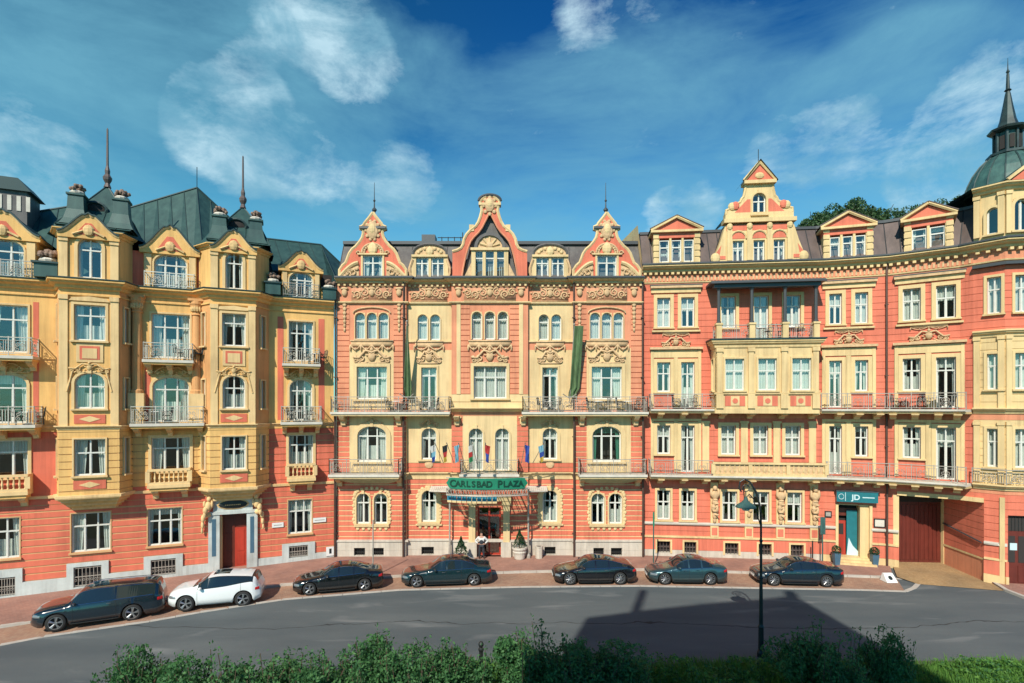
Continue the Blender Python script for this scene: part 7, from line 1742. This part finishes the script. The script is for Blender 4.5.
p = gp(481, 668, 0); zb = 1.35; yb = 19.6; xb = (481-512)/550*yb; t = empty('bollard', (xb,yb,0), 'black post with a round knob rising out of the hedge', 'bollard'); b = MB('iron_dark'); b.lathe((xb,yb,0), [(.10,0),(.10,.1),(.07,.2),(.07,1.35),(.10,1.4),(.10,1.46),(.05,1.5),(.09,1.56),(.10,1.62),(.06,1.70),(0,1.72)], 10); b.build('post', t)

# the man by the door
def person(x, y, z, rz=0):
    t = empty('person', (x,y,z), 'man in white shirt and dark waistcoat, hands on hips, by the hotel door', 'person', rz=rz)
    J = {'pelvis':(0,0,.93),'waist':(0,0,1.08),'chest':(0,-.01,1.32),'neck':(0,0,1.49),'head0':(0,-.01,1.58),'head1':(0,-.01,1.72),
         'shL':(.19,0,1.42),'elL':(.42,.06,1.17),'wrL':(.24,-.06,1.03),'shR':(-.19,0,1.42),'elR':(-.42,.06,1.17),'wrR':(-.24,-.06,1.03),
         'hipL':(.10,0,.88),'knL':(.13,-.02,.48),'anL':(.15,.02,.08),'toL':(.17,-.16,.03),'hipR':(-.10,0,.88),'knR':(-.13,-.02,.48),'anR':(-.15,.02,.08),'toR':(-.17,-.16,.03)}
    Rr = {'pelvis':.15,'waist':.14,'chest':.17,'neck':.06,'head0':.09,'head1':.085,'shL':.075,'elL':.05,'wrL':.035,'shR':.075,'elR':.05,'wrR':.035,'hipL':.10,'knL':.065,'anL':.045,'toL':.04,'hipR':.10,'knR':.065,'anR':.045,'toR':.04}
    E = [('pelvis','waist'),('waist','chest'),('chest','neck'),('neck','head0'),('head0','head1'),('chest','shL'),('shL','elL'),('elL','wrL'),('chest','shR'),('shR','elR'),('elR','wrR'),('pelvis','hipL'),('hipL','knL'),('knL','anL'),('anL','toL'),('pelvis','hipR'),('hipR','knR'),('knR','anR'),('anR','toR')]
    def skin(nm, keys, m, par, grow=0., sub=2):
        ks = list(keys); me = bpy.data.meshes.new(nm); ed = [(ks.index(a), ks.index(c)) for a, c in E if a in ks and c in ks]
        me.from_pydata([J[k] for k in ks], ed, []); me.materials.append(MATS[m]); o = bpy.data.objects.new(nm, me); COL.objects.link(o); o.parent = par; s_ = o.modifiers.new('skin', 'SKIN')
        for i, k in enumerate(ks): r = Rr[k]+grow; me.skin_vertices[0].data[i].radius = (r, r*(.75 if k in ('chest','waist','pelvis') else 1)); me.skin_vertices[0].data[i].use_root = (i == 0)
        s_.use_smooth_shade = True; u = o.modifiers.new('sub', 'SUBSURF'); u.levels = sub; u.render_levels = sub; return o
    skin('body', J.keys(), 'skin', t); skin('shirt', ['chest','waist','pelvis','shL','elL','wrL','shR','elR','wrR'], 'cloth_white', t, .014); skin('waistcoat', ['pelvis','waist','chest'], 'cloth_dark', t, .035); skin('trousers', ['pelvis','hipL','knL','anL','hipR','knR','anR'], 'cloth_dark', t, .02); skin('shoe', ['anL','toL'], 'hair_dark', t, .012); skin('shoe', ['anR','toR'], 'hair_dark', t, .012)
    b = MB('hair_dark'); b.ell((0,-.015,1.74), .098, .105, .085, 'hair_dark', 12, 8); inst('hair', b.mesh('hair', True), t)
    b = MB('skin')
    for sg in (-1,1):
        b.ell((sg*.235,.075,1.0), .035, .025, .05, 'skin', 8, 6)
        for k in range(4): b.tube([(sg*(.22-.012*k),-.085-.006*k,.985+.022*k),(sg*(.17-.01*k),-.115,.975+.022*k),(sg*(.135),-.12,.965+.02*k)], .010, 5)
        b.tube([(sg*.25,-.05,1.01),(sg*.25,.0,1.0),(sg*.235,.03,.98)], .012, 5)
    b.ell((0,.098,1.645), .014, .02, .02, 'skin', 6, 5); inst('hand', b.mesh('hand', True), t)
p = gp(481.5, 558.8, 0); person(p.x, p.y, 0)

# balcony furniture
def chair_proto():
    root = empty('balcony_chair', (0,0,0)); b = MB('iron_dark')
    for x in (-.2,.2):
        for y in (-.2,.2): b.tube([(x,y,0),(x*.9,y*.9,.45)], .018, 5)
    inst('leg_frame', b.mesh('leg_frame'), root); b = MB('iron_dark'); b.box(LOC, -.22,.22,-.22,.22,.44,.48); inst('seat', b.mesh('seat'), root)
    b = MB('iron_dark'); b.tube([(-.2,.2,.45),(-.22,.27,.9),(0,.29,.98),(.22,.27,.9),(.2,.2,.45)], .02, 5)
    for k in range(4): b.tube([(-.12+.08*k,.21,.48),(-.12+.08*k,.28,.92)], .012, 4)
    for x in (-.22,.22): b.tube([(x,.24,.68),(x,-.18,.68),(x*.9,-.2,.45)], .015, 5)
    inst('backrest', b.mesh('backrest'), root); return root
def table_proto():
    root = empty('balcony_table', (0,0,0)); b = MB('white_plastic'); b.lathe((0,0,.68), [(0,.03),(.32,.03),(.33,.0),(0,0)], 16); inst('table_top', b.mesh('table_top'), root); b = MB('iron_dark'); b.tube([(0,0,.05),(0,0,.68)], .03, 6); b.lathe((0,0,0), [(.22,0),(.2,.04),(.04,.07)], 10); inst('leg', b.mesh('leg'), root); return root
def copy_tree(o, parent=None):
    c = o.copy(); COL.objects.link(c); c.parent = parent
    for ch in [x for x in o.children]: copy_tree(ch, c)
    return c
cp, tp_ = chair_proto(), table_proto(); first = {'c':1,'t':1}
def furn(k, F, u, v, z, rz, lab):
    pr = cp if k == 'c' else tp_
    o = pr if first[k] else copy_tree(pr); first[k] = 0; o.location = F.P(u, v, z); o.rotation_euler = (0,0,F.ang+rz); setp(o, lab, 'chair' if k == 'c' else 'table', 'chairs on the balconies' if k == 'c' else 'tables on the balconies')
spots = [(FL,RC[1]-1.1,.6,9.08,'balcony under the arched window between the bays',),(FL,RC[2]-.6,.6,9.08,'upper balcony next to the hotel, arched window',),(FL,RC[0]+.7,.6,9.08,'balcony at the far left, arched window'),
 (FL,RC[1]+.5,.55,12.82,'topmost balcony between the bays'),(FL,RC[2]+.3,.55,12.82,'topmost balcony next to the hotel'),
 (FM,U(392),.75,9.72,'hotel balcony left of the furled banner'),(FM,U(421),.6,9.72,'hotel balcony right of the furled banner'),(FM,U(541),.6,9.72,'hotel balcony left of the square banner'),(FM,U(589),.75,9.72,'hotel balcony right of the square banner'),(FM,U(618),.75,9.72,'hotel balcony by the right hotel corner'),
 (FR0,FR0.u(675),.5,9.9,'balcony left of the projecting bay'),(FR2,FR2.u(896),.5,9.9,'curved balcony right of the rain pipe'),(FR2,FR2.u(928),.5,9.9,'curved upper balcony between the two windows'),
 (FR0,FR0.u(748),.8,14.46,'open loggia, left side'),(FR0,FR0.u(777),.8,14.46,'open loggia, right side')]
for i, (F, u, v, z, lab) in enumerate(spots):
    furn('c', F, u, v, z, 1.2, 'dark chair left of the table on the '+lab); furn('c', F, u+1.0, v, z, -1.2, 'dark chair right of the table on the '+lab); furn('t', F, u+.5, v, z, 0, 'round white table on the '+lab)
cp_label = None

# ================================================================== trees, hedge and grass
def crown_mesh(seed, rx, rz, nblob, per, leaf, m, low=0.):
    rr = random.Random(seed); b = MB(m); blobs = []
    for k in range(nblob):
        d = Vector((rr.gauss(0,1), rr.gauss(0,1), rr.gauss(0,.8))).normalized()*rr.uniform(.25,.8); blobs.append((Vector((d.x*rx, d.y*rx, d.z*rz)), rr.uniform(.26,.48)*min(rx,rz)))
    for c, r in blobs:
        P = []
        for _ in range(per):
            d = Vector((rr.gauss(0,1),rr.gauss(0,1),rr.gauss(0,1))).normalized(); q = c+d*r*rr.uniform(.65,1.12)
            if q.z > -rz-low: P.append(q)
        leafcloud(b, P, leaf, rr, m, .5)
    return b.mesh('crown')
tree_m = [crown_mesh(50+k, 2.4, 2.9, 17, 260, .17, 'leaf_tree') for k in range(3)]
def tree(px, pytop, D, s, k, lab):
    x = (px-CX)/FPX*D; zt = CAMZ+(CY-pytop)/FPX*D; e = min(1, max(0,(x-22)/14)); tt = min(1,(D-52)/22); zg = -.4+e*tt*tt*(3-2*tt)*(24+2*math.sin(x*.21)); t = empty('tree', (x,D,zg), lab, 'tree', 'trees on the hill behind the roofs'); zc_ = zt-2.7*s
    b = MB('bark'); rr = random.Random(int(px)); b.tube([(x,D,zg-.3),(x+.1,D,zg+(zc_-zg)*.5),(x-.1,D,zc_+1)], .28*s, 7, r1=.12)
    for q in range(5): a = rr.uniform(0,6.3); b.tube([(x,D,zc_-1.5*s+q*.3),(x+1.4*s*math.cos(a),D+1.4*s*math.sin(a),zc_+.4+q*.4)], .08*s, 5, r1=.03)
    b.build('trunk', t); o = inst('crown', tree_m[k%3], t); o.location = Vector((x,D,zc_))-Vector((x,D,zg)); o.scale = (s,s,s); o.rotation_euler = (0,0,px)
tl = ['leftmost tree behind the roofs, right of the stepped gable','broad low tree peeping over the roof left of the second pedimented dormer','round tree rising above the second pedimented dormer','tall tree above the second pedimented dormer, darker crown','tree behind the roof just right of the second pedimented dormer','low tree between the two right-hand dormers','tree behind the left side of the last pedimented dormer','tree behind the peak of the last pedimented dormer','tree right of the last pedimented dormer','tree nearest to the domed corner tower']
for k, (px, py, D, s) in enumerate(((812,211,70,.9),(826,206,74,1.0),(843,200,76,1.1),(860,197,78,1.15),(882,201,76,1.1),(902,208,72,.9),(918,203,78,1.0),(935,200,80,1.1),(950,196,80,1.0),(965,193,82,1.1))): tree(px, py, D, s, k, tl[k])
bush_m = [crown_mesh(70+k, 1.5, 1.10, 20, 420, .062, 'leaf_bush') for k in range(4)]
def sprays(seed):
    rr = random.Random(seed); b = MB('leaf_bush'); 
    for k in range(17):
        x, y = rr.uniform(-1.3,1.3), rr.uniform(-.9,.9); h = rr.uniform(.9,1.85)*(1-.25*abs(x)); lean = (rr.uniform(-.2,.2), rr.uniform(-.2,.2)); P = []
        for _ in range(60): f = rr.random(); P.append((x+lean[0]*f*h+rr.gauss(0,.09), y+lean[1]*f*h+rr.gauss(0,.09), .2+f*h))
        leafcloud(b, P, .055, rr, 'leaf_bush', .3); b.tube([(x,y,0),(x+lean[0]*h,y+lean[1]*h,h)], .012, 4, 'bark')
    return b.mesh('shoots')
spray_m = [sprays(90+k) for k in range(3)]
def bush(px, pytop, D, s, k, lab, wide=1.):
    x = (px-CX)/FPX*D; zt = CAMZ+(CY-pytop)/FPX*D; g = gz(x)-.1; hh = zt-g; zt -= .16; hh = zt-g; t = empty('bush', (x,D,g), lab, 'bush', 'bushes along the near edge of the road')
    sc_ = hh/2.45; o = inst('foliage', bush_m[k%4], t); o.location = (0,0,hh-1.2*sc_-.12); o.scale = (s*wide,s,sc_); o.rotation_euler = (0,0,k*1.3)
    o = inst('shoots', spray_m[k%3], t); o.location = (0,0,hh-1.62*sc_); o.scale = (s*wide,s,sc_); o.rotation_euler = (0,0,k*2.1)
    b = MB('bark'); 
    for q in range(4): a = q*1.6; b.tube([(x,D,g),(x+.3*math.cos(a),D+.3*math.sin(a),g+.5*hh),(x+.7*math.cos(a),D+.7*math.sin(a),g+.8*hh)], .04, 5, r1=.015)
    b.build('stem', t)
bs = [(140,641,17.0,.85,'leftmost bush, a pointed one standing a little apart'),(198,650,16.6,.95,'low bush second from the left'),(262,648,17.2,1.15,'rounded bush in front of the left part of the road'),(322,646,17.0,1.0,'low bush between the rounded bush and the tall shoots'),
 (366,632,18.0,1.1,'bush with tall pale shoots left of the middle of the hedge'),(412,644,17.4,1.0,'dense low bush left of the black knobbed post'),(450,634,18.0,.95,'tall bush immediately left of the black knobbed post'),(524,622,18.6,1.05,'tallest bush of the hedge, right of the black knobbed post'),(566,634,18.4,1.0,'loose bush right of the tallest one'),(612,638,18.6,1.0,'last bush of the hedge before the grass begins'),
 (808,622,18.6,1.0,'round bush right of the street lamp in the long shadow'),(848,650,17.6,.8,'low bush between the round one and the sparse one'),(884,622,18.8,.65,'sparse dark bush with upright twigs towards the right')]
for k, (px, py, D, s, lab) in enumerate(bs): bush(px, py, D, s, k, lab)
def grass():
    rr = random.Random(5); b = MB('leaf_grass')
    for k in range(60000):
        x = rr.uniform(-3, 27); y = rr.uniform(17.6, 21.4)
        if x < 3 and rr.random() < .6: continue
        if noise.noise(Vector((x*.6, y*.6, 3))) < -.25 and rr.random() < .6: continue
        h = rr.uniform(.25,.62)*(1.3 if rr.random() < .12 else 1)*(.85+.3*noise.noise(Vector((x*.5,y*.5,0)))); a = rr.uniform(0,6.28); w = .026; dx, dy = rr.gauss(0,.12), rr.gauss(0,.12); g = gz(x)-.07
        b.add([(x-w*math.cos(a),y-w*math.sin(a),g),(x+w*math.cos(a),y+w*math.sin(a),g),(x+dx*.5+w*.6,y+dy*.5,g+h*.6),(x+dx,y+dy,g+h)], [(0,1,2,3)], 'leaf_grass')
    b.build('grass', kind='stuff', label='tall green grass on the near edge of the road', cat='grass')
grass()
def low_growth():
    rr = random.Random(8); b = MB('leaf_bush'); P = []; Q = []
    while len(P)+len(Q) < 42000:
        x = rr.uniform(-15, 27); y = rr.uniform(16.6, 20.9); nn_ = noise.noise(Vector((x*.55,y*.55,0))); n3 = noise.noise(Vector((x*2.1,y*2.1,5)))
        if x > 11 and nn_ < .05 and rr.random() < .8: continue
        if x > 20: continue
        if x < -9 and y > 18.5+.15*(x+15): continue
        top = (.60 if x < 4 else .50)+.50*nn_+.30*n3; p = (x, y, gz(x)-.05+max(.08,top)*(1-rr.random()**2.5*.8))
        (Q if (x > 2 and rr.random() < .6) or rr.random() < .2 else P).append(p)
    leafcloud(b, P, .062, rr, 'leaf_bush', .8); leafcloud(b, Q, .055, rr, 'leaf_grass', .5); b.build('ground_cover', kind='stuff', label='low leafy growth between the bushes and the grass', cat='ground cover')
low_growth()

# ================================================================== the house behind the viewer whose shadow lies on the road
def shadow_house():
    k = lambda x, y: ((x-2.6/7.1*(y+4)), (y+4)/7.1*6.5)       # foot of the shadow -> point of the roof line above y = -4
    foot = [(585,620),(650,611.5),(700,606),(760,601),(790,598),(806,603),(872,641)]
    pts = [k(*gp(px, py, -.12)) for px, py in foot]; x0, x1 = pts[0][0], pts[-1][0]
    t = empty('town_house', ((x0+x1)/2, -8, 0), 'tall rendered house with a ridge and a chimney behind the viewer', 'building'); F = Fr((0,-4),(-1,-4))
    b = MB('brick_wall'); F = Fr((0,-4),(1,-4)); b.prism(F, [(x0,-.4)]+[(x1,-.4)]+pts[::-1], 0, 8, 'brick_wall'); b.build('wall', t)
    b = MB('slate'); b.strip(F, [(a, z+.12) for a, z in pts[:-1]], [(a, z+.002) for a, z in pts[:-1]], -.02, 8.2, 'slate'); ro = b.build('roof', t)
    b = MB('brick_wall'); cxx, cz = pts[4]; b.box(F, cxx-.25, cxx+.25, 0.1, .6, cz, cz+1.0); c2, z2 = k(*gp(641, 590, -.12)); b.box(F, c2-.12, c2+.22, 0.1, .5, pts[1][1], z2); b.build('chimney', ro)
    for i in range(3):
        for j in range(6): w = MB('window_glass'); w.box(F, x0+1.5+3.6*i, x0+2.8+3.6*i, -.05, 0, 2+3.8*j, 4+3.8*j); w.build('window', t)
shadow_house()
